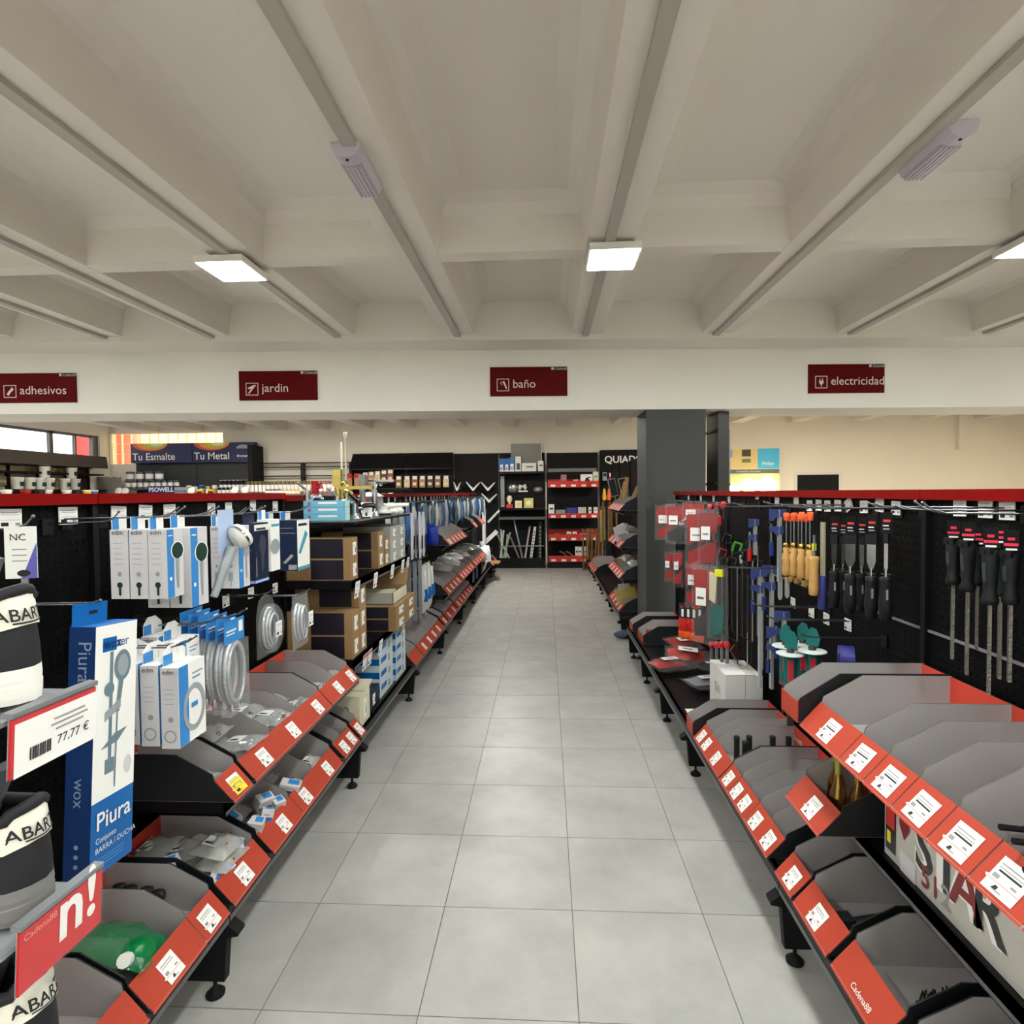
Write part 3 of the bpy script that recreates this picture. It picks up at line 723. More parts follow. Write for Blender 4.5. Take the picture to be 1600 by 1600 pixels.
shower_box(-1.08, 2.385, 2.49, 1.165, 1.36, .06, 'second navy sided carton right behind the teal fronted one', 'teal', NAVY)

# bare shower handset on its card
t = thing('shower_handset', 'white and chrome shower handset hung on a pale blue card', 'shower head', (-1.0, 1.82, 1.40), 0)
B().box(-.002, 0, -.02, .07, -.12, .02, mat('pale_blue_card', (176, 194, 224), .5)).obj('card', t)
b = B(); b.tube([(.0, -.055, -.24), (.01, -.02, -.17), (.02, .02, -.10)], [.011, .013, .017], SILVERP, 10); b.obj('handle', t)
b = B(); Mh = Matrix.Translation((.03, .045, -.068)) @ Matrix.Rotation(math.radians(-52), 4, 'X') @ Matrix.Rotation(math.radians(25), 4, 'Y')
b.lathe([(.020, -.02), (.036, -.012), (.041, 0), (.041, .014), (.038, .02), (.034, .021)], OFFW, 20, M=Mh); b.lathe([(.042, -.002), (.0425, .002), (.042, .006)], CHROME, 20, M=Mh); b.obj('spray_head', t)

# tall bar set box leaning out on its hook
t = thing('shower_bar_box', 'tall white and blue box of a shower bar set reading Piura', 'box', (-.95, 1.222, 1.19), 0)
t.rotation_euler = (math.radians(-4.5), 0, 0)
W_, H_, D_ = .128, .525, .058
B().box(-D_, 0, 0, W_, -H_, 0, BLUE2).box(-.0004, .0006, 0, W_, -H_ + .155, -.001, WHITE).box(-D_, -.0008, -.0006, .0004, -H_, -.001, NAVYS).obj('carton', t)
B().box(-D_ - .001, -D_ + .001, .006, W_ - .02, 0, .045, BLUE2).rect(frame((-D_ + .001, 0, 0), (0, 1, 0), (0, 0, 1)), .052, .076, .02, .028, INK).obj('hang_tab', t)
F = frame((.0006, 0, -H_), (0, 1, 0), (0, 0, 1)); b = B()
b.text('Piura', F, .052, WHITE, .012, .095, bold=.012); b.text('Conjunto', F, .016, WHITE, .012, .068); b.text('BARRA / DUCHA', F, .0165, WHITE, .012, .048)
for k in range(3): b.rect(F, .012, .1, .018 + .007 * k, .020 + .007 * k, mat('soft_blue', (90, 150, 205), .5))
b.rect(F, .02, .062, H_ - .058, H_ - .028, BLUE2); b.text('wox', F, .030, NAVYS, .022, H_ - .051, .0016, bold=.012); b.text('ter', F, .030, BLUE2, .063, H_ - .051, .0016)
b.obj('lettering', t)
S = frame((-D_, -.0006, -H_), (1, 0, 0), (0, 0, 1)); b = B()
b.text('Piura', S @ Matrix.Translation((.022, H_ - .03, 0)) @ Matrix.Rotation(-math.pi / 2, 4, 'Z'), .042, mat('steel_print', (120, 140, 168), .5)); b.obj('side_lettering', t); b = B(); b.text('wox', S @ Matrix.Translation((.02, .21, 0)) @ Matrix.Rotation(-math.pi / 2, 4, 'Z'), .034, mat('steel_print', (120, 140, 168), .5), mirror=True)
b.obj('side_brand', t); b = B()
for k in range(3): disc(b, S, .028, .03 + .02 * k, .005, mat('steel_print', (120, 140, 168), .5), .0012, 8)
b.obj('icons', t)
b = B(); G2 = mat('print_steel_blue', (104, 126, 138), .4)
b.rect(F, .043, .053, .235, .465, G2); b.rect(F, .034, .062, .205, .236, G2)
disc(b, F, .082, .43, .026, G2, .0014, ry=.034); disc(b, F, .082, .43, .017, SILVERP, .0018, ry=.024)
b.add([(.072, .40, .0013), (.086, .40, .0013), (.074, .33, .0013), (.062, .33, .0013)], [(3, 2, 1, 0)], G2, M=F)
disc(b, F, .042, .385, .015, G2, .0014); b.add([(.03, .318, .0016), (.078, .338, .0016), (.078, .358, .0016), (.03, .338, .0016)], [(0, 1, 2, 3)], SILVERP, M=F)
b.add([(.02, .262, .0016), (.07, .266, .0016), (.1, .29, .0016), (.06, .286, .0016)], [(0, 1, 2, 3)], G2, M=F)
b.add([(.062, .17, .0015), (.066, .17, .0015), (.07, .33, .0015), (.066, .33, .0015)], [(0, 1, 2, 3)], G2, M=F)
disc(b, F, .105, .205, .012, PALEGREY, .0014, ry=.02)
b.obj('picture', t)
hk(Lb, 1.29, 1.222, .31, True, .01)

# boxed hoses, then carded hoses, then blister and bag
def hose_box(y0, y1, xf, z0, z1, d, label):
    w, h = y1 - y0, z1 - z0
    t = thing('hose_box', label, 'box', (xf, y0, z1), 0, 'boxed shower hoses')
    B().box(-d, 0, 0, w, -h, 0, WHITE).obj('carton', t)
    b = B(); b.prism([(w * .1, -.002), (w * .9, -.002), (w * .9, .028), (w * .62, .05), (w * .3, .05), (w * .1, .03)], -d - .001, -d + .001, 'x', WHITE)
    b.rect(frame((-d + .001, 0, 0), (0, 1, 0), (0, 0, 1)), w * .1, w * .42, 0, .028, BLUE); b.obj('hang_tab', t)
    F = frame((0, 0, -h), (0, 1, 0), (0, 0, 1)); S = frame((-d, 0, -h), (1, 0, 0), (0, 0, 1)); b = B()
    b.rect(F, .002, w * .36, .001, h - .001, BLUE); b.rect(S, 0, d, 0, h, PALEGREY, .0004)
    ring(b, F, w * .56, h * .42, w * .42, w * .12, SILVERP, .0014, ry=h * .3); b.rect(F, w * .45, w * .68, h * .42, h * .48, BLUE, .0016)
    b.rect(F, w * .5, w * .9, h * .84, h * .86, GINK, .0014); b.rect(F, w * .5, w * .8, h * .78, h * .8, BLUE, .0014)
    b.text('edm', S, .018, INK, d * .12, h * .92); ring(b, S, d * .5, h * .15, d * .36, d * .08, GINK, .0012, 16); disc(b, S, d * .55, h * .36, d * .16, GINK, .0012, 10)
    for k in range(4): b.rect(S, d * .2, d * .75, h * (.55 + .06 * k), h * (.55 + .06 * k) + .0014, GINK)
    b.obj('print', t)
for k, (x, z, nm) in enumerate(((-.97, 1.012, 'outermost of three boxed hoses in a row'), (-1.025, 1.018, 'middle one of three boxed hoses in a row'), (-1.08, 1.022, 'innermost of three boxed hoses in a row'))):
    hose_box(1.53, 1.655, x, z - .215, z, .048, 'white carton with a hose loop print, ' + nm)
hose_box(1.67, 1.775, -1.055, .86, 1.045, .05, 'white and blue hose carton half hidden behind the front three')
hose_box(1.67, 1.775, -1.115, .86, 1.06, .05, 'second half hidden hose carton, deeper on the hook')
hk(Lb, 1.59, 1.05, .35, True); hk(Lb, 1.76, 1.075, .33, True); hk(Lb, 1.85, 1.075, .36, True); hk(Lb, 2.19, 1.09, .30); hk(Lb, 2.44, 1.045, .33, True)

def loop_pts(w, h, z, turns=1, n=18):
    return [(0, w / 2 * math.cos(a), z + h / 2 * math.sin(a)) for a in [2 * math.pi * k / n for k in range(n)]]
HOSE = mat('spiral_hose', (196, 198, 202), .3, metal=.75, bump=.5, scale=90)
for k in range(6):
    x = -.985 - .028 * k
    t = thing('carded_hose', 'coiled chrome shower hose on a bright blue header card, %s from the aisle' % ORD[k], 'hose', (x, 1.80 + .004 * (k % 2), 1.06 + .006 * k), 0, 'carded shower hoses')
    b = B().box(-.001, .001, -.01, .11, -.055, .015, BLUE); b.rect(frame((.001, 0, 0), (0, 1, 0), (0, 0, 1)), .075, .1, -.03, .005, WHITE); b.rect(frame((.001, 0, 0), (0, 1, 0), (0, 0, 1)), 0, .06, -.02, -.015, WHITE); b.rect(frame((.001, 0, 0), (0, 1, 0), (0, 0, 1)), 0, .05, -.03, -.026, WHITE); b.obj('header_card', t)
    b = B()
    for q, (dw, dx) in enumerate(((.11, 0), (.098, .009))): b.tube([(p[0] + dx - .008, p[1] + .055, p[2]) for p in loop_pts(dw, .2 - .012 * q, -.155, n=20)], .0078, HOSE, 8, closed=True)
    for dy in (.035, .075): b.lathe([(.007, 0), (.009, .006), (.009, .02), (.007, .026)], CHROME, 8, (-.004, dy, -.275))
    b.obj('hose', t)
    B().box(-.017, .012, -.004, .116, -.28, -.055, film('thin_film', (225, 228, 230), .13)).obj('bag', t)
t = thing('blister_hose', 'chrome hose in a rounded clear blister pack under the hanging cartons', 'hose', (-1.04, 2.11, 1.08), 0)
b = B().prism([(0, -.21), (.15, -.21), (.155, -.06), (.13, -.005), (.08, .02), (.02, .0), (0, -.06)], -.002, .002, 'x', mat('blister_back', (120, 122, 118), .2, alpha=.3)); b.obj('blister_card', t)
b = B(); b.lathe([(.07, 0), (.07, .03), (.06, .04), (.02, .042)], film('thin_film', (225, 228, 230), .13), 22, M=Matrix.Translation((0, .08, -.11)) @ Matrix.Rotation(math.pi / 2, 4, 'Y'), sx=1.3); b.obj('blister_dome', t)
b = B()
for q in range(3): b.tube([(.008 + .009 * q, p[1] + .08, p[2]) for p in loop_pts(.10 - .014 * q, .15 - .02 * q, -.11)], .006, HOSE, 8, closed=True)
b.obj('hose', t)
b = B(); Mx = frame((.043, .085, -.14), (0, 1, 0), (0, 0, 1)); b.box(-.024, .024, 0, .055, -.002, .0008, WHITE, Mx); price_face(b, Mx, .048, .055); b.obj('price_sticker', t)
t = thing('bagged_hose', 'chrome hose in a crumpled clear bag beside the brown cartons', 'hose', (-1.02, 2.36, 1.045), 0)
b = B(); b.pillow(.16, .22, .05, film('thin_film', (225, 228, 230), .13), M=frame((0, .085, -.10), (0, 1, 0), (0, 0, 1)), seed=4); b.obj('bag', t)
b = B()
for q in range(3): b.tube([(-.012 + .012 * q, p[1] + .09 + .004 * q, p[2]) for p in loop_pts(.075 - .008 * q, .15 - .01 * q, -.11)], .007, HOSE, 8, closed=True)
b.obj('hose', t)
b = B(); Mx = frame((.03, .125, -.13), (0, 1, 0), (0, 0, 1)); b.box(-.022, .022, 0, .06, -.002, .0008, WHITE, Mx); price_face(b, Mx, .044, .06); b.obj('price_sticker', t)

# price tickets along the panels
for px, py in ((106, 792), (15, 795), (185, 791), (227, 789), (265, 788), (330, 786), (357, 785), (395, 781), (430, 783), (353, 930), (392, 918), (430, 911)):
    p = at(px, py, X=LXP + .006); tk(Lb, p.y, p.z - .048, .064 if px < 300 else .05, .048, RND.uniform(-.05, .05))

# card with an odd tool hung at the frame edge
t = thing('hang_card', 'white and violet hang card with a steel bar above the trainers', 'card', (-1.12, 1.20, 1.40), 0)
M = frame((0, 0, 0), (.94, .34, 0), (0, 0, 1)); VIO = mat('violet_print', (92, 92, 170), .45)
b = B(); b.box(-.005, .052, -.105, .004, -.002, 0, WHITE, M); b.add([(.052, -.105, .001), (.052, -.03, .001), (.024, -.105, .001)], [(0, 1, 2)], VIO, M=M); b.text('NC', M, .02, INK, .004, -.025)
for k in range(3): b.rect(M, .008, .034, -.045 - .012 * k, -.043 - .012 * k, GINK)
disc(b, M, .028, -.094, .012, INK, .0012, ry=.007); b.obj('card', t)
B().box(.022, .034, -.22, -.09, -.006, 0, STEEL, M).obj('steel_bar', t)
hk(Lb, 1.21, 1.395, .24)

# ------------------------------------------------------------------ trainers on a clear display rack
SHOEW = mat('shoe_white', (228, 224, 210), .55); SHOEB = mat('shoe_black', (24, 25, 29), .7, noise=.1, scale=60); SHOEG = mat('shoe_grey', (92, 92, 98), .8, noise=.08, scale=60); SOLE = mat('shoe_sole', (236, 234, 226), .5)
ACR = mat('clear_acrylic', (190, 194, 198), .1, alpha=.45, spec=.8)
def outline(t, L=.28):
    """half width of a shoe at distance t from the heel"""
    u = t / L
    return .112 / 2 * (min(1, (u / .10)) ** .5 * (.70 + .32 * math.exp(-((u - .68) / .26) ** 2))) * (1 if u < .86 else max(.02, 1 - ((u - .86) / .14) ** 2) ** .5)
def shoe(loc, label, SOLE=SOLE, scale=1.0):
    tilt = 0.0
    L = .28; N = 22
    t = thing('trainer', label, 'shoe', loc, math.pi, 'black and white trainers'); t.rotation_euler = (0, tilt, math.pi)
    us = [L * (k / N) ** 1.25 for k in range(N + 1)]
    loop = [(u, outline(u)) for u in us] + [(u, -outline(u)) for u in reversed(us[1:-1])]
    def ringz(s, z, xo=0): return [(x * (1 - 0) + xo, y * s, z) for x, y in loop]
    b = B(); r = [ringz(.96, 0), ringz(1.04, .008), ringz(1.06, .022), ringz(1.02, .024), ringz(1.05, .03), ringz(1.0, .044)]
    n = len(loop)
    for a, c in zip(r[:-1], r[1:]):
        b.add(a + c, [(k, (k + 1) % n, n + (k + 1) % n, n + k)[::-1] for k in range(n)], SOLE, True)
    b.add(r[0], [tuple(range(n))], SHOEB); b.add(r[-1], [tuple(range(n - 1, -1, -1))], SHOEB); b.obj('sole', t)
    def wallpt(x, y, v):
        u = x / L
        Hh = .088 if u < .42 else (.088 - (u - .42) / .58 * .052)
        c = .16 if u < .40 else min(1, .16 + (u - .40) * 2.6)
        return (x + (.012 * v ** 2 if u < .08 else .004 * v), y * (1 - c * v ** 2.2), .042 + Hh * v + (.014 * v * max(0, 1 - u / .10) if u < .1 else 0))
    b = B(); V = 8; g = [[wallpt(x, y, k / V) for x, y in loop] for k in range(V + 1)]
    for a, c in zip(g[:-1], g[1:]): b.add(a + c, [(k, (k + 1) % n, n + (k + 1) % n, n + k)[::-1] for k in range(n)], SHOEB, True)
    b.obj('upper', t)
    b = B(); hl = [q for q in range(-7, 8)]
    rows = []
    for v in (.56, .63, .74, .87, 1.0, 1.04):
        rows.append([tuple(Vector(wallpt(loop[q][0], loop[q][1], min(v, 1))) + Vector((-.0022 if abs(q) < 4 else -.0004, .0022 * (1 if loop[q][1] > 0 else -1), .003 if v > 1 else 0))) for q in hl])
    for a, c in zip(rows[:-1], rows[1:]): b.add(a + c, [(k, k + 1, len(hl) + k + 1, len(hl) + k)[::-1] for k in range(len(hl) - 1)], SHOEW, True)
    b.obj('heel_counter', t)
    b = B(); b.tube([wallpt(x, y, 1.0) for x, y in loop if x < .12 and y >= 0][::-1] + [wallpt(x, y, 1.0) for x, y in loop if x < .12 and y < 0][::-1], .008, SHOEB, 8); b.obj('collar', t)
    b = B(); b.prism([(.10, .09), (.125, .10), (.075, .185), (.062, .18)], -.03, .03, 'y', SHOEG); b.obj('tongue', t)
    b = B()
    for k in range(4): b.tube([(.125 + .02 * k, -.03, .118 - .010 * k), (.128 + .02 * k, 0, .128 - .011 * k), (.125 + .02 * k, .03, .118 - .010 * k)], .003, SHOEW, 6)
    b.obj('laces', t)
    # brand word wrapped round the heel
    v, f = text_faces('ABARTH', .012); x1 = max(p[0] for p in v); b = B(); pts = []
    for p in v:
        yy = -(p[0] / x1 - .5) * .070; hz = .042 + .071 + (p[1] - .35) * .022
        xx = -.0035 + 19.0 * yy * yy + (.010 * ((hz - .042) / .088) ** 2)
        pts.append((xx - .001, yy, hz))
    b.add(pts, f, INK); b.obj('lettering', t); b = B(); b.tube([(-.004 + 19 * a * a + .005, a, .102) for a in (-.03, -.02, -.01, 0, .01, .02)], .0011, INK, 4); b.obj('underline', t)
    return t
shoe((-.662, .742, 1.203), 'black trainer with a white heel reading ABARTH on the highest rack shelf')
shoe((-.655, .742, .925), 'black trainer with a white heel and grey sole on the middle rack shelf', mat('sole_grey', (120, 118, 116), .6))
shoe((-.655, .742, .70), 'lowest white soled trainer on the rack behind the red promo board')
t = thing('shoe_rack', 'clear shelf rack carrying the three trainers with price boards in front', 'display rack', (-.90, .50, 0), 0)
B().box(-.02, .02, -.02, .02, 0, 1.5, BLACK).box(-.06, .2, -.03, .03, 0, .02, BLACK).obj('post', t)
for z in (1.195, .917, .692):
    b = B(); b.box(-.02, .248, .17, .31, z - .006, z, ACR); b.box(.0, .02, .0, .2, z - .02, z - .006, BLACK); b.obj('shelf', t)
def board(z0, z1, kind, label):
    t = thing('price_board', label, 'sign', (-.643, .68, z0), 0, 'price boards of the trainer rack')
    t.rotation_euler = (0, math.radians(4), math.radians(-2))
    h = z1 - z0; w = .132
    M = frame((0, 0, 0), (0, 1, 0), (0, 0, 1))
    B().box(-.004, -.003, 0, w, 0, h + .008, ACR).box(.0012, .002, 0, w, 0, h + .004, mat('clear_sleeve', (235, 238, 240), .08, alpha=.03, spec=.8)).box(-.012, .002, 0, w, h + .003, h + .009, mat('grey_profile', (120, 122, 126), .3)).obj('sleeve', t)
    R2_ = mat('promo_red', (200, 14, 22), .35)
    B().box(-.003, 0, .001, w - .001, .001, h, R2_).obj('board', t)
    b = B()
    if kind == 'price':
        b.rect(M, .005, w - .001, 0, h - .006, WHITE, .0006)
        T = M @ Matrix.Translation((w / 2, h / 2 - .006, 0))
        b.text('77,77 €', T, .017, INK, .0, -.012, .0014)
        for k, ww in enumerate((.05, .06, .045)): b.rect(T, .02 - ww / 2, .02 + ww / 2, .022 - .007 * k, .0245 - .007 * k, GINK, .0014)
        for k in range(9): b.rect(T, -.04 + .0035 * k, -.038 + .0035 * k + (.001 if k % 3 else 0), -.016, .0, INK, .0014)
    else:
        b.text('n!', M, .098, WHITE, .056, .028, .0008, sx=.9, bold=.022); b.obj('slogan', t); b = B(); b.text('Cadena88', M, .012, mat('rose_print', (232, 150, 150), .5), .006, h - .014, .0008); b.rect(M, .0, w, h * .36, h * .365, mat('rose_line', (190, 60, 60), .5), .0008)
    b.obj('lettering', t)
board(1.125, 1.198, 'price', 'white handwritten style price board edged in red below the highest trainer')
board(.858, .938, 'promo', 'red promo board with a white n and exclamation mark below the middle trainer')

# ------------------------------------------------------------------ loose goods in the bathroom bins
def fitting_bag(x, y, z, label, w=.12, h=.1, th=.045, seed=1, rz=0.0, tint=FILM, bits=(CHROME,), tilt=.25, group='bags in the bathroom bins'):
    t = thing('fitting_bag', label, 'bag', (x, y, z), rz, group); t.rotation_euler = (tilt, RND.uniform(-.25, .25), rz)
    B().pillow(w, h, th, tint, seed=seed, lump=.35).obj('bag', t)
    rn = random.Random(seed); b = B()
    for k in range(3):
        p = Vector((rn.uniform(-w * .25, w * .25), rn.uniform(-h * .25, h * .25), rn.uniform(-.004, .006)))
        b.tube([p, p + Vector((rn.uniform(-.03, .03), rn.uniform(-.03, .03), .004))], rn.uniform(.006, .011), bits[k % len(bits)], 8)
        b.lathe([(.012, -.004), (.014, 0), (.012, .006), (.006, .008)], bits[(k + 1) % len(bits)], 10, tuple(p + Vector((.012, .01, .002))))
    b.obj('fittings', t)
    b = B().box(-w * .3, w * .1, -h * .3, h * .08, th * .42, th * .43, WHITE); b.rect(Matrix.Translation((0, 0, th * .43)), -w * .26, 0, -h * .24, -h * .16, INK); b.obj('card', t)
    return t
def fill(comps, zb, what, tints, bits, seed):
    k = 0
    for y0, y1, n in comps:
        wd = y1 - y0
        for q in range(n):
            x = -1.0 - .105 * (q % 3) - RND.uniform(0, .015); hh = min(.14, wd - .045)
            th = .05 + .012 * RND.random()
            fitting_bag(x, (y0 + y1) / 2 + RND.uniform(-.006, .006), zb + .03 + .038 * (q // 3) + (.02 if q % 3 else 0), what + ', %s from the camera' % ORD[k], .11, hh, th, seed + k, RND.uniform(-.06, .06), tints[k % len(tints)], bits, RND.uniform(-.08, .08))
            k += 1
fill([(1.682, 1.790, 3), (1.812, 2.028, 6), (2.032, 2.248, 5), (2.252, 2.476, 2), (2.488, 2.658, 1), (2.664, 2.848, 1)], ZM + .004, 'clear bag of chrome fittings in the middle tier', (FILM, FILM2), (CHROME,), 3)
fill([(1.668, 1.888, 7), (1.922, 2.166, 3), (2.174, 2.386, 2), (2.396, 2.594, 1)], DECK + .005, 'dim bag of fittings in the lower bathroom tier', (FILM2,), (BRASS, STEEL), 30)
def small_box(x, y, z, label, s=(.045, .04, .05), rot=(0, 0, 0), style=0):
    t = thing('small_box', label, 'box', (x, y, z), 0, 'small boxes in the lower bins'); t.rotation_euler = rot
    a, c, d = s
    B().box(-a / 2, a / 2, -c / 2, c / 2, 0, d, PALEGREY).obj('carton', t)
    b = B()
    for M in (frame((-a / 2, -c / 2, 0), (1, 0, 0), (0, 0, 1)), frame((a / 2, -c / 2, 0), (0, 1, 0), (0, 0, 1))):
        ww = a if M[0][0] > .5 else c
        b.rect(M, .001, ww - .001, .002, d * (.5 if style else .35), BLUE2); b.rect(M, ww * .2, ww * .7, d * .6, d * .68, GINK)
    Mt = frame((-a / 2, -c / 2, d), (1, 0, 0), (0, 1, 0)); b.rect(Mt, a * .35, a * .9, c * .3, c * .9, BLUE); b.obj('print', t)
sb = [(-.985, 1.70, .315, (.05, .045, .03), (.2, .5, .3)), (-.985, 1.745, .32, (.04, .045, .04), (.1, .5, -.3)), (-1.10, 1.685, .36, (.05, .04, .05), (.3, -.2, .3)), (-.995, 1.825, .345, (.05, .05, .03), (.2, .3, .6)),
      (-.985, 1.955, .325, (.045, .04, .055), (.2, .2, .2)), (-.98, 2.01, .33, (.04, .035, .05), (-.2, .3, .5)), (-1.03, 2.10, .345, (.06, .04, .04), (.4, .1, 1.0)), (-1.08, 1.97, .35, (.07, .05, .04), (.3, .3, -.4)), (-.99, 2.24, .335, (.075, .05, .03), (.1, .25, .2)), (-.985, 2.12, .32, (.04, .04, .045), (.3, 0, .9))]
for k, (x, y, z, s, r) in enumerate(sb):
    small_box(x, y, z, 'little blue and white carton in the lower bathroom bins, %s from the camera' % ORD[k], s, r, k % 2)
# black rubber plugs behind the bagged bottle
for k, (x, y) in enumerate(((-1.06, 1.53), (-1.10, 1.54), (-1.15, 1.545), (-1.185, 1.55))):
    t = thing('rubber_plug', 'black crinkled rubber plug, %s of four in the grey bin' % ORD[k], 'plug', (x, y + .03, .365), 0, 'rubber plugs in the grey bin')
    B().lathe([(.004, 0), (.016, .004), (.02, .016), (.018, .026), (.008, .03)], RUBBER, 11, sx=1.0, sy=.7).obj('cap', t)
    B().lathe([(.01, -.08), (.01, 0)], RUBBER, 8).obj('stem', t)
t = thing('bagged_bottle', 'green bottle in a clear bag lying in the near lower bin', 'bottle', (-1.05, 1.40, .352), .1); t.rotation_euler = (-.25, .25, .1)
B().lathe([(.02, -.085), (.034, -.08), (.037, -.05), (.037, .03), (.024, .055), (.013, .065), (.013, .08)], mat('green_plastic', (0, 118, 58), .3), 16, M=Matrix.Translation((.045, 0, 0)) @ Matrix.Rotation(1.3, 4, 'X')).obj('bottle', t)
B().lathe([(.016, .078), (.016, .098)], OFFW, 10, M=Matrix.Translation((.045, 0, 0)) @ Matrix.Rotation(1.3, 4, 'X')).obj('cap', t)
B().pillow(.20, .17, .09, film('green_bag', (30, 130, 80), .45, .12, 25), M=Matrix.Translation((-.01, 0, .004)), seed=8).obj('bag', t)
# ------------------------------------------------------------------ carton bay of the bathroom side
def carton(x, y0, y1, z, h, d, label, body=KRAFT, group='brown cartons', panel=PURPLEBLK, labelw=.055, stickers=1, name='carton'):
    """carton with its short face to the aisle at x and a dark printed side to the camera"""
    w = y1 - y0
    t = thing(name, label, 'box', (x, y0, z), 0, group)
    b = B().box(-d, 0, 0, w, 0, h, body); b.rect(frame((-d, 0, h), (1, 0, 0), (0, 1, 0)), 0, d, w * .48, w * .52, KRAFTD, .0005); b.obj('carton', t)
    b = B()
    if panel: b.rect(frame((-d, 0, 0), (1, 0, 0), (0, 0, 1)), d * .38, d * .88, .004, h - .004, panel); b.obj('printed_side', t)
    for k in range(stickers):
        b = B(); M = frame((0, w * (k + .5) / stickers, h * .16), (0, 1, 0), (0, 0, 1)); b.rect(M, -labelw / 2, labelw / 2, 0, h * .62, WHITE, .0012)
        b.rect(M, labelw * .2, labelw * .42, h * .12, h * .36, INK, .0016); b.rect(M, -labelw * .4, labelw * .1, h * .44, h * .47, GINK, .0016); b.obj('sticker', t)
    return t
z1, z2 = 1.036, .641
A = [(-.968, 2.955, 3.06, 0, .105), (-.968, 2.955, 3.06, .106, .105)]
for k, (x, y0, y1, dz, h) in enumerate(A): carton(x, y0, y1, z1 + dz, h, .33, 'dark sided brown carton, %s of two, near end of the upper carton shelf' % ('lower', 'upper')[k])
for k in range(2): carton(-.962, 3.42, 3.54, z1 + .106 * k, .105, .33, 'brown carton mid shelf under the glass display, %s of two' % ('lower', 'upper')[k])
for k in range(2): carton(-.962, 3.56, 3.66, z1 + .085 * k, .084, .33, 'slimmer brown carton beside the mid shelf pair, %s of two' % ('lower', 'upper')[k])
GREYB = mat('grey_board', (168, 166, 158), .6)
for r in range(3):
    for c in range(2):
        carton(-.962, 3.70 + c * .2, 3.89 + c * .2, z1 + .075 * r, .074, .30, 'grey tap carton on the upper shelf, %s layer, %s column' % (('bottom', 'middle', 'top')[r], ('nearer', 'farther')[c]), GREYB, 'grey tap cartons', None, .07)
for r in range(3):
    for c in range(2):
        if r == 2 and c == 0: continue
        carton(-.968, 2.955 + c * .12, 3.07 + c * .12, z2 + .118 * r, .117, .34, 'tall brown carton at the near end of the lower carton shelf, %s layer, %s column' % (('bottom', 'middle', 'top')[r], ('nearer', 'farther')[c]))
for k in range(2): carton(-.90, 3.56, 4.10, z2 + .075 * k, .074, .38, 'long flat brown carton jutting over the lower carton shelf, %s of two' % ('lower', 'upper')[k], labelw=.12, stickers=2)
# open carton with its flap raised and a grey box in it
t = thing('open_carton', 'open brown carton with its lid raised, lying on the two flat cartons', 'box', (-.93, 3.62, z2 + .151), 0)
w, d, h = .36, .30, .07
B().box(-d, 0, 0, w, 0, .003, KRAFT).box(-d, -d + .004, 0, w, 0, h, KRAFT).box(-.004, 0, 0, w, 0, h, CREAM).box(-d, 0, 0, .004, 0, h, GREYB).box(-d, 0, w - .004, w, 0, h, KRAFT).obj('tray', t)
b = B(); b.prism([(w - .004, h), (w + .06, h + .105), (w + .064, h + .103), (w, h)], -d, 0, 'x', KRAFT); b.obj('lid', t)
B().box(-d + .02, -.06, .04, w - .06, .003, .05, CREAM).obj('inner_box', t)
# shelf edge tickets
for z, ys in ((z1, (2.975, 3.30, 3.67, 3.94, 4.09)), (z2, (3.08, 3.17, 3.38, 3.93))):
    for y in ys:
        b = B(); ox, oy = Lb[2].location.x, Lb[2].location.y
        M = frame((-.955 - ox + .004, y - oy, z - .09), (0, 1, 0), (.12, 0, 1)); b.box(-.034, .034, 0, .085, -.001, .001, WHITE, M); price_face(b, M, .068, .085)
        if z == z2 and y < 3.2: b.rect(M, -.034, .034, .065, .085, mat('pink_strip', (206, 110, 120), .5), .0018)
        b.obj('price_label', Lb[2])
# deck: striped cartons, cream carton, navy box
def striped(x, y0, y1, z, h, d, label):
    t = thing('striped_carton', label, 'box', (x, y0, z), 0, 'blue striped cartons')
    w = y1 - y0
    B().box(-d, 0, 0, w, 0, h, mat('pale_blue_board', (196, 210, 214), .55)).obj('carton', t)
    b = B(); b.rect(frame((-d, 0, 0), (1, 0, 0), (0, 0, 1)), .002, d, h * .48, h - .002, BLUE2); b.text('Fominaya', frame((-d, 0, 0), (1, 0, 0), (0, 0, 1)), .026, WHITE, d * .3, h * .62, .0014)
    M = frame((0, 0, 0), (0, 1, 0), (0, 0, 1)); b.rect(M, w * .1, w * .5, h * .5, h * .9, BLUE2); disc(b, M, w * .7, h * .45, h * .3, GINK); b.obj('print', t)
for k in range(4): striped(-.965, 3.42, 3.72, DECK + .001 + .078 * k, .077, .30, 'pale carton with a bright blue band on the deck, %s of the stack of four' % ('lowest', 'second', 'third', 'topmost')[k])
for k in range(4): striped(-.955, 3.76, 4.02, DECK + .001 + .076 * k, .075, .24, 'blue banded carton of the rear stack beside the ticketless bin, %s of four' % ('lowest', 'second', 'third', 'topmost')[k])
carton(-.962, 3.17, 3.40, DECK + .001, .10, .26, 'dark navy flat box on the deck between cream and striped cartons', mat('navy_board', (24, 34, 52), .5), 'deck boxes', None, .05)
t = carton(-.945, 2.975, 3.15, DECK + .001, .165, .24, 'cream carton with an open top on the deck behind the end bins', CREAM, 'deck boxes', None, .05)
b = B(); b.text('2', frame((-.24, -.001, 0), (1, 0, 0), (0, 0, 1)), .06, BLUE2, .16, .07); b.text(':', frame((-.24, -.001, 0), (1, 0, 0), (0, 0, 1)), .05, BLUE2, .17, .03); b.obj('print', t)
B().prism([(.17, .165), (.23, .185), (.232, .183), (.175, .163)], -.24, 0, 'x', CREAM).obj('flap', t)
carton(-1.20, 2.96, 3.16, DECK + .001, .19, .10, 'small cream box behind the open cream carton', CREAM, 'deck boxes', None, .05)

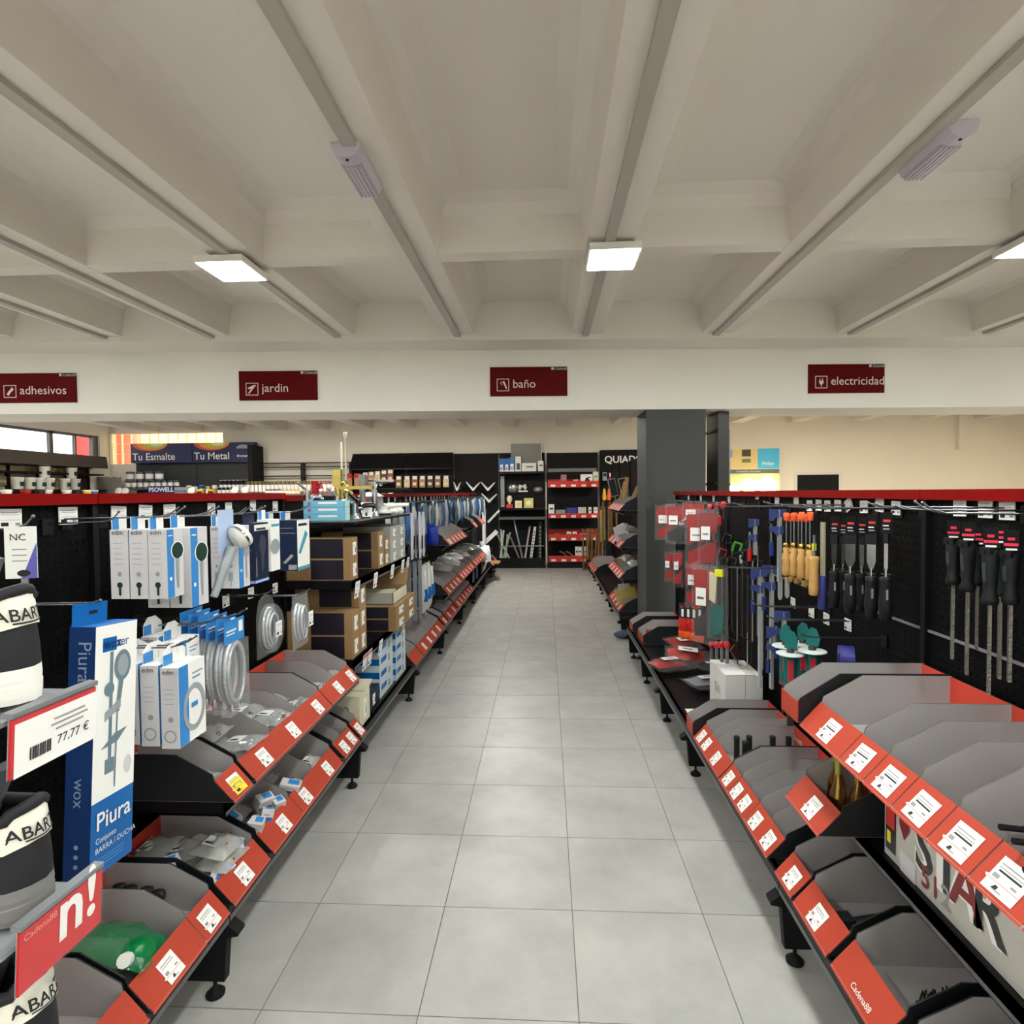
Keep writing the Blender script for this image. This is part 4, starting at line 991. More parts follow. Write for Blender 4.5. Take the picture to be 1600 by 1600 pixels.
# ------------------------------------------------------------------ glass display shelf with taps
t = thing('glass_shelf', 'thin glass display shelf for taps on black brackets above the cartons', 'shelf', (LXP, 2.93, 1.335), 0)
B().box(.035, .365, .01, 1.25, -.008, 0, mat('smoked_glass', (150, 160, 158), .05, alpha=.5, spec=.8)).obj('glass', t)
B().prism([(.034, -.008), (.37, -.008), (.37, -.012), (.034, -.05)], .02, .034, 'y', BLACK).obj('bracket', t)
B().prism([(.034, -.008), (.37, -.008), (.37, -.012), (.034, -.05)], 1.22, 1.234, 'y', BLACK).obj('bracket', t)
B().box(.352, .366, .01, 1.25, -.02, -.0085, BLACK).obj('edge_strip', t)
B().box(.034, .35, .012, 1.25, -.018, -.0105, BLACKM).obj('liner', t)
GT = 1.3355
def tap(x, y, label, m, h=.2, spout=.12, lever=True, thick=.013, ang=0.0, top=None):
    t = thing('tap', label, 'tap', (x, y, GT), ang, 'display taps')
    B().lathe([(.026, 0), (.027, .006), (.02, .01), (.019, .03)], m, 16).obj('base', t)
    B().lathe([(.018, .01), (.017, h * .5), (.018, h)], m, 16).obj('body', t)
    b = B(); b.tube([(0, 0, h * .72), (spout * .4, 0, h * .92), (spout * .8, 0, h * .92), (spout, 0, h * .80)], thick, m, 10); b.obj('spout', t)
    if lever: b = B(); b.tube([(0, 0, h), (0, 0, h + .02)], .016, m, 12); b.tube([(0, 0, h + .02), (-.05, 0, h + .06)], .006, m, 8); b.obj('lever', t)
    return t
tap(-1.08, 3.09, 'chrome basin tap at the near edge of the glass shelf', CHROME, .10, .09); tap(-1.21, 3.02, 'dark headed chrome tap beside the pale blue boxes', CHROME, .13, .08, ang=.8)
tap(-1.0, 3.19, 'low black and chrome tap behind the first basin tap', mat('dark_chrome', (60, 62, 66), .2, metal=1), .075, .09, ang=.4)
t = tap(-1.10, 3.16, 'pale gold tall tap with a flat spout on the glass shelf', GOLD, .21, .05, False)
B().box(-.014, .19, -.016, .016, .155, .172, GOLD).obj('flat_spout', t); B().box(-.022, .022, -.018, .018, .17, .26, GOLD).obj('column', t)
t = tap(-1.13, 3.30, 'pale gold tap with a tall shower rail standing on the glass shelf', GOLD, .16, .06, False)
B().lathe([(.006, .1), (.006, .42)], mat('white_gold', (236, 232, 210), .3, metal=.6), 8).obj('rail', t, (.0, .02, 0)); B().lathe([(.006, .1), (.006, .44), (.012, .45), (.012, .47)], mat('white_gold', (236, 232, 210), .3, metal=.6), 8).obj('rail', t, (.03, .0, 0))
t = tap(-1.04, 3.40, 'brushed steel straight tap behind the gold taps', STEEL, .19, .05, False)
B().box(-.02, .02, -.015, .015, .16, .24, STEEL).obj('column', t)
t = tap(-1.0, 3.50, 'chrome bridge tap with long flat arms on the glass shelf', CHROME, .22, .04, False); B().box(-.03, .12, -.02, .02, .20, .212, CHROME).obj('arm', t); B().box(-.01, .20, -.012, .012, .155, .163, mat('dark_chrome', (60, 62, 66), .2, metal=1)).obj('arm', t)
tap(-1.20, 3.1, 'red capped chrome tap at the back of the glass shelf', mat('red_chrome', (170, 30, 40), .25, metal=.5), .2, .03, False)
tap(-.985, 3.09, 'small chrome spray tap at the front of the glass shelf', CHROME, .06, .05, True, .008, 1.0)
t = thing('ticket_stand', 'white price card standing at the front of the glass shelf', 'card', (-.965, 3.22, GT), 0)
b = B(); M = frame((0, 0, 0), (.5, .86, 0), (0, 0, 1)); b.box(-.04, .04, 0, .085, -.001, .001, WHITE, M); b.rect(M, -.03, .03, .0, .006, INK, .0014); b.rect(M, -.01, .004, .012, .03, INK, .0014); b.box(-.04, -.02, 0, .085, -.03, -.001, WHITE, M); b.obj('card', t)
t = thing('card_basket', 'white topped red and grey pack of parts on the glass shelf', 'pack', (-1.06, 3.62, GT), 0)
b = B(); b.box(-.06, .06, -.055, .075, 0, .075, mat('grey_film', (150, 152, 156), .25, alpha=.8)); b.obj('pack', t)
b = B()
for k in range(3): b.box(-.062, -.0605, -.05 + .04 * k, -.02 + .04 * k, .06, .09, REDINK); b.box(-.055 + .04 * k, -.03 + .04 * k, -.0565, -.0555, .075, .10, REDINK)
b.obj('band', t); B().pillow(.13, .14, .05, OFFW, M=Matrix.Translation((0, .01, .115)), seed=2).obj('top', t); B().box(-.058, .058, -.053, .073, .075, .105, mat('grey_film', (150, 152, 156), .25, alpha=.8)).obj('neck', t)
for k, (x, y, s) in enumerate(((-.985, 3.62, 1), (-1.0, 3.74, .9), (-1.08, 3.80, 1), (-.99, 3.88, .9), (-1.06, 3.95, 1), (-.985, 4.02, .8), (-1.12, 3.9, 1), (-1.09, 4.06, .9))):
    t = thing('sink_waste', '%s waste fitting on the glass shelf, %s from the near edge' % ('black and white' if k == 0 else 'white', ORD[k]), 'fitting', (x, y, GT), 0, 'waste fittings on the glass shelf')
    m = OFFW if k else INK
    B().lathe([(.03 * s, 0), (.045 * s, .012), (.046 * s, .02), (.03 * s, .03), (.026 * s, .05), (.03 * s, .055)], m if k else OFFW, 14).obj('cup', t)
    B().tube([(0, 0, .04), (.02, .01, .055), (.06, .02, .055)], .016 * s, OFFW, 10).obj('elbow', t)
    if k == 0: B().lathe([(.05, 0), (.05, .012)], INK, 16).obj('seal', t)
# pale blue boxes just before the taps
for k in range(3):
    t = thing('pale_blue_box', 'pale blue flat box, %s of three stacked at the end of the red rail' % ('lowest', 'middle', 'topmost')[k], 'box', (-1.0, 2.945, GT + .033 * k), 0, 'pale blue boxes')
    PB = mat('pale_blue_print', (112, 178, 208), .4)
    B().box(-.2, 0, 0, .10, 0, .032, PB).obj('carton', t)
    b = B(); M = frame((-.2, 0, 0), (1, 0, 0), (0, 0, 1)); b.rect(M, .075, .17, .016, .026, WHITE); disc(b, M, .03, .018, .009, mat('magenta_print', (160, 80, 150), .4), n=10); b.rect(frame((0, 0, 0), (0, 1, 0), (0, 0, 1)), .03, .1, 0, .032, mat('pale_mint', (176, 214, 214), .5)); b.obj('print', t)

# ------------------------------------------------------------------ far half of the bathroom aisle: hanging goods
def hang_pack(x, y, ztop, w, h, label, body, head=None, group='hanging packs of the far bathroom aisle', th=.02, seed=1, name='hanging_pack', printm=None):
    t = thing(name, label, 'pack', (x, y, ztop), 0, group)
    b = B(); b.pillow(w, h, th, body, M=frame((0, w / 2, -h / 2), (0, 1, 0), (0, 0, 1)), nx=5, ny=6, seed=seed); b.obj('pouch', t)
    if head: B().box(-.002, .002, w * .08, w * .92, -h * .24, .02, head).obj('header', t)
    if printm:
        b = B(); b.rect(frame((th * .5, 0, -h), (0, 1, 0), (0, 0, 1)), w * .25, w * .75, h * .2, h * .5, printm, .002); b.obj('insert', t)
    return t
P_ = [FILM2, mat('white_pouch', (216, 214, 206), .4), mat('grey_blue_pouch', (96, 124, 140), .4), mat('navy_pouch', (30, 62, 98), .4), mat('pearl_pouch', (198, 202, 200), .3), mat('blue_pouch', (60, 108, 170), .4)]
n = 0
for row, (y0, y1, cnt) in enumerate(((4.30, 5.35, 5), (5.55, 6.65, 6), (6.8, 7.9, 6), (8.05, 9.2, 6), (9.3, 10.9, 7))):
    for k in range(cnt):
        y = y0 + (y1 - y0) * k / cnt; c = P_[(n * 5 + row) % 6]
        h = (.30 if row == 0 else (.24 if n % 3 else .30)); 
        for q in range(2):
            hang_pack(LXP + .26 - .10 * q, y, 1.375 - .02 * q, .11, h, '%s %spack below the red rail, on hook number %s of the far bathroom aisle' % (('clear', 'white', 'slate', 'navy', 'pearl', 'blue')[(n * 5 + row + q) % 6], ('front ', 'rear ')[q], ORD[n]), P_[(n * 5 + row + q) % 6], (None, WHITE, BLUE, NAVY)[n % 4], seed=n + 40 * q, printm=(BLUE, None, SILVERP)[n % 3], th=.045)
        hk(Lb, y + .055, 1.385, .26); tk(Lb, y + .05, 1.392, .045, .045)
        n += 1
        if n == 28: break
    if n == 28: break
for k in range(4):
    hang_pack(LXP + .36 + .045 * (k % 2), 4.21 + .06 * k, 1.33, .085, .33, 'long lilac white cable pack hanging beside the grey tap cartons, %s of four' % ORD[k], mat('lilac_pouch', (198, 196, 206), .35), None, 'lilac cable packs', .03, 50 + k, printm=INK)
t = thing('blue_bag', 'bright blue bag hung on the black end of the high coral bin', 'bag', (-1.04, 5.47, 1.10), 0)
B().pillow(.12, .17, .03, mat('ultramarine', (12, 40, 150), .4), M=frame((0, 0, -.02), (1, 0, 0), (0, 0, 1)), seed=3).obj('pouch', t); B().box(-.03, .03, -.012, -.010, .055, .085, mat('ultramarine', (12, 40, 150), .4)).obj('hang_tab', t)
for k in range(3):
    t = thing('long_bar', 'long grey profile bar hung upright after the cartons, %s of three' % ORD[k], 'bar', (-1.03 + .02 * k, 4.42 + .10 * k, .50), 0, 'hung profile bars')
    B().prism([(0, 0), (.03, 0), (.03, .006), (.006, .006), (.006, .05), (0, .05)], 0, .45, 'z', mat('bar_grey', (150, 154, 162), .35, metal=.4)).obj('profile', t); B().box(.004, .03, .006, .0075, .1, .40, WHITE).obj('label_strip', t)
for k in range(3):
    t = thing('toilet_brush_pack', 'white bagged brush hanging over the middle tier, %s of three' % ORD[k], 'brush', (-1.0, 4.78 + .15 * k, .90), 0, 'bagged brushes')
    b = B(); b.pillow(.12, .42, .07, mat('brush_film', (222, 222, 216), .3, alpha=.8), M=frame((0, 0, -.22), (0, 1, 0), (0, 0, 1)), seed=k); b.obj('bag', t)
    B().tube([(.03, 0, -.05), (.036, 0, -.2)], .009, OFFW, 8).obj('handle', t); B().lathe([(.02, -.3), (.028, -.27), (.022, -.2)], BLUE2, 12, (.03, 0, 0)).obj('brush_head', t)
    B().box(-.02, .02, -.035, .035, -.405, -.395, INK).obj('seal', t)
    hk(Lb, 4.78 + .15 * k, .91, .30)
for k in range(3):
    hang_pack(LXP + .22, 4.72 + .13 * k, 1.02 - .03 * k, .09, .16, 'dark navy header pack above the bagged brushes, %s of three' % ORD[k], NAVY, INK, 'navy header packs', .02, 70 + k)
for k, (x, y, z) in enumerate(((-1.08, 6.1, .715), (-1.08, 6.62, .715), (-1.1, 7.0, .72), (-1.08, 7.4, .72), (-1.1, 7.95, .72), (-1.08, 8.4, .72))):
    fitting_bag(x, y, z, 'glinting clear bag heaped on the middle tier bins of the far bathroom aisle, number %s' % ORD[k],   .26, .3, .10, 90 + k, .1 * k, FILM2, (STEEL,), .05, 'bags heaped on the far middle tier')
for k, (x, y) in enumerate(((-.95, 7.75), (-.95, 8.15), (-.93, 8.6))):
    hang_pack(x, y, .50, .16, .2, 'navy and white pack hung low before the deck end, %s of three' % ORD[k], (NAVY, P_[5], NAVY)[k], WHITE, 'low navy packs', .03, 100 + k)
t = thing('white_bundle', 'white crumpled bag on the middle tier at the end of the bathroom aisle', 'bag', (-.98, 9.32, .50), .3)
B().pillow(.24, .3, .16, mat('white_plastic_bag', (224, 228, 230), .3), M=frame((0, 0, .03), (1, 0, 0), (0, .6, .8)), seed=12).obj('bag', t); B().pillow(.06, .12, .04, mat('white_plastic_bag', (224, 228, 230), .3), M=frame((-.02, 0, .16), (1, 0, 0), (0, 0, 1)), seed=3).obj('knot', t)
t = thing('wood_board', 'pale wooden board lying across the deck end by the far wall', 'board', (-1.28, 10.0, DECK + .002), 0)
B().box(0, .50, 0, .32, 0, .025, mat('pine', (190, 158, 112), .6, noise=.1, scale=6)).obj('plank', t)
for k in range(3):
    t = thing('white_folder', 'white and teal flat pack leaning at the deck end, %s of three' % ORD[k], 'pack', (-.95, 9.02 + .14 * k, DECK + .001), 0, 'leaning flat packs'); t.rotation_euler = (0, .35, 0)
    B().box(-.02, .0, 0, .12, 0, .16, OFFW).obj('carton', t); B().rect(frame((0, 0, 0), (0, 1, 0), (0, 0, 1)), .02, .1, .06, .12, DKGREEN).obj('print', t)
# ------------------------------------------------------------------ goods of the tool side
DGREY = mat('soft_grey_grip', (46, 52, 56), .6); BLKG = mat('black_grip', (20, 22, 24), .5, spec=.3); FILEM = mat('file_steel', (124, 120, 112), .42, metal=.8, bump=.5, scale=160)
WOOD = mat('turned_beech', (196, 150, 88), .4, noise=.12, scale=22); ORANGE = mat('orange_cap', (236, 92, 40), .45); CBLUE = mat('clamp_blue', (30, 48, 110), .35); BAR = mat('clamp_bar', (186, 192, 190), .35, metal=.5)
DARKC = mat('black_hang_card', (10, 10, 12), .5, spec=.2)
TEALP = mat('teal_plastic', (0, 96, 92), .4); REDBAG = mat('red_bag_card', (164, 14, 14), .4); PINKR = mat('pink_red_print', (214, 40, 70), .45)
for kb, bb_ in enumerate(Rb[:2]):
    L_ = RY[kb + 1] - RY[kb]; B().box(-.004, 0, .03, L_ - .002, 1.036, 1.044, mat('joint_strip', (120, 120, 122), .35)).obj('panel_joint', bb_)
# hooks and tickets of the tool panels
for y, z, l, d in ((1.42, 1.405, .30, True), (1.50, 1.41, .30, True), (1.58, 1.415, .32, True), (1.90, 1.405, .30, True), (2.02, 1.40, .30, True), (2.16, 1.40, .32, True), (2.38, 1.405, .30, True), (2.62, 1.395, .34, True), (2.9, 1.385, .34, True), (2.72, 1.12, .36, True), (2.5, .99, .30, True), (2.34, .97, .30, True), (3.3, 1.39, .34, False), (3.55, 1.39, .3, False), (4.0, 1.39, .3, False), (4.35, 1.39, .3, False), (4.8, 1.39, .3, False), (5.1, 1.39, .3, False), (2.1, .96, .28, False)):
    hk(Rb, y, z, l, d, .014 if y > 1.45 else .03)
for px, py in ((1500, 781), (1540, 782), (1574, 784), (1400, 783), (1374, 779), (1350, 782), (1328, 778), (1309, 781), (1293, 782), (1279, 781), (1265, 782), (1244, 777), (1214, 777), (1183, 767), (1139, 776), (1115, 774), (1095, 774), (1076, 774), (1239, 934), (1268, 948), (1291, 958), (1325, 967), (1158, 868)):
    p = at(px, py, X=RXP - .006); tk(Rb, p.y, p.z - .045, .05, .045, {1328: .5, 1374: -.08}.get(px, RND.uniform(-.03, .03)))

def at_tool(px, py, X):
    p = at(px, py, X=X); return (X, p.y, p.z)
# files with grey grips
def file_tool(px, ytop, X, hl, bl, bw, label):
    t = thing('hand_file', label, 'file', at_tool(px, ytop, X), 0, 'black handled files')
    b = B(); M = frame((0, 0, 0), (.75, -.66, 0), (0, 0, 1)); b.box(-.013, .013, -.006, .045, -.001, .001, DARKC, M); b.rect(M, -.012, .012, .012, .018, PINKR, .0016); b.rect(M, -.006, .006, .024, .03, PINKR, .0016); b.rect(M, -.009, .010, .002, .007, WHITE, .0016); b.obj('hang_card', t)
    b = B(); b.lathe([(.008, -hl), (.015, -hl + .002), (.0165, -hl + .012), (.012, -hl + .026), (.0135, -hl + .05), (.0155, -hl * .35), (.016, -.012), (.012, -.002), (.004, 0)], BLKG, 14); b.obj('handle', t)
    b = B(); b.lathe([(.0138, -hl + .05), (.0160, -hl * .35), (.0163, -.03)], DGREY, 14, sx=1.02, sy=.72, smooth=True); b.box(-.008, -.018, -.006, .006, -.012, -.004, BLKG); b.obj('grip', t)
    B().box(-bw / 2, bw / 2, -.003, .003, -hl - bl, -hl, FILEM, Matrix.Rotation(1.1, 4, 'Z')).obj('blade', t)
    B().box(-.017, .017, -.012, .012, -.012, .003, BLKG, Matrix.Rotation(.3, 4, 'Z')).obj('clip', t)
for a in ((1490, 842, .985, .112, .18, .020, 'far black handled file nearest the chisels, short flat blade'), (1513, 846, .985, .118, .195, .021, 'black handled file with a broad flat blade, second in front'), (1528, 852, 1.07, .10, .16, .010, 'thin round file hanging behind the first two'),
          (1548, 857, .955, .122, .195, .013, 'black handled file with the lowest reaching narrow blade'), (1564, 850, 1.04, .12, .19, .020, 'dim broad file hanging behind the narrow one'), (1580, 862, .98, .112, .165, .018, 'black handled file cut nearest to the frame edge'), (1640, 868, .98, .115, .17, .018, 'black handled file beyond the others, close to the camera')):
    file_tool(*a)
# chisels, grip down
def chisel(px, ytop, X, label, bw=.022, bl=.10, hl=.128):
    t = thing('wood_chisel', label, 'chisel', at_tool(px, ytop, X), 0, 'black handled chisels')
    M = frame((0, 0, 0), (.75, -.66, 0), (0, 0, 1))
    b = B().box(-.015, .015, 0, .062, -.001, .001, DARKC, M); b.rect(M, -.008, .010, .034, .041, REDINK, .0016); b.rect(M, -.009, .006, .022, .025, WHITE, .0016); b.rect(M, -.008, .008, .012, .016, GINK, .0016); b.obj('hang_card', t)
    B().box(-bw * .65, bw * .65, -.028, .002, -.008, .008, BLKG, M).obj('blade_guard', t)
    b = B(); b.prism([(-bw / 2, -.026), (bw / 2, -.026), (bw / 2, -bl + .02), (.005, -bl - .005), (-.005, -bl - .005), (-bw / 2, -bl + .02)], -.0025, .0025, 'z', CHROME, M=M); b.tube([M @ Vector((0, -bl, 0)), M @ Vector((0, -bl - .03, 0))], .005, CHROME, 8); b.obj('blade', t)
    b = B(); b.lathe([(.004, -bl - hl - .025), (.015, -bl - hl - .02), (.0195, -bl - hl + .02), (.0165, -bl - .08), (.0155, -bl - .04), (.017, -bl - .028), (.012, -bl - .024)], BLKG, 14); b.rect(frame((-.006, -.0175, -bl - hl * .7), (0, 0, 1), (-1, 0, 0)), 0, .03, -.003, .003, GINK); b.obj('handle', t)
    B().tube([M @ Vector((-.012, -bl - .018, .0)), M @ Vector((.012, -bl - .018, 0))], .003, INK, 6).obj('collar', t)
for a in ((1304, 836, .99, 'black handled chisel beside the blue handled flat file', .018), (1329, 836, .97, 'black handled chisel with the broadest bright blade', .030), (1347, 838, 1.05, 'black handled chisel in shadow between the two broad ones', .014), (1362, 836, .98, 'black handled chisel second from the empty hook', .024), (1385, 834, .98, 'narrow black handled chisel nearest the empty hook', .010), (1318, 838, 1.06, 'dim chisel hanging behind the broad bladed one', .012)):
    chisel(*a)
# wood handled gouges
def gouge(px, yt, X, label, sl=.10, hl=.115, cap=True, blade=False):
    t = thing('wood_handled_gouge', label, 'gouge', at_tool(px, yt, X), 0, 'wood handled gouges')
    if cap: B().lathe([(.0105, -.032), (.0115, -.03), (.0115, -.002), (.009, 0)], ORANGE, 10).obj('blade_cap', t)
    B().lathe([(.0035, -sl - .03), (.0042, -.03)], STEEL, 8).obj('shaft', t)
    B().lathe([(.009, -sl - .042), (.0125, -sl - .04), (.0135, -sl - .03), (.010, -sl - .022)], BRASS, 12).obj('ferrule', t)
    z = -sl - .042
    B().lathe([(.010, z - hl), (.0155, z - hl + .004), (.0165, z - hl + .03), (.0145, z - hl * .5), (.0175, z - hl * .38), (.016, z - hl * .25), (.0115, z - hl * .16), (.0135, z - .004), (.011, z)], WOOD, 14).obj('handle', t)
    B().lathe([(.006, z - hl - .006), (.011, z - hl - .004), (.0115, z - hl + .003)], BRASS, 10).obj('end_cap', t)
for k, (px, yt, X) in enumerate(((1229, 801, .98), (1241, 801, 1.0), (1253, 800, .98), (1266, 800, .99))): gouge(px, yt, X, 'wood handled gouge with an orange blade cap, %s of the front four' % ORD[k])
for k, (px, yt, X) in enumerate(((1236, 803, 1.05), (1248, 803, 1.06), (1260, 803, 1.05))): gouge(px, yt, X, 'wood handled gouge hanging lower behind the front four, %s of three' % ORD[k], .13, .12)
t = thing('wood_handled_gouge', 'single lower hanging wood handle with a yellow tag, next to the flat file', 'gouge', at_tool(1272, 858, .95), 0)
B().lathe([(.012, -.165), (.0165, -.16), (.017, -.13), (.014, -.08), (.016, -.04), (.018, -.03), (.012, -.025)], WOOD, 14).obj('handle', t); B().lathe([(.005, -.03), (.005, .05)], STEEL, 8).obj('shaft', t); B().box(-.006, .006, -.004, .004, -.005, .02, mat('lime_yellow', (220, 220, 30), .5)).obj('tag', t)
t = thing('flat_file', 'pale flat blade with a blue handle hanging between gouges and chisels', 'file', at_tool(1286, 816, .98), 0)
B().box(-.003, .003, -.014, .014, -.19, 0, mat('pale_blade', (176, 172, 146), .4, metal=.3)).obj('blade', t); B().lathe([(.013, -.31), (.0155, -.305), (.015, -.20), (.012, -.19)], mat('handle_blue', (42, 48, 110), .4), 12, sy=1.1).obj('handle', t)
for k, (px, yt, X) in enumerate(((1219, 905, 1.03), (1230, 902, 1.05))):
    t = thing('saw_blade', 'white tongue shaped blade hanging under the gouges, %s of two' % ORD[k], 'blade', at_tool(px, yt, X), 0, 'white blades')
    B().prism([(-.010, 0), (.010, 0), (.010, -.08), (.004, -.092), (-.004, -.092), (-.010, -.08)], -.001, .001, 'y', mat('white_blade', (214, 218, 220), .3, metal=.2)).obj('blade', t)
# blue clamps
def clamp(px, yt, X, bl, label, hs=.8):
    t = thing('bar_clamp', label, 'clamp', at_tool(px, yt, X), 0, 'blue bar clamps')
    B().box(-.006, .006, -.012, .012, -bl, .01, BAR).obj('bar', t)
    b = B(); M = frame((0, 0, 0), (.9, -.44, 0), (0, 0, 1))
    b.prism([(-.05 * hs, .012), (.03 * hs, .012), (.035 * hs, -.01), (.018 * hs, -.022), (-.018 * hs, -.022), (-.03 * hs, -.05 * hs), (-.05 * hs, -.045 * hs)], -.012, .012, 'z', CBLUE, M=M)
    b.prism([(-.05 * hs, -.065), (.02 * hs, -.06), (.02 * hs, -.095), (-.012 * hs, -.10), (-.03 * hs, -.085), (-.05 * hs, -.088)], -.012, .012, 'z', CBLUE, M=M); b.obj('jaw', t)
    B().tube([M @ Vector((-.04 * hs, -.13, 0)), M @ Vector((-.04 * hs, -.05, 0))], .005, STEEL, 8).obj('screw', t); B().tube([M @ Vector((-.04 * hs, -.19, 0)), M @ Vector((-.04 * hs, -.13, 0))], .010, REDP if hs < .65 else CBLUE, 10).obj('handle', t)
clamp(1188, 893, .97, .53, 'blue clamp with a long pale bar, in front on the lower hook'); clamp(1206, 888, 1.0, .54, 'blue clamp with a long grey bar, right behind the first'); clamp(1218, 800, 1.0, .30, 'blue clamp hanging high beside the gouges')
clamp(1180, 815, 1.0, .16, 'small clamp with a red grip hanging beside the blue clamps', .6)
clamp(1225, 960, 1.0, .10, 'short blue clamp above the guarded chisels', .75); clamp(1212, 985, 1.0, .12, 'short blue clamp half hidden behind the long bars', .75)
# chisels with a hand guard disc
def guard_chisel(px, yd, X, label):
    t = thing('guarded_chisel', label, 'chisel', at_tool(px, yd, X), 0, 'guarded chisels')
    B().lathe([(.046, -.004), (.050, -.002), (.050, .001), (.046, .003), (.01, .004)], mat('guard_white', (206, 212, 210), .35), 22).obj('guard', t)
    B().lathe([(.013, .003), (.014, .014), (.009, .02)], DGREY, 10).obj('head', t)
    b = B(); b.lathe([(.016, -.15), (.022, -.145), (.0215, -.06), (.024, -.02), (.022, -.004)], TEALP, 14); b.obj('handle', t)
    B().box(-.016, .002, -.0255, -.018, -.10, -.022, mat('guard_red', (190, 48, 60), .45)).obj('stripe', t); B().lathe([(.0225, -.152), (.0225, -.146)], mat('guard_red', (190, 48, 60), .45), 14).obj('end_ring', t)
    B().prism([(-.011, -.27), (.011, -.27), (.011, -.15), (-.011, -.15)], -.006, .006, 'y', mat('dull_steel', (92, 90, 90), .45, metal=.8)).obj('shank', t)
    b = B(); M = frame((.0, 0, .018), (.75, -.66, 0), (.2, 0, 1)); b.prism([(-.022, 0), (.022, 0), (.026, .03), (.012, .062), (-.006, .068), (-.022, .045)], -.001, .001, 'z', TEALP, M=M); b.obj('hang_card', t)
for a in ((1235, 1021, .90, 'teal chisel with a white guard disc, nearest of four'), (1269, 1017, .97, 'teal chisel with a white guard disc beside the blue arch'), (1227, 1009, .95, 'teal chisel with a white disc behind the nearest one'), (1254, 1006, 1.02, 'teal chisel with a white disc in the rear against the panel')): guard_chisel(*a)
t = thing('arch_clamp', 'violet blue arch shaped clamp lying over the top bin', 'clamp', at_tool(1322, 1040, 1.0), 0)
b = B(); M = frame((0, 0, -.04), (-.3, -.95, 0), (0, 0, 1)); n = 14
pts_o = [(.036 * math.cos(math.pi * k / n), .055 + .052 * math.sin(math.pi * k / n)) for k in range(n + 1)]; pts_i = [(.017 * math.cos(math.pi * k / n), .052 + .03 * math.sin(math.pi * k / n)) for k in range(n + 1)]
b.prism([(.036, 0)] + pts_o + [(-.036, 0), (-.017, 0)] + pts_i[::-1] + [(.017, 0)], -.022, .022, 'z', mat('violet_blue', (44, 44, 128), .4), M=M); b.obj('arch', t)
# dim saws and frames in the middle of the tool wall
for k in range(12):
    px = 1104 + 8 * k; X = 1.0 + .03 * (k % 3); py = 842 + (k * 37) % 60; ln = .40 + .05 * (k % 3)
    t = thing('hacksaw', 'dark hacksaw frame in the dim middle of the tool wall, %s after the red bags' % ORD[k], 'saw', at_tool(px, py, X), 0, 'hanging hacksaws')
    M = frame((0, 0, 0), (.85, -.5, 0), (0, 0, 1)); DK = mat('saw_frame', (46, 44, 46), .35, metal=.6)
    b = B(); b.tube([M @ Vector(p) for p in ((0, 0, 0), (-.05, -.02, 0), (-.05, -ln + .02, 0), (0, -ln, 0))], .004, DK, 6); b.obj('frame', t)
    B().box(-.003, .003, -ln, -.002, -.0006, .0006, STEEL, M).obj('blade', t)
    b = B(); b.tube([M @ Vector((-.01, .0, 0)), M @ Vector((0, .035, 0)), M @ Vector((-.035, .045, 0)), M @ Vector((-.05, .0, 0))], .009, (mat('saw_green', (60, 140, 40), .4) if k in (1, 7) else (mat('saw_red', (130, 20, 26), .4) if k in (0, 4) else BLKG)), 8); b.obj('handle', t)
t = thing('try_square', 'grey steel square hanging between the saws', 'square', at_tool(1112, 830, .90), 0)
M = frame((0, 0, 0), (-.7, -.7, 0), (0, 0, 1)); B().prism([(0, 0), (.10, 0), (.10, -.012), (.022, -.02), (.016, -.1), (0, -.16)], -.001, .001, 'z', mat('square_steel', (110, 112, 116), .3, metal=.8), M=M).obj('blade', t)
for k, (px, py) in enumerate(((1113, 790), (1124, 788), (1134, 787))):
    t = thing('red_plier_pack', 'black pack with a red round top under the rail, %s of three' % ORD[k], 'pack', at_tool(px, py, 1.0), 0, 'red topped packs')
    B().box(-.012, .012, -.02, .02, -.085, 0, INK).obj('pack', t); B().lathe([(.006, 0), (.016, .006), (.018, .025), (.012, .04), (.004, .044)], mat('bright_red', (208, 40, 50), .3), 12, (-.014, -.004, -.03)).obj('knob', t)
for k, (px, py) in enumerate(((1113, 800), (1122, 806))):
    t = thing('level_vial_pack', ('red and black pack with a lime vial below the red topped packs', 'second vial pack, orange edged, near the grey square')[k], 'pack', at_tool(px - 14 * (1 - k), py, .97), 0)
    B().box(-.012, .012, -.025, .025, -.05, 0, (INK, mat('bright_red', (208, 40, 50), .3))[k]).obj('pack', t); B().box(-.0135, -.012, -.02, .018, -.035, -.012, (mat('lime_green', (130, 220, 40), .4), ORANGE)[k]).obj('vial', t)

# red bagged goods
def red_bag(px, py, X, w, h, label, red=REDBAG, seed=1, dark=True, ang=(.8, -.6)):
    t = thing('red_bag_pack', label, 'bag', at_tool(px, py, X), 0, 'red carded bags')
    M = frame((0, 0, -h / 2), (ang[0], ang[1], 0), (0, 0, 1))
    B().pillow(w, h, .055, film('glossy_film', (150, 146, 146), .13, .08), M=M, seed=seed, lump=.4, nx=6, ny=7).obj('bag', t)
    b = B(); b.prism([(-w * .38, -h * .1), (w * .38, h * .12), (w * .40, h * .42), (-w * .40, h * .42)], -.004, .004, 'z', red, M=M); b.prism([(-w * .36, -h * .42), (w * .3, -h * .40), (w * .38, -h * .02), (-w * .38, -h * .22)], -.004, .004, 'z', red if not dark else mat('dark_tool', (50, 48, 50), .4), M=M); b.obj('card', t)
    b = B(); Mz = M @ Matrix.Translation((0, 0, .0285)); b.box(-w * .24, w * .16, -h * .02, h * .2, -.0006, .0006, WHITE, Mz); b.rect(Mz, -w * .18, w * .08, h * .06, h * .09, INK); b.obj('sticker', t)
    return t
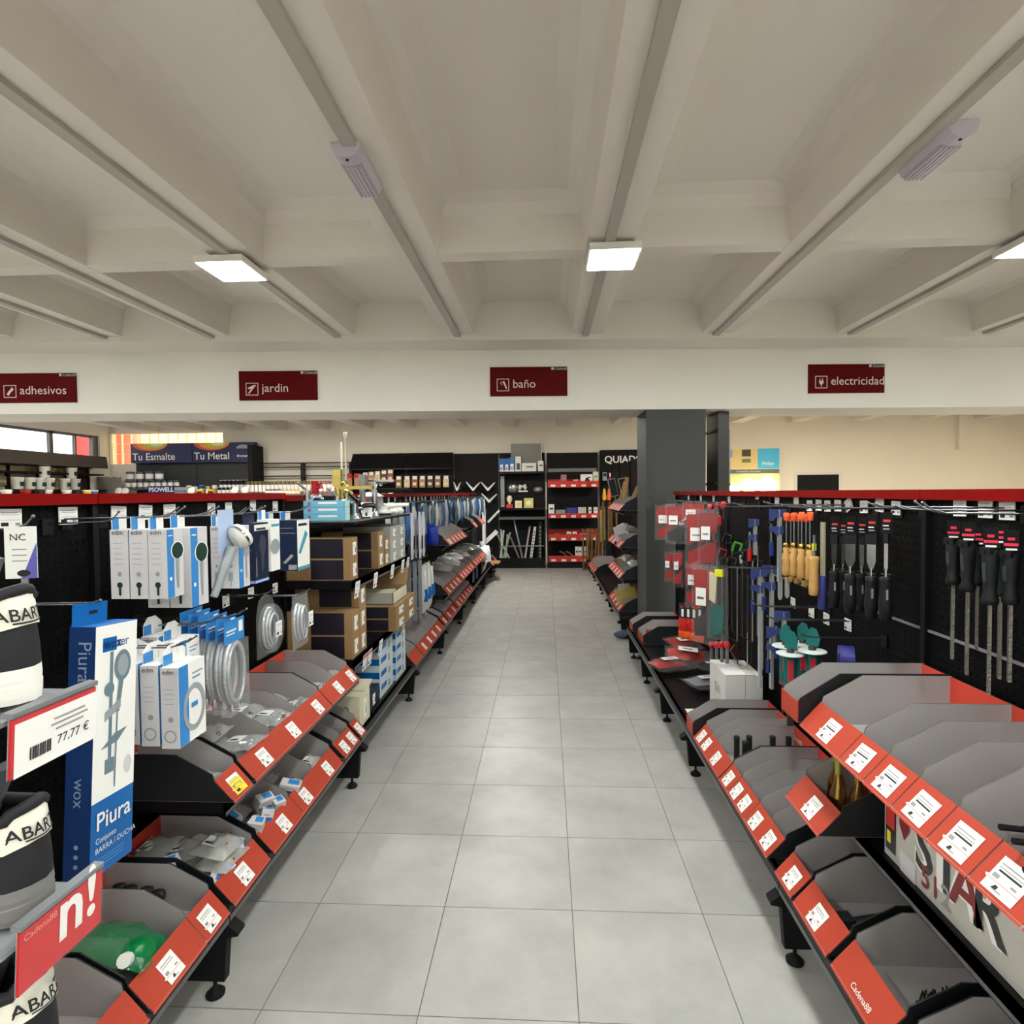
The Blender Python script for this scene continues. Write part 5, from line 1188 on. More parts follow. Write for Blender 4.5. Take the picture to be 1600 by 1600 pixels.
for a in ((1040, 788, .86, .17, .26, 'red and clear bag hanging nearest the pillar', REDBAG, 1, False), (1056, 786, .88, .16, .28, 'glossy red and black bag, second from the pillar', REDBAG, 2), (1070, 790, .96, .13, .26, 'dark bag with little red, third from the pillar, set deeper', REDBAG, 3), (1084, 784, .86, .15, .15, 'small rumpled red bag on top, fourth from the pillar', REDBAG, 4, False),
          (1093, 796, .84, .17, .33, 'large shiny red bag in front, fifth from the pillar', REDBAG, 5, False), (1107, 794, .86, .12, .32, 'red pack with a grey window beside the large shiny bag', mat('greyed_red', (150, 40, 44), .3), 6, False),
          (1046, 862, .90, .08, .22, 'slim grey and red bag in the second row by the pillar', REDBAG, 7, False), (1060, 860, .90, .08, .25, 'pointed red bag in the second row by the pillar', REDBAG, 8, False),
          (1086, 876, .87, .13, .27, 'red bag with a white tool in the second row', REDBAG, 9, False), (1100, 880, .84, .14, .43, 'long red bag tapering to a clear tip, second row', REDBAG, 10)):
    red_bag(*a)
t = thing('teal_tool_bag', 'long clear bag with a teal tool beside the long red bag', 'bag', at_tool(1121, 885, .86), 0)
M = frame((0, 0, -.19), (.8, -.6, 0), (0, 0, 1)); B().pillow(.11, .37, .04, film('glossy_film', (150, 146, 146), .13, .08), M=M, seed=5, nx=5, ny=8).obj('bag', t); B().prism([(-.03, -.17), (.03, -.14), (.035, .0), (-.03, -.02)], -.008, .008, 'z', TEALP, M=M).obj('tool', t); B().prism([(-.04, .02), (-.01, .0), (.0, .15), (-.04, .16)], -.006, .006, 'z', mat('cream_print', (214, 204, 170), .5), M=M).obj('card', t); B().box(-.01, .03, .14, .175, -.012, .012, mat('lime_yellow', (220, 220, 30), .5), M).obj('tag', t)
for k in range(4):
    t = thing('chisel_pack', 'orange and red pack with a black top hung over the red bags, %s of four' % ORD[k], 'pack', at_tool(1066 + 9 * k, 942, .90), 0, 'orange red packs')
    M = frame((0, 0, 0), (.75, -.66, 0), (0, 0, 1)); b = B().box(-.025, .025, -.10, 0, -.004, .004, INK, M); b.rect(M, -.004, .012, -.09, -.04, WHITE, .0046); b.rect(M, -.015, .01, -.03, -.02, REDINK, .0046); b.obj('header', t)
    b = B(); b.pillow(.056, .10, .03, mat('red_translucent', (190, 24, 18), .35), M=M @ Matrix.Translation((0, -.145, 0)), seed=k, nx=4, ny=4); b.obj('pouch', t); b = B(); b.pillow(.056, .06, .026, mat('orange_translucent', (228, 84, 24), .35), M=M @ Matrix.Translation((0, -.205, 0)), seed=k + 9, nx=4, ny=4); b.obj('tip', t)
for k in range(4):
    t = thing('bottle_brush', 'red topped grey brush with a dark shaft low on the tool wall, %s of four' % ORD[k], 'brush', at_tool(1112 + 8 * k, 1003, .93 + .01 * k), 0, 'red topped brushes')
    B().lathe([(.006, -.035), (.016, -.03), (.018, -.012), (.012, 0), (.004, .003)], mat('bright_red', (208, 40, 50), .3), 12).obj('knob', t); B().lathe([(.009, -.115), (.011, -.10), (.009, -.08), (.011, -.06), (.009, -.033)], mat('brush_grey', (112, 112, 112), .4), 10).obj('shaft', t)
t = thing('seed_packet', 'small tilted dark packet with a white label above the white carton', 'pack', at_tool(1147, 1016, .98), 0)
M = frame((0, 0, 0), (-.6, -.6, -.5), (-.3, 0, 1)); b = B().box(-.025, .025, -.05, .02, -.006, .006, mat('brown_dark', (70, 40, 30), .4), M); b.rect(M, -.02, .02, -.02, .015, PALEGREY, .0066); b.obj('packet', t)

# deck goods: white carton, red bags, grey bag, loose ticket
t = thing('white_carton', 'white carton with taped lid on the black deck', 'box', (.90, 3.10, DECK + .001), 0)
W2 = mat('white_board', (222, 220, 216), .55)
B().box(0, .185, 0, .29, 0, .245, W2).obj('carton', t)
b = B(); b.prism([(.0, .2465), (.10, .2465), (.105, .252), (.0, .249)], 0, .29, 'y', W2); b.box(.095, .155, .0, .29, .247, .250, mat('tape', (214, 210, 200), .2)); b.rect(frame((0, -.0008, 0), (1, 0, 0), (0, 0, 1)), .098, .101, 0, .245, GINK); b.obj('lid', t)
b = B(); M = frame((-.0005, .29, 0), (0, -1, 0), (0, 0, 1)); b.add([(.17, .03, .001), (.22, .05, .001), (.2, .1, .001)], [(0, 1, 2)], REDINK, M=M); b.text('GN', M, .07, GINK, .10, .12); b.obj('print', t)
t = thing('loose_ticket', 'white price ticket lying loose on the deck beside the straight fronted bin', 'ticket', (.745, 3.22, DECK + .0008), 0)
B().box(0, .06, 0, .09, 0, .0012, WHITE).obj('paper', t)
def flat_bag(x, y, z, w, h, th, label, red, rz, seed, tilt=(0, 0)):
    t = thing('flat_red_bag', label, 'bag', (x, y, z), rz, 'bags on the tool deck'); t.rotation_euler = (tilt[0], tilt[1], rz)
    B().pillow(w, h, th, film('glossy_film', (150, 146, 146), .13, .08), seed=seed, lump=.45, nx=8, ny=8).obj('bag', t)
    b = B(); b.pillow(w * .8, h * .62, th * .75, red, M=Matrix.Translation((-w * .03, h * .1, .002)), seed=seed + 1, nx=5, ny=5); b.obj('content', t)
    b = B(); b.box(-w * .22, w * .2, -h * .12, h * .12, th * .5, th * .51, WHITE); b.rect(Matrix.Translation((0, 0, th * .51)), -w * .12, w * .08, -h * .03, h * .02, INK); b.obj('sticker', t)
flat_bag(.80, 3.98, DECK + .05, .26, .24, .09, 'glossy red bag with an oval white sticker at the deck edge', REDBAG, .35, 3)
flat_bag(.93, 4.05, DECK + .085, .30, .28, .11, 'large red bag with black gloves lying on the deck', REDBAG, -.2, 5, (.15, .1))
flat_bag(.97, 4.36, DECK + .10, .24, .2, .07, 'red bag with a white paper at the rear of the deck pile', REDBAG, .5, 7, (.3, 0))
flat_bag(.95, 3.62, DECK + .05, .26, .22, .07, 'grey bag with a small red logo on the deck before the red bags', mat('grey_bag', (112, 116, 122), .35), .3, 9)
flat_bag(1.03, 3.82, DECK + .09, .2, .18, .05, 'black glossy bag between the grey bag and the red bags', mat('black_bag', (40, 44, 46), .2), .1, 11)
t = thing('red_pack', 'flat dark red pack lying in the small open bin', 'pack', (.80, 4.76, DECK + .006), 0); B().box(0, .25, 0, .18, 0, .06, mat('dark_red_card', (150, 20, 22), .5)).obj('carton', t); B().rect(frame((0, 0, 0), (1, 0, 0), (0, 0, 1)), .05, .2, .015, .04, OFFW).obj('print', t)

# ------------------------------------------------------------------ in the tool bins
t = thing('long_white_box', 'long grey white box reading STAR on the middle tool shelf', 'box', (.85, .66, .546), 0)
SB = mat('star_board', (188, 184, 176), .45, noise=.02, scale=3)
B().box(0, .24, 0, .90, 0, .196, SB).obj('carton', t)
M = frame((-.0006, .90, -.012), (0, -1, 0), (0, 0, 1)); b = B(); CH = mat('star_charcoal', (36, 40, 44), .4); DR = mat('star_red', (128, 30, 36), .4)
b.text('ST', M, .145, WHITE, 0.128, .064, .0008, bold=.05, sx=.8); b.text('ST', M, .145, CH, 0.128, .064, .0014, bold=.02); b.text('A', M, .145, WHITE, 0.250, .064, .0008, bold=.05, sx=.8); b.text('A', M, .145, DR, 0.250, .064, .0014, bold=.02); b.text('R', M, .145, WHITE, 0.318, .064, .0008, bold=.05, sx=.8); b.text('R', M, .145, CH, 0.318, .064, .0014, bold=.02)
b.obj('lettering', t)
b = B(); b.text('51', M, .07, DR, .150, .030, .0016, bold=.01); b.text('2', M, .07, GINK, .220, .030, .0016, bold=.01); b.obj('numerals', t)
b = B(); b.add([(.065, .12, .001), (.065, .20, .001), (.105, .20, .001), (.105, .12, .001), (.085, .09, .001)], [(4, 3, 2, 1, 0)[::-1]], DR, M=M)
for k in range(3): b.rect(M, .070, .10, .18 - .016 * k, .188 - .016 * k, WHITE, .0016)
b.obj('shield', t)
b = B(); b.rect(M, .006, .05, .03, .20, CH); b.rect(M, .012, .044, .15, .19, DR, .0016); b.rect(M, .01, .046, .09, .135, REDINK, .0016); b.rect(M, .014, .03, .05, .08, YELL, .0016); b.rect(M, .07, .13, .01, .06, PALEGREY, .0011); b.obj('emblem', t)
b = B(); STR = mat('star_stripe', (168, 164, 158), .45)
for x0 in (.50, .60, .72): b.add([(x0, .205, .0008), (x0 + .05, .205, .0008), (x0 + .15, .02, .0008), (x0 + .12, .02, .0008)], [(3, 2, 1, 0)], STR, M=M)
b.obj('stripes', t)
for k in range(7):
    t = thing('black_rod', 'black rod jutting out of the near end of the top tool bin, %s of seven' % ORD[k], 'rod', (.735 + .008 * (k % 3), 1.015 - .017 * k, .912 - .010 * (k % 4) - .003 * k), 0, 'black rods')
    t.rotation_euler = (0, math.radians(7 + 2 * (k % 3)), math.radians(4 - 2 * (k % 4)))
    b = B(); b.tube([(0, 0, 0), (.12, 0, .0)], .0055, mat('black_oxide', (32, 30, 32), .4, metal=.5), 6); b.tube([(.06, 0, 0), (.24, 0, 0)], .0075, mat('black_oxide', (32, 30, 32), .4, metal=.5), 8); b.obj('rod', t)
for k, (x, y) in enumerate(((.80, 1.70), (.84, 1.675), (.87, 1.72), (.83, 1.775))):
    t = thing('brass_nozzle', 'brass cone nozzle in the single bin under the top tier, %s of four' % ORD[k], 'nozzle', (x, y, .603), 0, 'brass nozzles')
    B().lathe([(.022, -.048), (.024, -.04), (.022, .02), (.010, .055), (.009, .075)], mat('dim_brass', (170, 140, 80), .25, metal=1), 14).obj('cone', t); B().lathe([(.007, .07), (.008, .10), (.006, .115)], mat('sage_green', (150, 160, 70), .4, metal=.4), 10).obj('stem', t)
for k, (x, y) in enumerate(((.865, 1.57), (.885, 1.58), (.875, 1.55), (.90, 1.56))):
    t = thing('brass_ball', 'round brass fitting at the far end of the top tool bin, %s of four' % ORD[k], 'fitting', (x, y, .851), 0, 'brass balls')
    B().ball((0, 0, 0), .016, BRASS).obj('ball', t); B().lathe([(.009, -.044), (.009, -.01)], BRASS, 10).obj('neck', t)
for k, (x, y) in enumerate(((.812, 2.63), (.868, 2.64), (.967, 2.64), (1.03, 2.63), (.83, 2.58))):
    t = thing('black_peg', 'black slotted peg standing in the three ticket bin, %s of five' % ORD[k], 'peg', (x, y, DECK + .006), 0, 'black pegs')
    B().box(-.010, .010, -.008, .008, 0, .108, RUBBER).obj('stem', t); B().lathe([(.010, .108), (.013, .110), (.013, .118), (.009, .122)], RUBBER, 10).obj('head', t)
for k, (x, y, z, r) in enumerate(((.98, 1.06, .845, .3), (1.0, .97, .85, .9), (.95, 1.0, .84, 1.6))):
    t = thing('spare_bracket', 'small dark metal bracket in the top tool bin behind the rods, %s of three' % ORD[k], 'bracket', (x, y, z - .036), r, 'dark brackets')
    B().box(-.035, .035, -.01, .01, 0, .006, FILEM).box(-.035, -.029, -.01, .01, 0, .04, FILEM).obj('bracket', t)
t = thing('steel_tool', 'dim steel tool lying in the wide one ticket bin', 'tool', (.86, 1.645, DECK + .03), .1); B().tube([(-.05, 0, 0), (.12, .01, .008)], .008, STEEL, 8).obj('shaft', t); B().box(-.10, -.05, -.02, .02, -.012, .012, INK).obj('head', t)
t = thing('wire_brush', 'black bristled brush in the ticketless bin with the brand mark', 'brush', (.92, 1.38, DECK + .006), .2); b = B(); b.box(-.09, .09, -.025, .025, 0, .02, RUBBER); b.obj('block', t); b = B()
for i in range(16):
    for j in range(5): b.tube([(-.085 + .011 * i, -.02 + .01 * j, .02), (-.085 + .011 * i + RND.uniform(-.01, .01), -.02 + .01 * j + RND.uniform(-.01, .01), .045)], .003, RUBBER, 4)
o = b.obj('bristles', t); o['kind'] = 'stuff'
# ------------------------------------------------------------------ far wall shelving
WY = YF - .002
def wall_bay(x0, x1, top, label, plinth=.10, front=11.70, hood=None):
    t = thing('wall_shelving', label, 'shelving', (x0, WY, 0), 0, 'black wall shelving')
    w = x1 - x0
    B().box(.022, w - .001, -.05, 0, .02, top, BLACKM).obj('back_panel', t)
    B().box(0, .02, -.07, 0, 0, top, BLACK).obj('upright', t)
    B().box(0.001, w - .001, front - WY, -.07, 0, plinth, BLACK).obj('plinth', t)
    t['_f'] = front - WY; t['_w'] = w
    return t
def wall_shelf(t, z, d=.36, th=.03, front=BLACK):
    b = B().box(.022, t['_w'] - .002, -.05 - d, -.052, z - th, z, BLACK); b.box(.022, t['_w'] - .002, -.05 - d - .004, -.05 - d, z - th - .008, z, front); return b.obj('shelf', t)
def W(name, label, cat, x, y, z, group=None, rz=0): return thing(name, label, cat, (x, y, z), rz, group)

# packs bay pair with a slanted hood
for (x0, x1, l) in ((-3.87, -2.81, 'black wall bay with a slanted hood over hanging brown packs, first of two'), (-2.80, -1.84, 'black wall bay with a slanted hood over hanging brown packs, second of two')):
    t = wall_bay(x0, x1, 2.27, l); w = x1 - x0
    B().prism([(-.05, 2.275), (-.30, 1.96), (-.302, 1.94), (-.05, 2.25)], 0.002, w - .002, 'x', BLACK).obj('hood', t)
BR = [mat('brown_pack', (140, 96, 60), .45), mat('tan_pack', (176, 136, 92), .45), mat('cream_pack', (206, 186, 140), .45), mat('dark_pack', (84, 62, 50), .45), mat('rust_pack', (150, 74, 50), .45)]
def blister(x, z, label, m, hh=.17, red=False):
    t = W('blister_pack', label, 'pack', x, 11.78, z, 'hanging brown packs')
    B().box(-.055, .055, -.03, 0, -hh, -.02, m).obj('blister', t); b = B().box(-.055, .055, 0, .004, -hh - .01, .05, KRAFT); b.obj('card', t); B().box(-.04, .04, -.006, -.001, -.018, .045, WHITE).obj('ticket', t)
    B().box(-.035, .035, -.032, -.0305, -hh * .8, -hh * .45, CREAM if not red else REDP).obj('print', t); B().tube([(0, -.06, .03), (0, .25, .03)], .004, WIRE, 6).obj('hook', t)
for r, z in enumerate((1.90, 1.50)):
    for k, px in enumerate((593, 603, 612, 621 - 10 + 0, 588 + 0) if False else (571, 580, 590, 600, 610)):
        blister(at(px, 740, Y=11.78).x, z - .06 + .012 * k - (.05 if r else 0), 'hanging pack before the hood joint, %s row, %s of five' % (('upper', 'lower')[r], ORD[k]), BR[(k + r) % 5], .2)
    for k, px in enumerate((623, 636, 648, 660, 672, 684, 697)):
        if r and k == 1: continue
        blister(at(px, 745, Y=11.78).x, z - .14 + (.0 if not r else .02), 'brown hanging pack beyond the hood joint, %s row, %s along' % (('upper', 'lower')[r], ORD[k]), BR[(k * 2 + r) % 5])
for k, px in enumerate((546, 559)):
    t = W('red_topped_pack', 'red topped brown pack at the edge of the hood bays, %s of two' % ORD[k], 'pack', at(px, 745, Y=11.76).x, 11.76, 1.80, 'red topped brown packs')
    B().box(-.06, .06, -.04, 0, -.2, 0, BR[1]).obj('blister', t); B().prism([(-.07, -.02), (.07, -.02), (.05, .07), (-.05, .07)], -.05, .006, 'y', REDP).obj('top', t)
# gutter display
t = wall_bay(-1.82, -.94, 2.25, 'tall plain black wall bay showing white gutter brackets')
B().box(.03, .86, -.32, -.05, .10, .16, BLACK).obj('deck', t)
GW = mat('gutter_white', (226, 228, 228), .35)
for k, (px, py, s) in enumerate(((715, 760, .5), (740, 760, 1), (763, 760, 1), (765, 778, 1.1))):
    p = at(px, py, Y=11.9)
    t = W('gutter_bracket', 'white angular gutter piece on the black panel, %s from the window side' % ORD[k], 'gutter', p.x, 11.9, p.z, 'white gutter pieces')
    B().prism([(-.14 * s, .08), (-.13 * s, .09), (0, -.04), (.13 * s, .08), (.14 * s, .07), (.01, -.09), (-.01, -.09)], -.12, 0, 'y', GW).obj('profile', t); B().box(-.03, .03, 0, .14, -.05, -.03, GW).obj('mount', t)
for k, (px, py, a) in enumerate(((772, 806, .8), (768, 838, .75))):
    p = at(px, py, Y=11.8); t = W('gutter_length', 'white gutter length sticking out of the panel, %s of two' % ('upper', 'lower')[k], 'gutter', p.x, 11.8, p.z, 'white gutter lengths')
    B().box(-.17, .15, -.05, 0, -.02 - .02 * k, .02 + .02 * k, GW, Matrix.Rotation(-a, 4, 'Y')).obj('profile', t); B().box(-.02, .02, 0, .24, -.02, .02, GW).obj('mount', t)
t = W('downpipe', 'white downpipe standing before the gutter panel', 'pipe', at(755, 830, Y=11.55).x, 11.72, .161); B().lathe([(.035, 0), (.035, 1.0)], GW, 14).obj('pipe', t); B().lathe([(.042, .9), (.042, .98)], GW, 14).obj('collar', t)

# lamp bay
t = wall_bay(-.93, -.02, 2.25, 'black wall bay with wall lamps and leaning tubes, second from the pillar'); LB = t
wall_shelf(t, 1.872, .34, .03, BLACK); wall_shelf(t, 1.165, .30); wall_shelf(t, .99, .30, .04, GREYEDGE)
B().box(.02, .89, -.41, -.40, .10, .20, BLACK).obj('tray_lip', t); B().box(.02, .89, -.40, -.39, .42, .44, STEEL).obj('retaining_bar', t)
BX = [(-.90, .095, .25, BLUE2), (-.80, .095, .25, BLUE2), (-.70, .10, .27, BLUE2), (-.585, .11, .29, OFFW), (-.46, .28, .16, OFFW), (-.15, .11, .20, OFFW)]
for k, (x, w, h, m) in enumerate(BX):
    t = W('lamp_box', ('blue and white box on the top lamp shelf, %s from the gutters' if k < 3 else 'white box on the top lamp shelf, %s from the gutters') % ORD[k], 'box', x, 11.76, 1.8725, 'boxes on the top lamp shelf')
    B().box(0, w, 0, .12, 0, h, m).obj('carton', t); b = B(); M = frame((0, -.001, 0), (1, 0, 0), (0, 0, 1)); b.rect(M, w * .2, w * .8, h * .12, h * .55, (WHITE if k < 3 else DKGREEN) if k in (0, 1, 2, 3) else INK, .001) if k < 4 else b.rect(M, w * .3, w * .8, h * .5, h * .62, INK, .001)
    if k < 3: b.rect(M, 0, w, 0, h * .1, WHITE, .001); b.rect(M, w * .3, w * .7, h * .15, h * .35, SILVERP, .0014)
    b.obj('print', t)
t = W('mesh_sheet', 'clear crinkled sheet of wire mesh standing behind the lamp boxes', 'sheet', -.68, 11.95, 1.8725)
B().box(0, .60, 0, .02, 0, .55, mat('mesh_film', (150, 152, 146), .3, alpha=.6, bump=1.0, scale=40)).obj('film', t); B().box(.59, .605, -.01, .03, 0, .55, OFFW).obj('edge', t)
def lamp_at(px, py, name, label): 
    p = at(px, py, Y=11.95); return W(name, label, 'lamp', p.x, 12.03, p.z, 'wall lamps on display')
t = lamp_at(785, 768, 'strip_lamp', 'tall white strip lamp at the edge of the lamp bay'); B().box(-.035, .035, -.05, 0, -.3, .3, OFFW).obj('body', t); B().box(-.028, .028, -.056, -.05, -.28, .28, SILVERP).obj('diffuser', t)
t = lamp_at(802, 763, 'disc_lamp', 'round brushed silver wall lamp'); B().lathe([(.10, 0), (.115, .02), (.112, .05), (.02, .055)], STEEL, 24, M=Matrix.Rotation(math.pi / 2, 4, 'X')).obj('disc', t)
t = lamp_at(812, 764, 'spot_lamp', 'white double spot lamp beside the round lamp'); B().box(-.03, .16, -.04, 0, -.06, -.03, OFFW).obj('base', t); B().lathe([(.03, 0), (.045, .08)], OFFW, 12, M=Matrix.Translation((0, -.06, 0)) @ Matrix.Rotation(.3, 4, 'Y')).obj('head', t); B().lathe([(.03, 0), (.05, .09)], OFFW, 12, M=Matrix.Translation((.12, -.06, 0)) @ Matrix.Rotation(-.5, 4, 'Y')).obj('head', t); B().box(-.01, .01, -.05, -.03, -.05, .02, OFFW).box(.1, .12, -.05, -.03, -.05, .02, OFFW).obj('arm', t)
t = lamp_at(841, 765, 'bulkhead_lamp', 'grey bulkhead lamp with a yellow lens'); B().ball((0, -.03, 0), (.1, .04, .06), mat('lamp_grey', (104, 112, 124), .4), 16, 8).obj('body', t); B().ball((0, -.06, 0), (.045, .03, .028), mat('lens_yellow', (214, 206, 110), .3), 12, 6).obj('lens', t)
t = W('candle_lamp', 'small cream globe lamp on a red base', 'lamp', at(796, 785, Y=11.75).x, 11.8, 1.166, 'lamps on the lamp bay shelf'); B().box(-.06, .06, -.05, .05, 0, .07, mat('signal_red', (214, 56, 44), .4)).obj('base', t); B().lathe([(.02, .07), (.025, .1), (.05, .14), (.055, .19), (.03, .24)], mat('cream_globe', (236, 226, 190), .3), 16).obj('globe', t)
for k, (px, w, h, m) in enumerate(((810, .13, .14, OFFW), (826, .18, .19, mat('yellow_card', (206, 196, 92), .5)))):
    t = W('card_box', ('white card box with a small picture on the lamp bay shelf', 'yellow card box with a white round picture on the lamp bay shelf')[k], 'box', at(px, 785, Y=11.75).x - w / 2, 11.75, 1.166); B().box(0, w, 0, .08, 0, h, m).obj('carton', t); b = B(); disc(b, frame((0, -.001, 0), (1, 0, 0), (0, 0, 1)), w / 2, h * .5, w * .28, (YELL, WHITE)[k]); b.obj('print', t)
# leaning tubes
def tube_rod(pa, pb, m, label, r=.016, name='lighting_tube', group='leaning tubes'):
    a = at(*pa, Y=11.98); c = at(*pb, Y=11.76); a.y, c.y = 11.98, 11.76; c.z = max(c.z, .12)
    t = W(name, label, 'tube', c.x, c.y, c.z, group); b = B(); d = a - c
    b.tube([Vector((0, 0, 0)), d], r, m, 8); b.obj('tube', t); b = B(); b.tube([d * .96, d * 1.0 + d.normalized() * .01], r * 1.15, STEEL, 8); b.obj('cap', t)
GT_ = mat('glass_green', (150, 180, 140), .2, alpha=.85); CT = mat('clear_tube', (190, 196, 190), .15, alpha=.75)
for k, (a, c, m) in enumerate((((777, 835), (797, 875), GT_), ((783, 828), (784, 872), CT), ((787, 830), (782, 875), CT), ((797, 833), (786, 875), GT_), ((793, 836), (790, 875), CT), ((798, 840), (812, 875), mat('bronze_tube', (120, 96, 72), .3)), ((802, 808), (817, 875), mat('steel_tube', (130, 150, 160), .3, metal=.5)), ((828, 823), (820, 875), mat('pale_tube', (184, 172, 168), .4)))):
    tube_rod(a, c, m, '%s tube leaning in the tray of the lamp bay, %s from the gutters' % (('green glass', 'clear', 'clear', 'green glass', 'clear', 'bronze', 'steel', 'pale')[k], ORD[k]), .02)
for k, (pa, pb, m, w) in enumerate((((836, 824), (829, 875), OFFW, .05), ((844, 815), (844, 875), mat('olive_label', (110, 120, 60), .4), .055))):
    a = at(*pa, Y=11.95); c = at(*pb, Y=11.76); t = W('tube_carton', ('long white lettered tube carton leaning in the lamp bay', 'dark tube pack with a lime foot leaning in the lamp bay')[k], 'carton', c.x, 11.76, .125, 'tube cartons')
    d = Vector((a.x - c.x, .2, a.z - .12)); M = frame((0, 0, 0), (1, 0, -d.x / d.z), d); L_ = d.length
    B().box(-w / 2, w / 2, 0, L_, -.03, .03, m if k == 0 else INK, M).obj('carton', t); b = B()
    for q in range(9): b.rect(M, -w * .25, w * .25, L_ * (.1 + .09 * q), L_ * (.14 + .09 * q), INK if k == 0 else m, .031)
    b.obj('print', t)

# red shelf bay
t = wall_bay(.02, 1.02, 2.24, 'black wall bay with four red fronted shelves, beside the pillar'); RB_ = t
B().box(.02, .98, -.09, -.055, 1.86, 1.93, mat('canopy_grey', (120, 120, 122), .4)).obj('canopy', t)
RS_ = mat('shelf_red', (205, 52, 42), .45)
for z, w in ((1.60, 1.0), (1.01, 1.0), (.575, .98), (.165, .98)):
    b = B().box(.022, .998, -.40, -.052, z - .03, z, BLACK); b.obj('shelf', t); n_ = 5
    for k in range(n_):
        b = B().box(.024 + k * .195, .024 + k * .195 + .192, -.415, -.402, z - .045, z + .075 if z > 1.5 or z < .7 else z + .045, RS_); b.rect(frame((.024 + k * .195, -.415, z - .045), (1, 0, 0), (0, 0, 1)), .05, .14, .012, .055, WHITE, .001); b.obj('shelf_front', t)
    if z > 1.5: B().box(.024, .995, -.06, -.053, z, z + .12, RS_).obj('back_strip', t)
    if .5 < z < .7: B().box(.024, .995, -.06, -.053, z, z + .16, mat('dark_red_card', (150, 20, 22), .5)).obj('back_strip', t)
RBX = [(1.60, .27, .11, .20, mat('pink_box', (170, 110, 110), .5), 'pinkish box on the top red shelf'), (1.60, .51, .09, .10, mat('rose_box', (214, 170, 160), .5), 'small rose box on the top red shelf'), (1.60, .65, .23, .20, WHITE, 'white box with a black curved mark on the top red shelf'), (1.60, .89, .10, .25, mat('pale_green_box', (206, 214, 180), .5), 'pale green tall box on the top red shelf'),
       (1.01, .03, .11, .22, WHITE, 'tall white box on the second red shelf'), (1.01, .17, .18, .11, SILVERP, 'grey low box on the second red shelf'), (1.01, .37, .21, .15, mat('royal_blue', (44, 54, 140), .45), 'royal blue block of packs on the second red shelf'), (1.01, .60, .15, .16, OFFW, 'white block of packs on the second red shelf'), (1.01, .80, .05, .16, WHITE, 'slim white box on the second red shelf'), (1.01, .90, .07, .16, OFFW, 'white end box on the second red shelf'),
       (.575, .13, .10, .09, mat('bronze_pack', (130, 100, 80), .4), 'bronze clear pack on the third red shelf'), (.575, .38, .08, .12, WHITE, 'white box with a picture, first of two on the third red shelf'), (.575, .49, .08, .12, WHITE, 'white box with a picture, second of two on the third red shelf'), (.575, .63, .16, .08, OFFW, 'low white box on the third red shelf'),
       (.165, .54, .05, .24, WHITE, 'white book shaped box on the lowest red shelf, first of four'), (.165, .60, .05, .24, WHITE, 'white book shaped box on the lowest red shelf, second of four'), (.165, .66, .05, .24, WHITE, 'white book shaped box on the lowest red shelf, third of four'), (.165, .72, .05, .24, WHITE, 'white book shaped box on the lowest red shelf, fourth of four')]
for z, x, w, h, m, l in RBX:
    t = W('shelf_box', l, 'box', .02 + x, 11.715, z + .001, 'boxes on the red shelves'); B().box(0, w, 0, .14, 0, h, m).obj('carton', t); M = frame((0, -.001, 0), (1, 0, 0), (0, 0, 1)); b = B()
    if 'curved' in l: b.add([(w * .3, h * .3, .001), (w * .45, h * .68, .001), (w * .85, h * .78, .001), (w * .85, h * .68, .001), (w * .6, h * .6, .001), (w * .82, h * .42, .001)], [(5, 4, 3, 2, 1, 0)], INK, M=M)
    elif 'block' in l:
        for q in range(1, 5): b.rect(M, w * q / 5 - .002, w * q / 5 + .002, 0, h, GINK)
    else: b.rect(M, w * .2, w * .8, h * .55, h * .7, GINK if m is not WHITE else DKGREEN)
    b.obj('print', t)
for k in range(2):
    t = W('trim_strip', 'bronze strip lying bent on the lowest red shelf, %s of two' % ORD[k], 'strip', .26 + .12 * k, 11.73, .18, 'bronze strips'); b = B(); b.tube([(0, 0, .14), (.08, .02, .10), (.16, .03, .02)], .016, mat('bronze_strip', (170, 130, 100), .3, metal=.6), 6); b.obj('strip', t)

# bay with the white word above the pillar edge
t = wall_bay(1.06, 2.06, 2.27, 'black wall bay with white lettering, partly behind the pillar')
B().box(.01, .99, -.12, -.05, 1.86, 2.28, BLACKM).obj('header_board', t); b = B(); b.text('QUIADSA', frame((0, -.1206, 0), (1, 0, 0), (0, 0, 1)), .19, WHITE, .09, 2.03, bold=.02); b.obj('lettering', t)
QC = [SILVERP, PINKR, mat('sand', (190, 170, 130), .5), mat('cream_pack', (206, 186, 140), .45), TEALP, mat('orange_red', (230, 80, 50), .45), mat('straw', (206, 180, 110), .5), REDP]
for k in range(7):
    t = W('brush_pack', 'small hanging pack under the white lettering, %s along' % ORD[k], 'pack', 1.14 + .125 * k, 11.85, 1.84, 'packs under the white lettering'); B().box(-.04, .04, -.03, 0, -.16 - .04 * (k % 3), 0, QC[k]).obj('pack', t); B().box(-.035, .035, -.032, -.0305, -.08, -.02, WHITE if k % 2 else INK).obj('print', t); B().tube([(0, 0, -.01), (0, .2, -.01)], .004, WIRE, 6).obj('hook', t)
for k in range(3):
    t = W('orange_tool', 'yellow and orange tool hanging by the shelf corner, %s of three' % ORD[k], 'tool', 1.12 + .09 * k, 11.72, 1.52, 'yellow orange tools'); B().lathe([(.03, -.22), (.04, -.16), (.03, -.06), (.02, 0)], (mat('amber', (232, 170, 30), .4), ORANGE, mat('amber', (232, 170, 30), .4))[k], 12).obj('body', t); B().tube([(0, 0, 0), (0, .03, .03), (0, .33, .03)], .005, STEEL, 6).obj('hook', t)
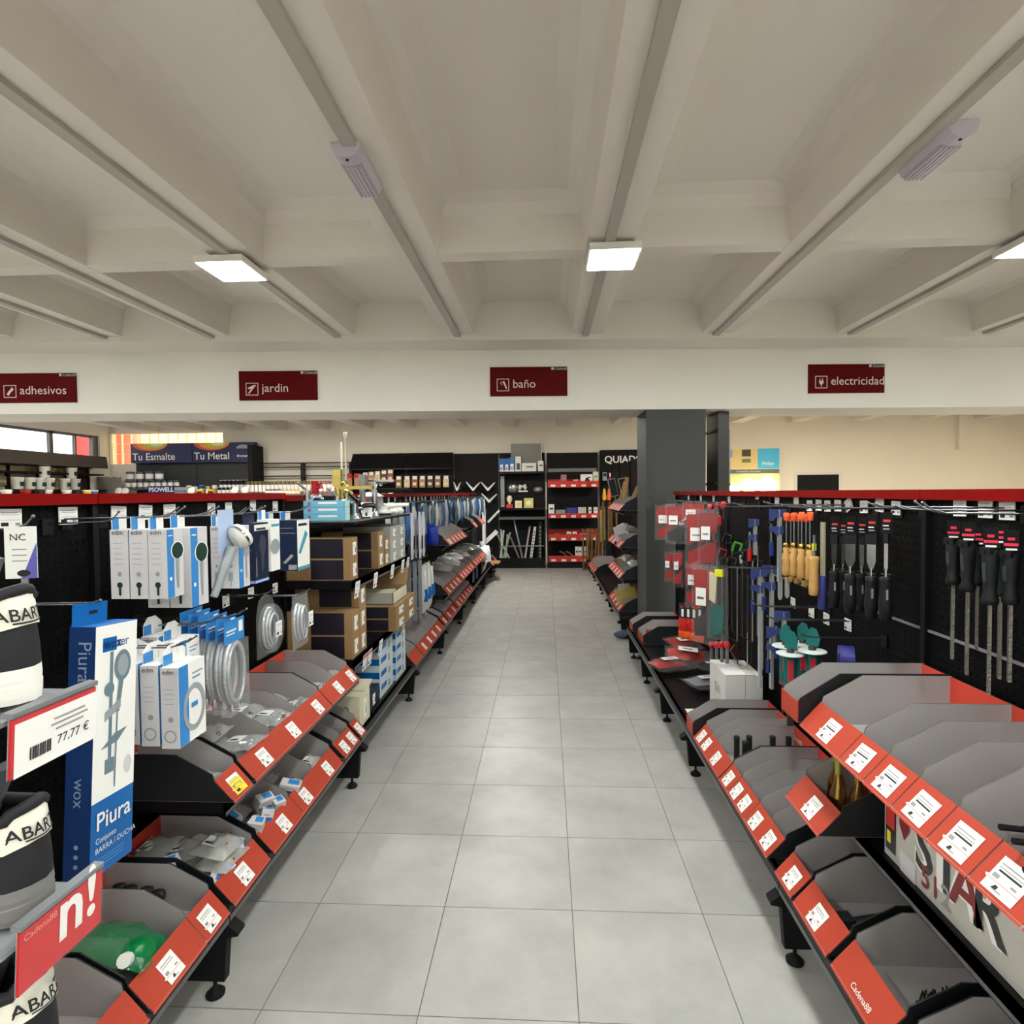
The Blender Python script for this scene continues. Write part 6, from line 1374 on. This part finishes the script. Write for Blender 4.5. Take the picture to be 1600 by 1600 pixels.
# tall goods at the end of the far tool gondola
WD = mat('pale_wood', (190, 158, 100), .5, noise=.12, scale=14); BAM = mat('bamboo', (150, 112, 62), .5, noise=.18, scale=18)
for k in range(11):
    x = .70 + .034 * k
    t = W('bamboo_cane', 'brown cane standing in the wire holder at the far end, %s of eleven' % ORD[k], 'cane', x, 11.36 + .05 * (k % 2), .002, 'canes in the wire holder'); t.rotation_euler = (0, RND.uniform(-.05, .05), 0); B().lathe([(.013, 0), (.013, .25), (.0155, .26), (.013, .27), (.013, .5), (.0155, .51), (.013, .52), (.012, .78)], BAM, 8).obj('stalk', t)
t = W('wire_holder', 'wire frame holding the brown canes beside the red shelves', 'rack', .68, 11.30, 0)
for z in (.02, .35, .74): B().tube([(0, 0, z), (.42, 0, z), (.42, .2, z), (0, .2, z)], .004, WIRE, 6, closed=True).obj('hoop', t)
for xx, yy in ((0, 0), (.42, 0), (.42, .2), (0, .2), (.14, 0), (.28, 0)): B().tube([(xx, yy, 0), (xx, yy, .75)], .004, WIRE, 6).obj('wire', t)
for k in range(9):
    px = 936 + 5.2 * k; p = at(px, 795, X=.80 + .028 * k)
    t = W('wooden_batten', 'pale wooden batten hanging in the bundle behind the card bins, %s along' % ORD[k], 'batten', .80 + .028 * k, 8.9 + .12 * (k % 4), .74, 'hanging wooden battens'); B().box(-.012, .012, -.012, .012, 0, .46 + .06 * (k % 3), (WD, BAM, BAM)[k % 3]).obj('stick', t); B().lathe([(.014, .46), (.014, .50)], (BRASS, BAM)[k % 2], 8).obj('tip', t)
for k, (x, y, z, h, a, m) in enumerate(((.93, 6.9, 1.34, .32, .45, WD), (.98, 6.7, 1.34, .30, .7, mat('cream_wood', (222, 206, 160), .5)), (1.02, 6.45, 1.33, .26, .85, mat('cream_wood', (222, 206, 160), .5)), (.86, 7.2, 1.34, .30, .25, WD), (.90, 7.05, 1.34, .34, .1, WD), (.96, 6.55, 1.33, .24, .95, WD))):
    t = W('wooden_stick', 'pale wooden handle sticking out of the topmost card bin, %s of six' % ORD[k], 'handle', x, y, z - .05, 'handles in the topmost bin'); t.rotation_euler = (0, a, 0); B().box(-.02, .02, -.012, .012, 0, h, m).obj('stick', t)
for k in range(2):
    t = W('sanding_float', 'dark rectangular float with a pale edge above the topmost card bin, %s of two' % ORD[k], 'float', .90 + .10 * k, 8.0 - .3 * k, 1.40, 'sanding floats'); t.rotation_euler = (0, -.2, 0); B().box(-.05, .05, -.01, .01, 0, .24, SILVERP).obj('plate', t); B().box(-.04, .04, -.014, -.0105, .015, .225, INK).obj('pad', t); B().box(-.005, .005, -.01, .01, -.12, 0, WD).obj('stem', t)
for k, (x, y, z, w, h, m, l) in enumerate(((.84, 6.62, .98, .15, .18, PALEGREY, 'grey card standing in the third bin behind the pillar'), (.97, 6.45, .98, .07, .06, PINKR, 'pink red pack in the third bin behind the pillar'), (.88, 6.5, .30, .22, .2, mat('tan_card', (190, 166, 90), .5), 'tan board leaning out of the lowest bin behind the pillar'), (.92, 7.0, .66, .14, .12, mat('tan_card', (190, 166, 90), .5), 'tan block in the second bin behind the pillar'), (.90, 6.8, .64, .12, .09, SILVERP, 'silver pack in the second bin behind the pillar'), (.93, 7.1, .30, .13, .16, OFFW, 'white card in the lowest bin behind the pillar'))):
    t = W('bin_card', l, 'pack', x, y, z - .06, None); t.rotation_euler = (0, -.25, 0); B().box(-w / 2, w / 2, -.02, .02, 0, h, m).obj('pack', t); B().rect(frame((-w / 2, -.021, 0), (1, 0, 0), (0, 0, 1)), w * .2, w * .8, h * .3, h * .5, GINK).obj('print', t)
t = W('blue_shoe', 'dark blue shoe shaped thing on the floor beside the pillar foot', 'shoe', .80, 6.05, .0); b = B(); b.ball((0, 0, .045), (.14, .05, .045), mat('slate_blue', (60, 74, 96), .5), 14, 7); b.obj('body', t)
for k in range(4): fitting_bag(.92, 6.35 + .28 * k, .715 + .34 * (k % 2), 'crumpled clear bag in the bins behind the pillar, %s of four' % ORD[k], .14, .16, .08, 140 + k, .2, FILM2, (WD, STEEL), .2, 'bags behind the pillar')

# ------------------------------------------------------------------ paint corner behind the bathroom gondola
BNAVY = mat('banner_navy', (36, 40, 86), .45)
for k, (x0, x1, txt) in enumerate(((-8.40, -7.12, 'Tu Esmalte'), (-7.11, -5.83, 'Tu Metal'))):
    t = thing('paint_shelving', 'dark paint shelving under the %s navy banner' % ('first', 'second')[k], 'shelving', (x0, WY, 0), 0, 'paint shelving')
    w = x1 - x0
    B().box(0.001, w - .001, -.05, 0, .02, 2.14, mat('paint_grey', (52, 54, 58), .5)).obj('back_panel', t)
    for z in (1.62, 1.34, .95, .55, .18): B().box(.003, w - .003, -.55 if k == 0 else -.62, -.052, (z - .03 if k == 0 else z - .17 * (z > 1.3) - .03), (z if k == 0 else z - .17 * (z > 1.3)), mat('paint_shelf', (96, 96, 94), .45)).obj('shelf', t)
    for xx in (0.001, w - .021): B().box(xx, xx + .02, -.5, -.05, 0, .2, BLACK).obj('side_post', t)
    bn = B().box(0, w, -.20, -.055, 2.135, 2.53, BNAVY); bn.obj('banner', t)
    M = frame((0, -.2006, 2.135), (1, 0, 0), (0, 0, 1)); b = B(); b.text(txt, M, .20 if k == 0 else .205, WHITE, .03, .06, bold=.008); b.obj('lettering', t)
    nn = 12; x0_, x1_ = .03, .78
    for q, (m, r) in enumerate(((mat('banner_red', (222, 90, 50), .5), 1.0), (mat('banner_orange', (240, 150, 60), .5), .86), (mat('banner_lime', (196, 206, 70), .5), .62), (mat('banner_pale', (222, 236, 190), .5), .4))):
        c = x0_ + (x1_ - x0_) * (.5 + .06 * q); hwid = (x1_ - x0_) / 2 * r
        b = B(); b.add([(c - hwid * math.cos(math.pi * a / nn), .394 - .155 * r * math.sin(math.pi * a / nn), .0008 + .0004 * q) for a in range(nn + 1)], [tuple(range(nn + 1))], m, M=M); b.obj('arc', t)
    if k == 1:
        b = B(); n2 = 10; b.add([(1.05 - .14 * math.cos(math.pi * a / n2), .27 + .08 * math.sin(math.pi * a / n2), .001) for a in range(n2 + 1)], [tuple(range(n2, -1, -1))], SILVERP, M=M); b.obj('crest', t)
        b = B(); b.text('Bruguer', M, .07, WHITE, .92, .10, bold=.02); b.obj('brand_name', t); B().box(w, w + .09, -.48, 0, 1.70, 2.45, BLACKM).obj('side_panel', t)
def can(x, y, z, r, h, label, m, lid=None, group=None, name='paint_can'):
    t = thing(name, label, 'can', (x, y, z), 0, group); B().lathe([(r, 0), (r, h * .96), (r * 1.04, h * .97), (r * 1.04, h)], m, 14).obj('body', t)
    B().lathe([(r * .9, h), (r * .9, h * 1.02), (r * .3, h * 1.03)], lid or STEEL, 14).obj('lid', t); B().lathe([(r * 1.01, h * .2), (r * 1.01, h * .75)], WHITE if m is not WHITE else SILVERP, 14).obj('wrap', t)
TIN = mat('paint_tin', (120, 120, 126), .4, metal=.4); ZS = 1.621
for k in range(9): can(-8.30 + .125 * k, 11.65, ZS, .05, .15, 'grey paint tin in the lower row under the first banner, %s along' % ORD[k], TIN, group='grey paint tins')
for k in range(4): can(-8.25 + .20 * k, 11.65, ZS + .157, .075, .17, 'grey paint tin stacked on the lower row under the first banner, %s of four' % ORD[k], TIN, group='grey paint tins')
ZB = 1.342
for k, (m, n_) in enumerate(((mat('purple_tin', (90, 60, 120), .4), 'purple'), (TIN, 'grey'), (mat('purple_tin', (90, 60, 120), .4), 'purple'))): can(-8.0 + .3 * k, 11.70, ZB, .08, .2, '%s tin on the shelf below the grey tins, %s of three' % (n_, ORD[k]), m, group='tins below')
for k in range(5):
    m = (WHITE, WHITE, BLUE2, mat('lime_label', (190, 196, 90), .5), WHITE)[k]; can(-7.02 + .13 * k, 11.60, ZB + .08, .05, .24 - .02 * (k % 2), '%s bottle under the second banner, %s along' % (('white', 'white', 'blue capped', 'lime labelled', 'wide white')[k], ORD[k]), m, OFFW, 'bottles under the second banner', 'paint_bottle')
for k in range(5): can(-6.38 + .085 * k - .0, 11.56, ZB + .08, .034, .2, 'black spray can with a white cap under the second banner, front five, %s' % ORD[k], INK, OFFW, 'black spray cans', 'spray_can')
for k in range(8): can(-6.36 + .085 * k - .1 + .0, 11.78, ZB + .08, .036, .34, 'tall black spray can under the second banner, rear row, %s along' % ORD[k], INK, OFFW, 'tall black spray cans', 'spray_can')
t = thing('tube_box', 'blue and white box reading PSOWELL on top of the shelving behind the red rail', 'box', (-7.66, 11.30, 1.48), 0); B().box(0, .50, 0, .2, 0, .18, mat('psowell_blue', (38, 42, 110), .45)).box(-.002, .502, -.002, .202, 0, .035, WHITE).obj('carton', t); b = B(); b.text('PSOWELL', frame((0, -.0025, 0), (1, 0, 0), (0, 0, 1)), .115, WHITE, .02, .07, bold=.02); b.obj('lettering', t)
t = thing('tube_box', 'grey box reading PSOWELL next to the blue and white one', 'box', (-7.13, 11.30, 1.48), 0); B().box(0, .28, 0, .2, 0, .15, SILVERP).obj('carton', t); b = B(); b.text('PSOWELL', frame((0, -.0025, 0), (1, 0, 0), (0, 0, 1)), .065, mat('psowell_blue', (38, 42, 110), .45), .01, .05, bold=.02); b.obj('lettering', t)
# low gondola run that the boxes stand on
t = thing('low_gondola', 'dark low shelving run between the red rail and the paint banners', 'shelving', (-8.4, 11.0, 0), 0)
B().box(0, 4.75, .0, .40, 1.44, 1.478, mat('paint_shelf', (96, 96, 94), .45)).obj('top_shelf', t); B().box(0.02, 4.73, .03, .37, 0, 1.44, BLACKM).obj('carcass', t)
GLD = mat('mustard_label', (120, 112, 74), .4, metal=.3)
for k in range(24):
    t = can(at(388 + 6.3 * k, 755, Y=11.28).x, 11.28, 1.479, .033, .24, 'small aerosol with a %s band in the long row, %s from the banner' % (('mustard', 'pinkish')[k > 16], ORD[k]), GLD if k <= 16 else mat('pink_label', (176, 120, 110), .4, metal=.3), mat('aerosol_cap', (150, 136, 104), .45), 'row of small aerosols', 'aerosol')
for k in range(5): can(at(417 + 5 * k, 765, Y=11.07).x, 11.07, 1.479, .03, .09, 'purple pot on the low run before the aerosols, %s of five' % ORD[k], mat('magenta_pot', (130, 40, 100), .4), None, 'purple pots', 'paint_pot')
for k in range(5): can(at(441 + 6.2 * k, 766, Y=11.07).x, 11.07, 1.479, .035, .075, 'bright yellow pot on the low run beside the purple pots, %s of five' % ORD[k], mat('sun_yellow', (246, 196, 20), .4), mat('sun_yellow', (246, 196, 20), .4), 'yellow pots', 'paint_pot')
for k, px in enumerate((186, 196, 300, 312, 330, 368, 384)):
    p = at(px, 765, Y=11.1); t = thing('small_parts', ('tape roll', 'tape roll', 'tape roll', 'amber box', 'amber box', 'tape roll', 'tape roll')[k] + ' on the low run before the paint shelves, %s along' % ORD[k], 'roll', (p.x, 11.12, 1.479), 0, 'rolls on the low run')
    if 'amber' in t['label']: B().box(-.06, .06, -.04, .04, 0, .1, mat('amber', (232, 170, 30), .4)).obj('box', t); B().box(-.05, .05, -.042, -.0405, .02, .07, INK).obj('print', t)
    else: B().lathe([(.06, 0), (.07, .01), (.07, .05), (.06, .06), (.03, .06)], OFFW, 16, M=Matrix.Translation((0, 0, .07)) @ Matrix.Rotation(1.2, 4, 'X')).obj('roll', t)
# grey and white wall rails behind the aerosols
t = thing('wall_rack', 'open black rail frame on the wall above the small aerosols', 'rack', (-5.87, 11.95, 0), 0)
for z in (2.10, 2.02, 1.84): B().box(0, 1.96, .0, .02, z - .012, z + .012, BLACK).obj('rail', t)
for x in (0, .95, 1.94): B().box(x, x + .06, .02, .14, 1.6, 2.11, BLACK).obj('post', t)
B().box(0, 1.96, -.20, .14, 1.57, 1.60, BLACK).obj('shelf', t)

# wall unit under the west window with a hood, tubs, buckets
t = thing('window_shelving', 'maroon and black shelving with a bent hood under the long window', 'shelving', (XL + .02, 9.0, 0), 0)
HB = mat('hood_bronze', (70, 62, 58), .35); MAR = mat('maroon_panel', (62, 30, 30), .5)
B().prism([(.02, 2.20), (.40, 2.24), (.43, 2.02), (.40, 2.01), (.36, 2.10), (.02, 2.0)], 0, 2.45, 'y', HB).obj('hood', t)
for y in (0, .62, 1.24, 1.86, 2.40): B().box(0, .05, y, y + .05, 0, 2.1, BLACK).obj('post', t)
for (y0, y1) in ((1.86, 2.45),): B().box(.0, .03, y0, y1, .02, 2.05, MAR).obj('back_panel', t)
B().box(0, .03, 0, 1.86, .02, 1.55, MAR).obj('back_panel', t)
for z in (1.60, 1.90): B().box(.01, .40 if z < 1.8 else .34, 0, 2.45, z - .03, z, BLACK).obj('shelf', t)
LIT = mat('lit_blind', (226, 226, 170), .5, trans=.0); 
for k in range(6):
    y0 = .06 + .32 * k
    for j in range(2): B().box(.012, .03, y0, y0 + .27, 1.66 + .21 * j, 1.66 + .21 * j + .16, mat('translucent_pane', (250, 240, 190), .4, trans=.6, ior=1.1)).obj('pane', t)
TUBM = mat('tub_white', (222, 218, 208), .4)
for k, px in enumerate((27, 46, 62, 76, 101, 117, 70, 112)):
    p = at(px, 752, X=-8.66)
    t = thing('plaster_tub', 'white plaster tub on the shelf under the long window, %s' % ('%s along' % ORD[k] if k < 6 else ('stacked over the third', 'stacked over the last')[k - 6]), 'tub', (-8.66, p.y, 1.601 + (.20 if k > 5 else 0)), 0, 'white plaster tubs')
    B().lathe([(.075, 0), (.085, .15), (.09, .16), (.09, .19)], TUBM, 16).obj('tub', t); B().lathe([(.093, .18), (.093, .195), (.05, .197)], WHITE, 16).obj('lid', t); B().box(.084, .088, -.04, .04, .05, .12, DKGREEN).obj('mark', t)
t = thing('side_rack', 'low dark rack in front of the window shelving', 'shelving', (-8.3, 8.7, 0), 0); B().box(0, .3, 0, 2.25, 1.40, 1.44, BLACKM).obj('top', t); B().box(.02, .28, .02, 2.23, 0, 1.40, BLACKM).obj('carcass', t)
for k, (px, m, l) in enumerate(((10, OFFW, 'white'), (40, mat('dark_red_card', (150, 20, 22), .5), 'dark red'), (62, INK, 'black'), (74, OFFW, 'white'), (104, OFFW, 'small white'), (120, INK, 'black'), (135, YELL, 'yellow'), (146, BLUE, 'blue'))):
    p = at(px, 765, X=-8.15)
    t = thing('paint_pail', '%s pail just over the red rail towards the long window, %s along' % (l, ORD[k]), 'pail', (-8.15, p.y, 1.4405), 0, 'pails before the window shelving'); B().lathe([(.06, 0), (.07, .12), (.074, .13)], m, 14).obj('pail', t); B().lathe([(.078, .12), (.078, .145), (.04, .147)], OFFW if l in ('yellow', 'blue') else m, 14).obj('lid', t)
t = thing('grey_sack', 'grey standing sack between window shelving and paint shelving', 'sack', (-8.62, 11.62, 0), 0); B().box(-.28, .12, -.15, .15, 0, 1.25, BLACKM).obj('stand', t); B().pillow(.5, .6, .22, mat('sack_grey', (120, 116, 110), .6), M=frame((-.05, 0, 1.55), (1, 0, 0), (0, 0, 1)), seed=6).obj('sack', t)

# ------------------------------------------------------------------ lighting corner beyond the tool gondola
t = thing('light_display', 'lit lamp display board with a pale blue panel on the far wall', 'display', (3.49, WY - .10, 1.10), 0)
B().box(0, 1.02, 0, .10, 0, 1.18, WHITE).obj('board', t); M = frame((0, -.001, 0), (1, 0, 0), (0, 0, 1))
b = B(); b.rect(M, .02, .60, .78, 1.17, mat('display_photo', (232, 206, 140), .5)); b.obj('picture', t)
b = B(); b.rect(M, .30, .47, 1.02, 1.15, mat('picture_dark', (70, 70, 62), .5), .0015); b.rect(M, .30, .47, .9, .97, mat('picture_green', (120, 130, 80), .5), .0015); b.rect(M, .02, .12, 1.0, 1.15, LILAC, .0015); b.obj('picture_detail', t)
b = B(); b.rect(M, .60, 1.01, .78, 1.17, mat('sky_panel', (70, 190, 236), .4)); b.text('Philips', M, .09, WHITE, .68, .85, .0016, bold=.015); b.obj('blue_panel', t)
b = B(); b.rect(M, .04, 1.01, .69, .77, mat('display_grey', (96, 106, 100), .5)); b.text('Iluminación decorativa', M, .05, WHITE, .2, .715, .0016); b.obj('caption', t)
b = B(); b.rect(M, .02, 1.01, 0, .68, mat('display_warm', (240, 214, 150), .5)); b.obj('lower_panel', t)
for x, r in ((.43, .13), (.78, .17)): B().ball((x, -.06, .44), (r, .05, r), mat('lit_globe', (255, 236, 170), .5, emit=16.0), 18, 9).obj('globe', t)
B().ball((.16, -.05, .40), (.12, .04, .06), mat('lit_globe', (255, 236, 170), .5, emit=16.0), 14, 7).obj('globe', t)
d = struct(B().box(4.81, 5.71, YF - .03, YF - .001, 0, 1.80, OFFW).obj('door_1')); B().box(4.87, 5.65, YF - .036, YF - .0305, .02, 1.755, BLACKM).obj('panel', d)
t = thing('dark_cabinet', 'tall dark panel standing against the pillar beside the tool gondola', 'panel', (1.60, 5.75, 0), 0); B().box(0, .10, 0, .40, 0, 2.195, mat('dark_brown_panel', (42, 38, 36), .3, noise=.1)).obj('panel', t)
for z in (1.0, 1.52, 2.02): B().box(-.02, 0, .02, .36, z, z + .02, BLACK).obj('cross_bar', t)
t = thing('grey_post', 'pale grey board standing just behind the tall dark panel', 'board', (1.85, 6.5, 0), 0); B().box(0, .085, 0, .3, .02, 2.10, mat('post_grey', (178, 180, 180), .5)).box(-.002, .087, -.004, .304, 1.52, 1.535, INK).obj('board', t); B().box(.01, .075, .02, .28, 0, .02, INK).obj('foot', t)
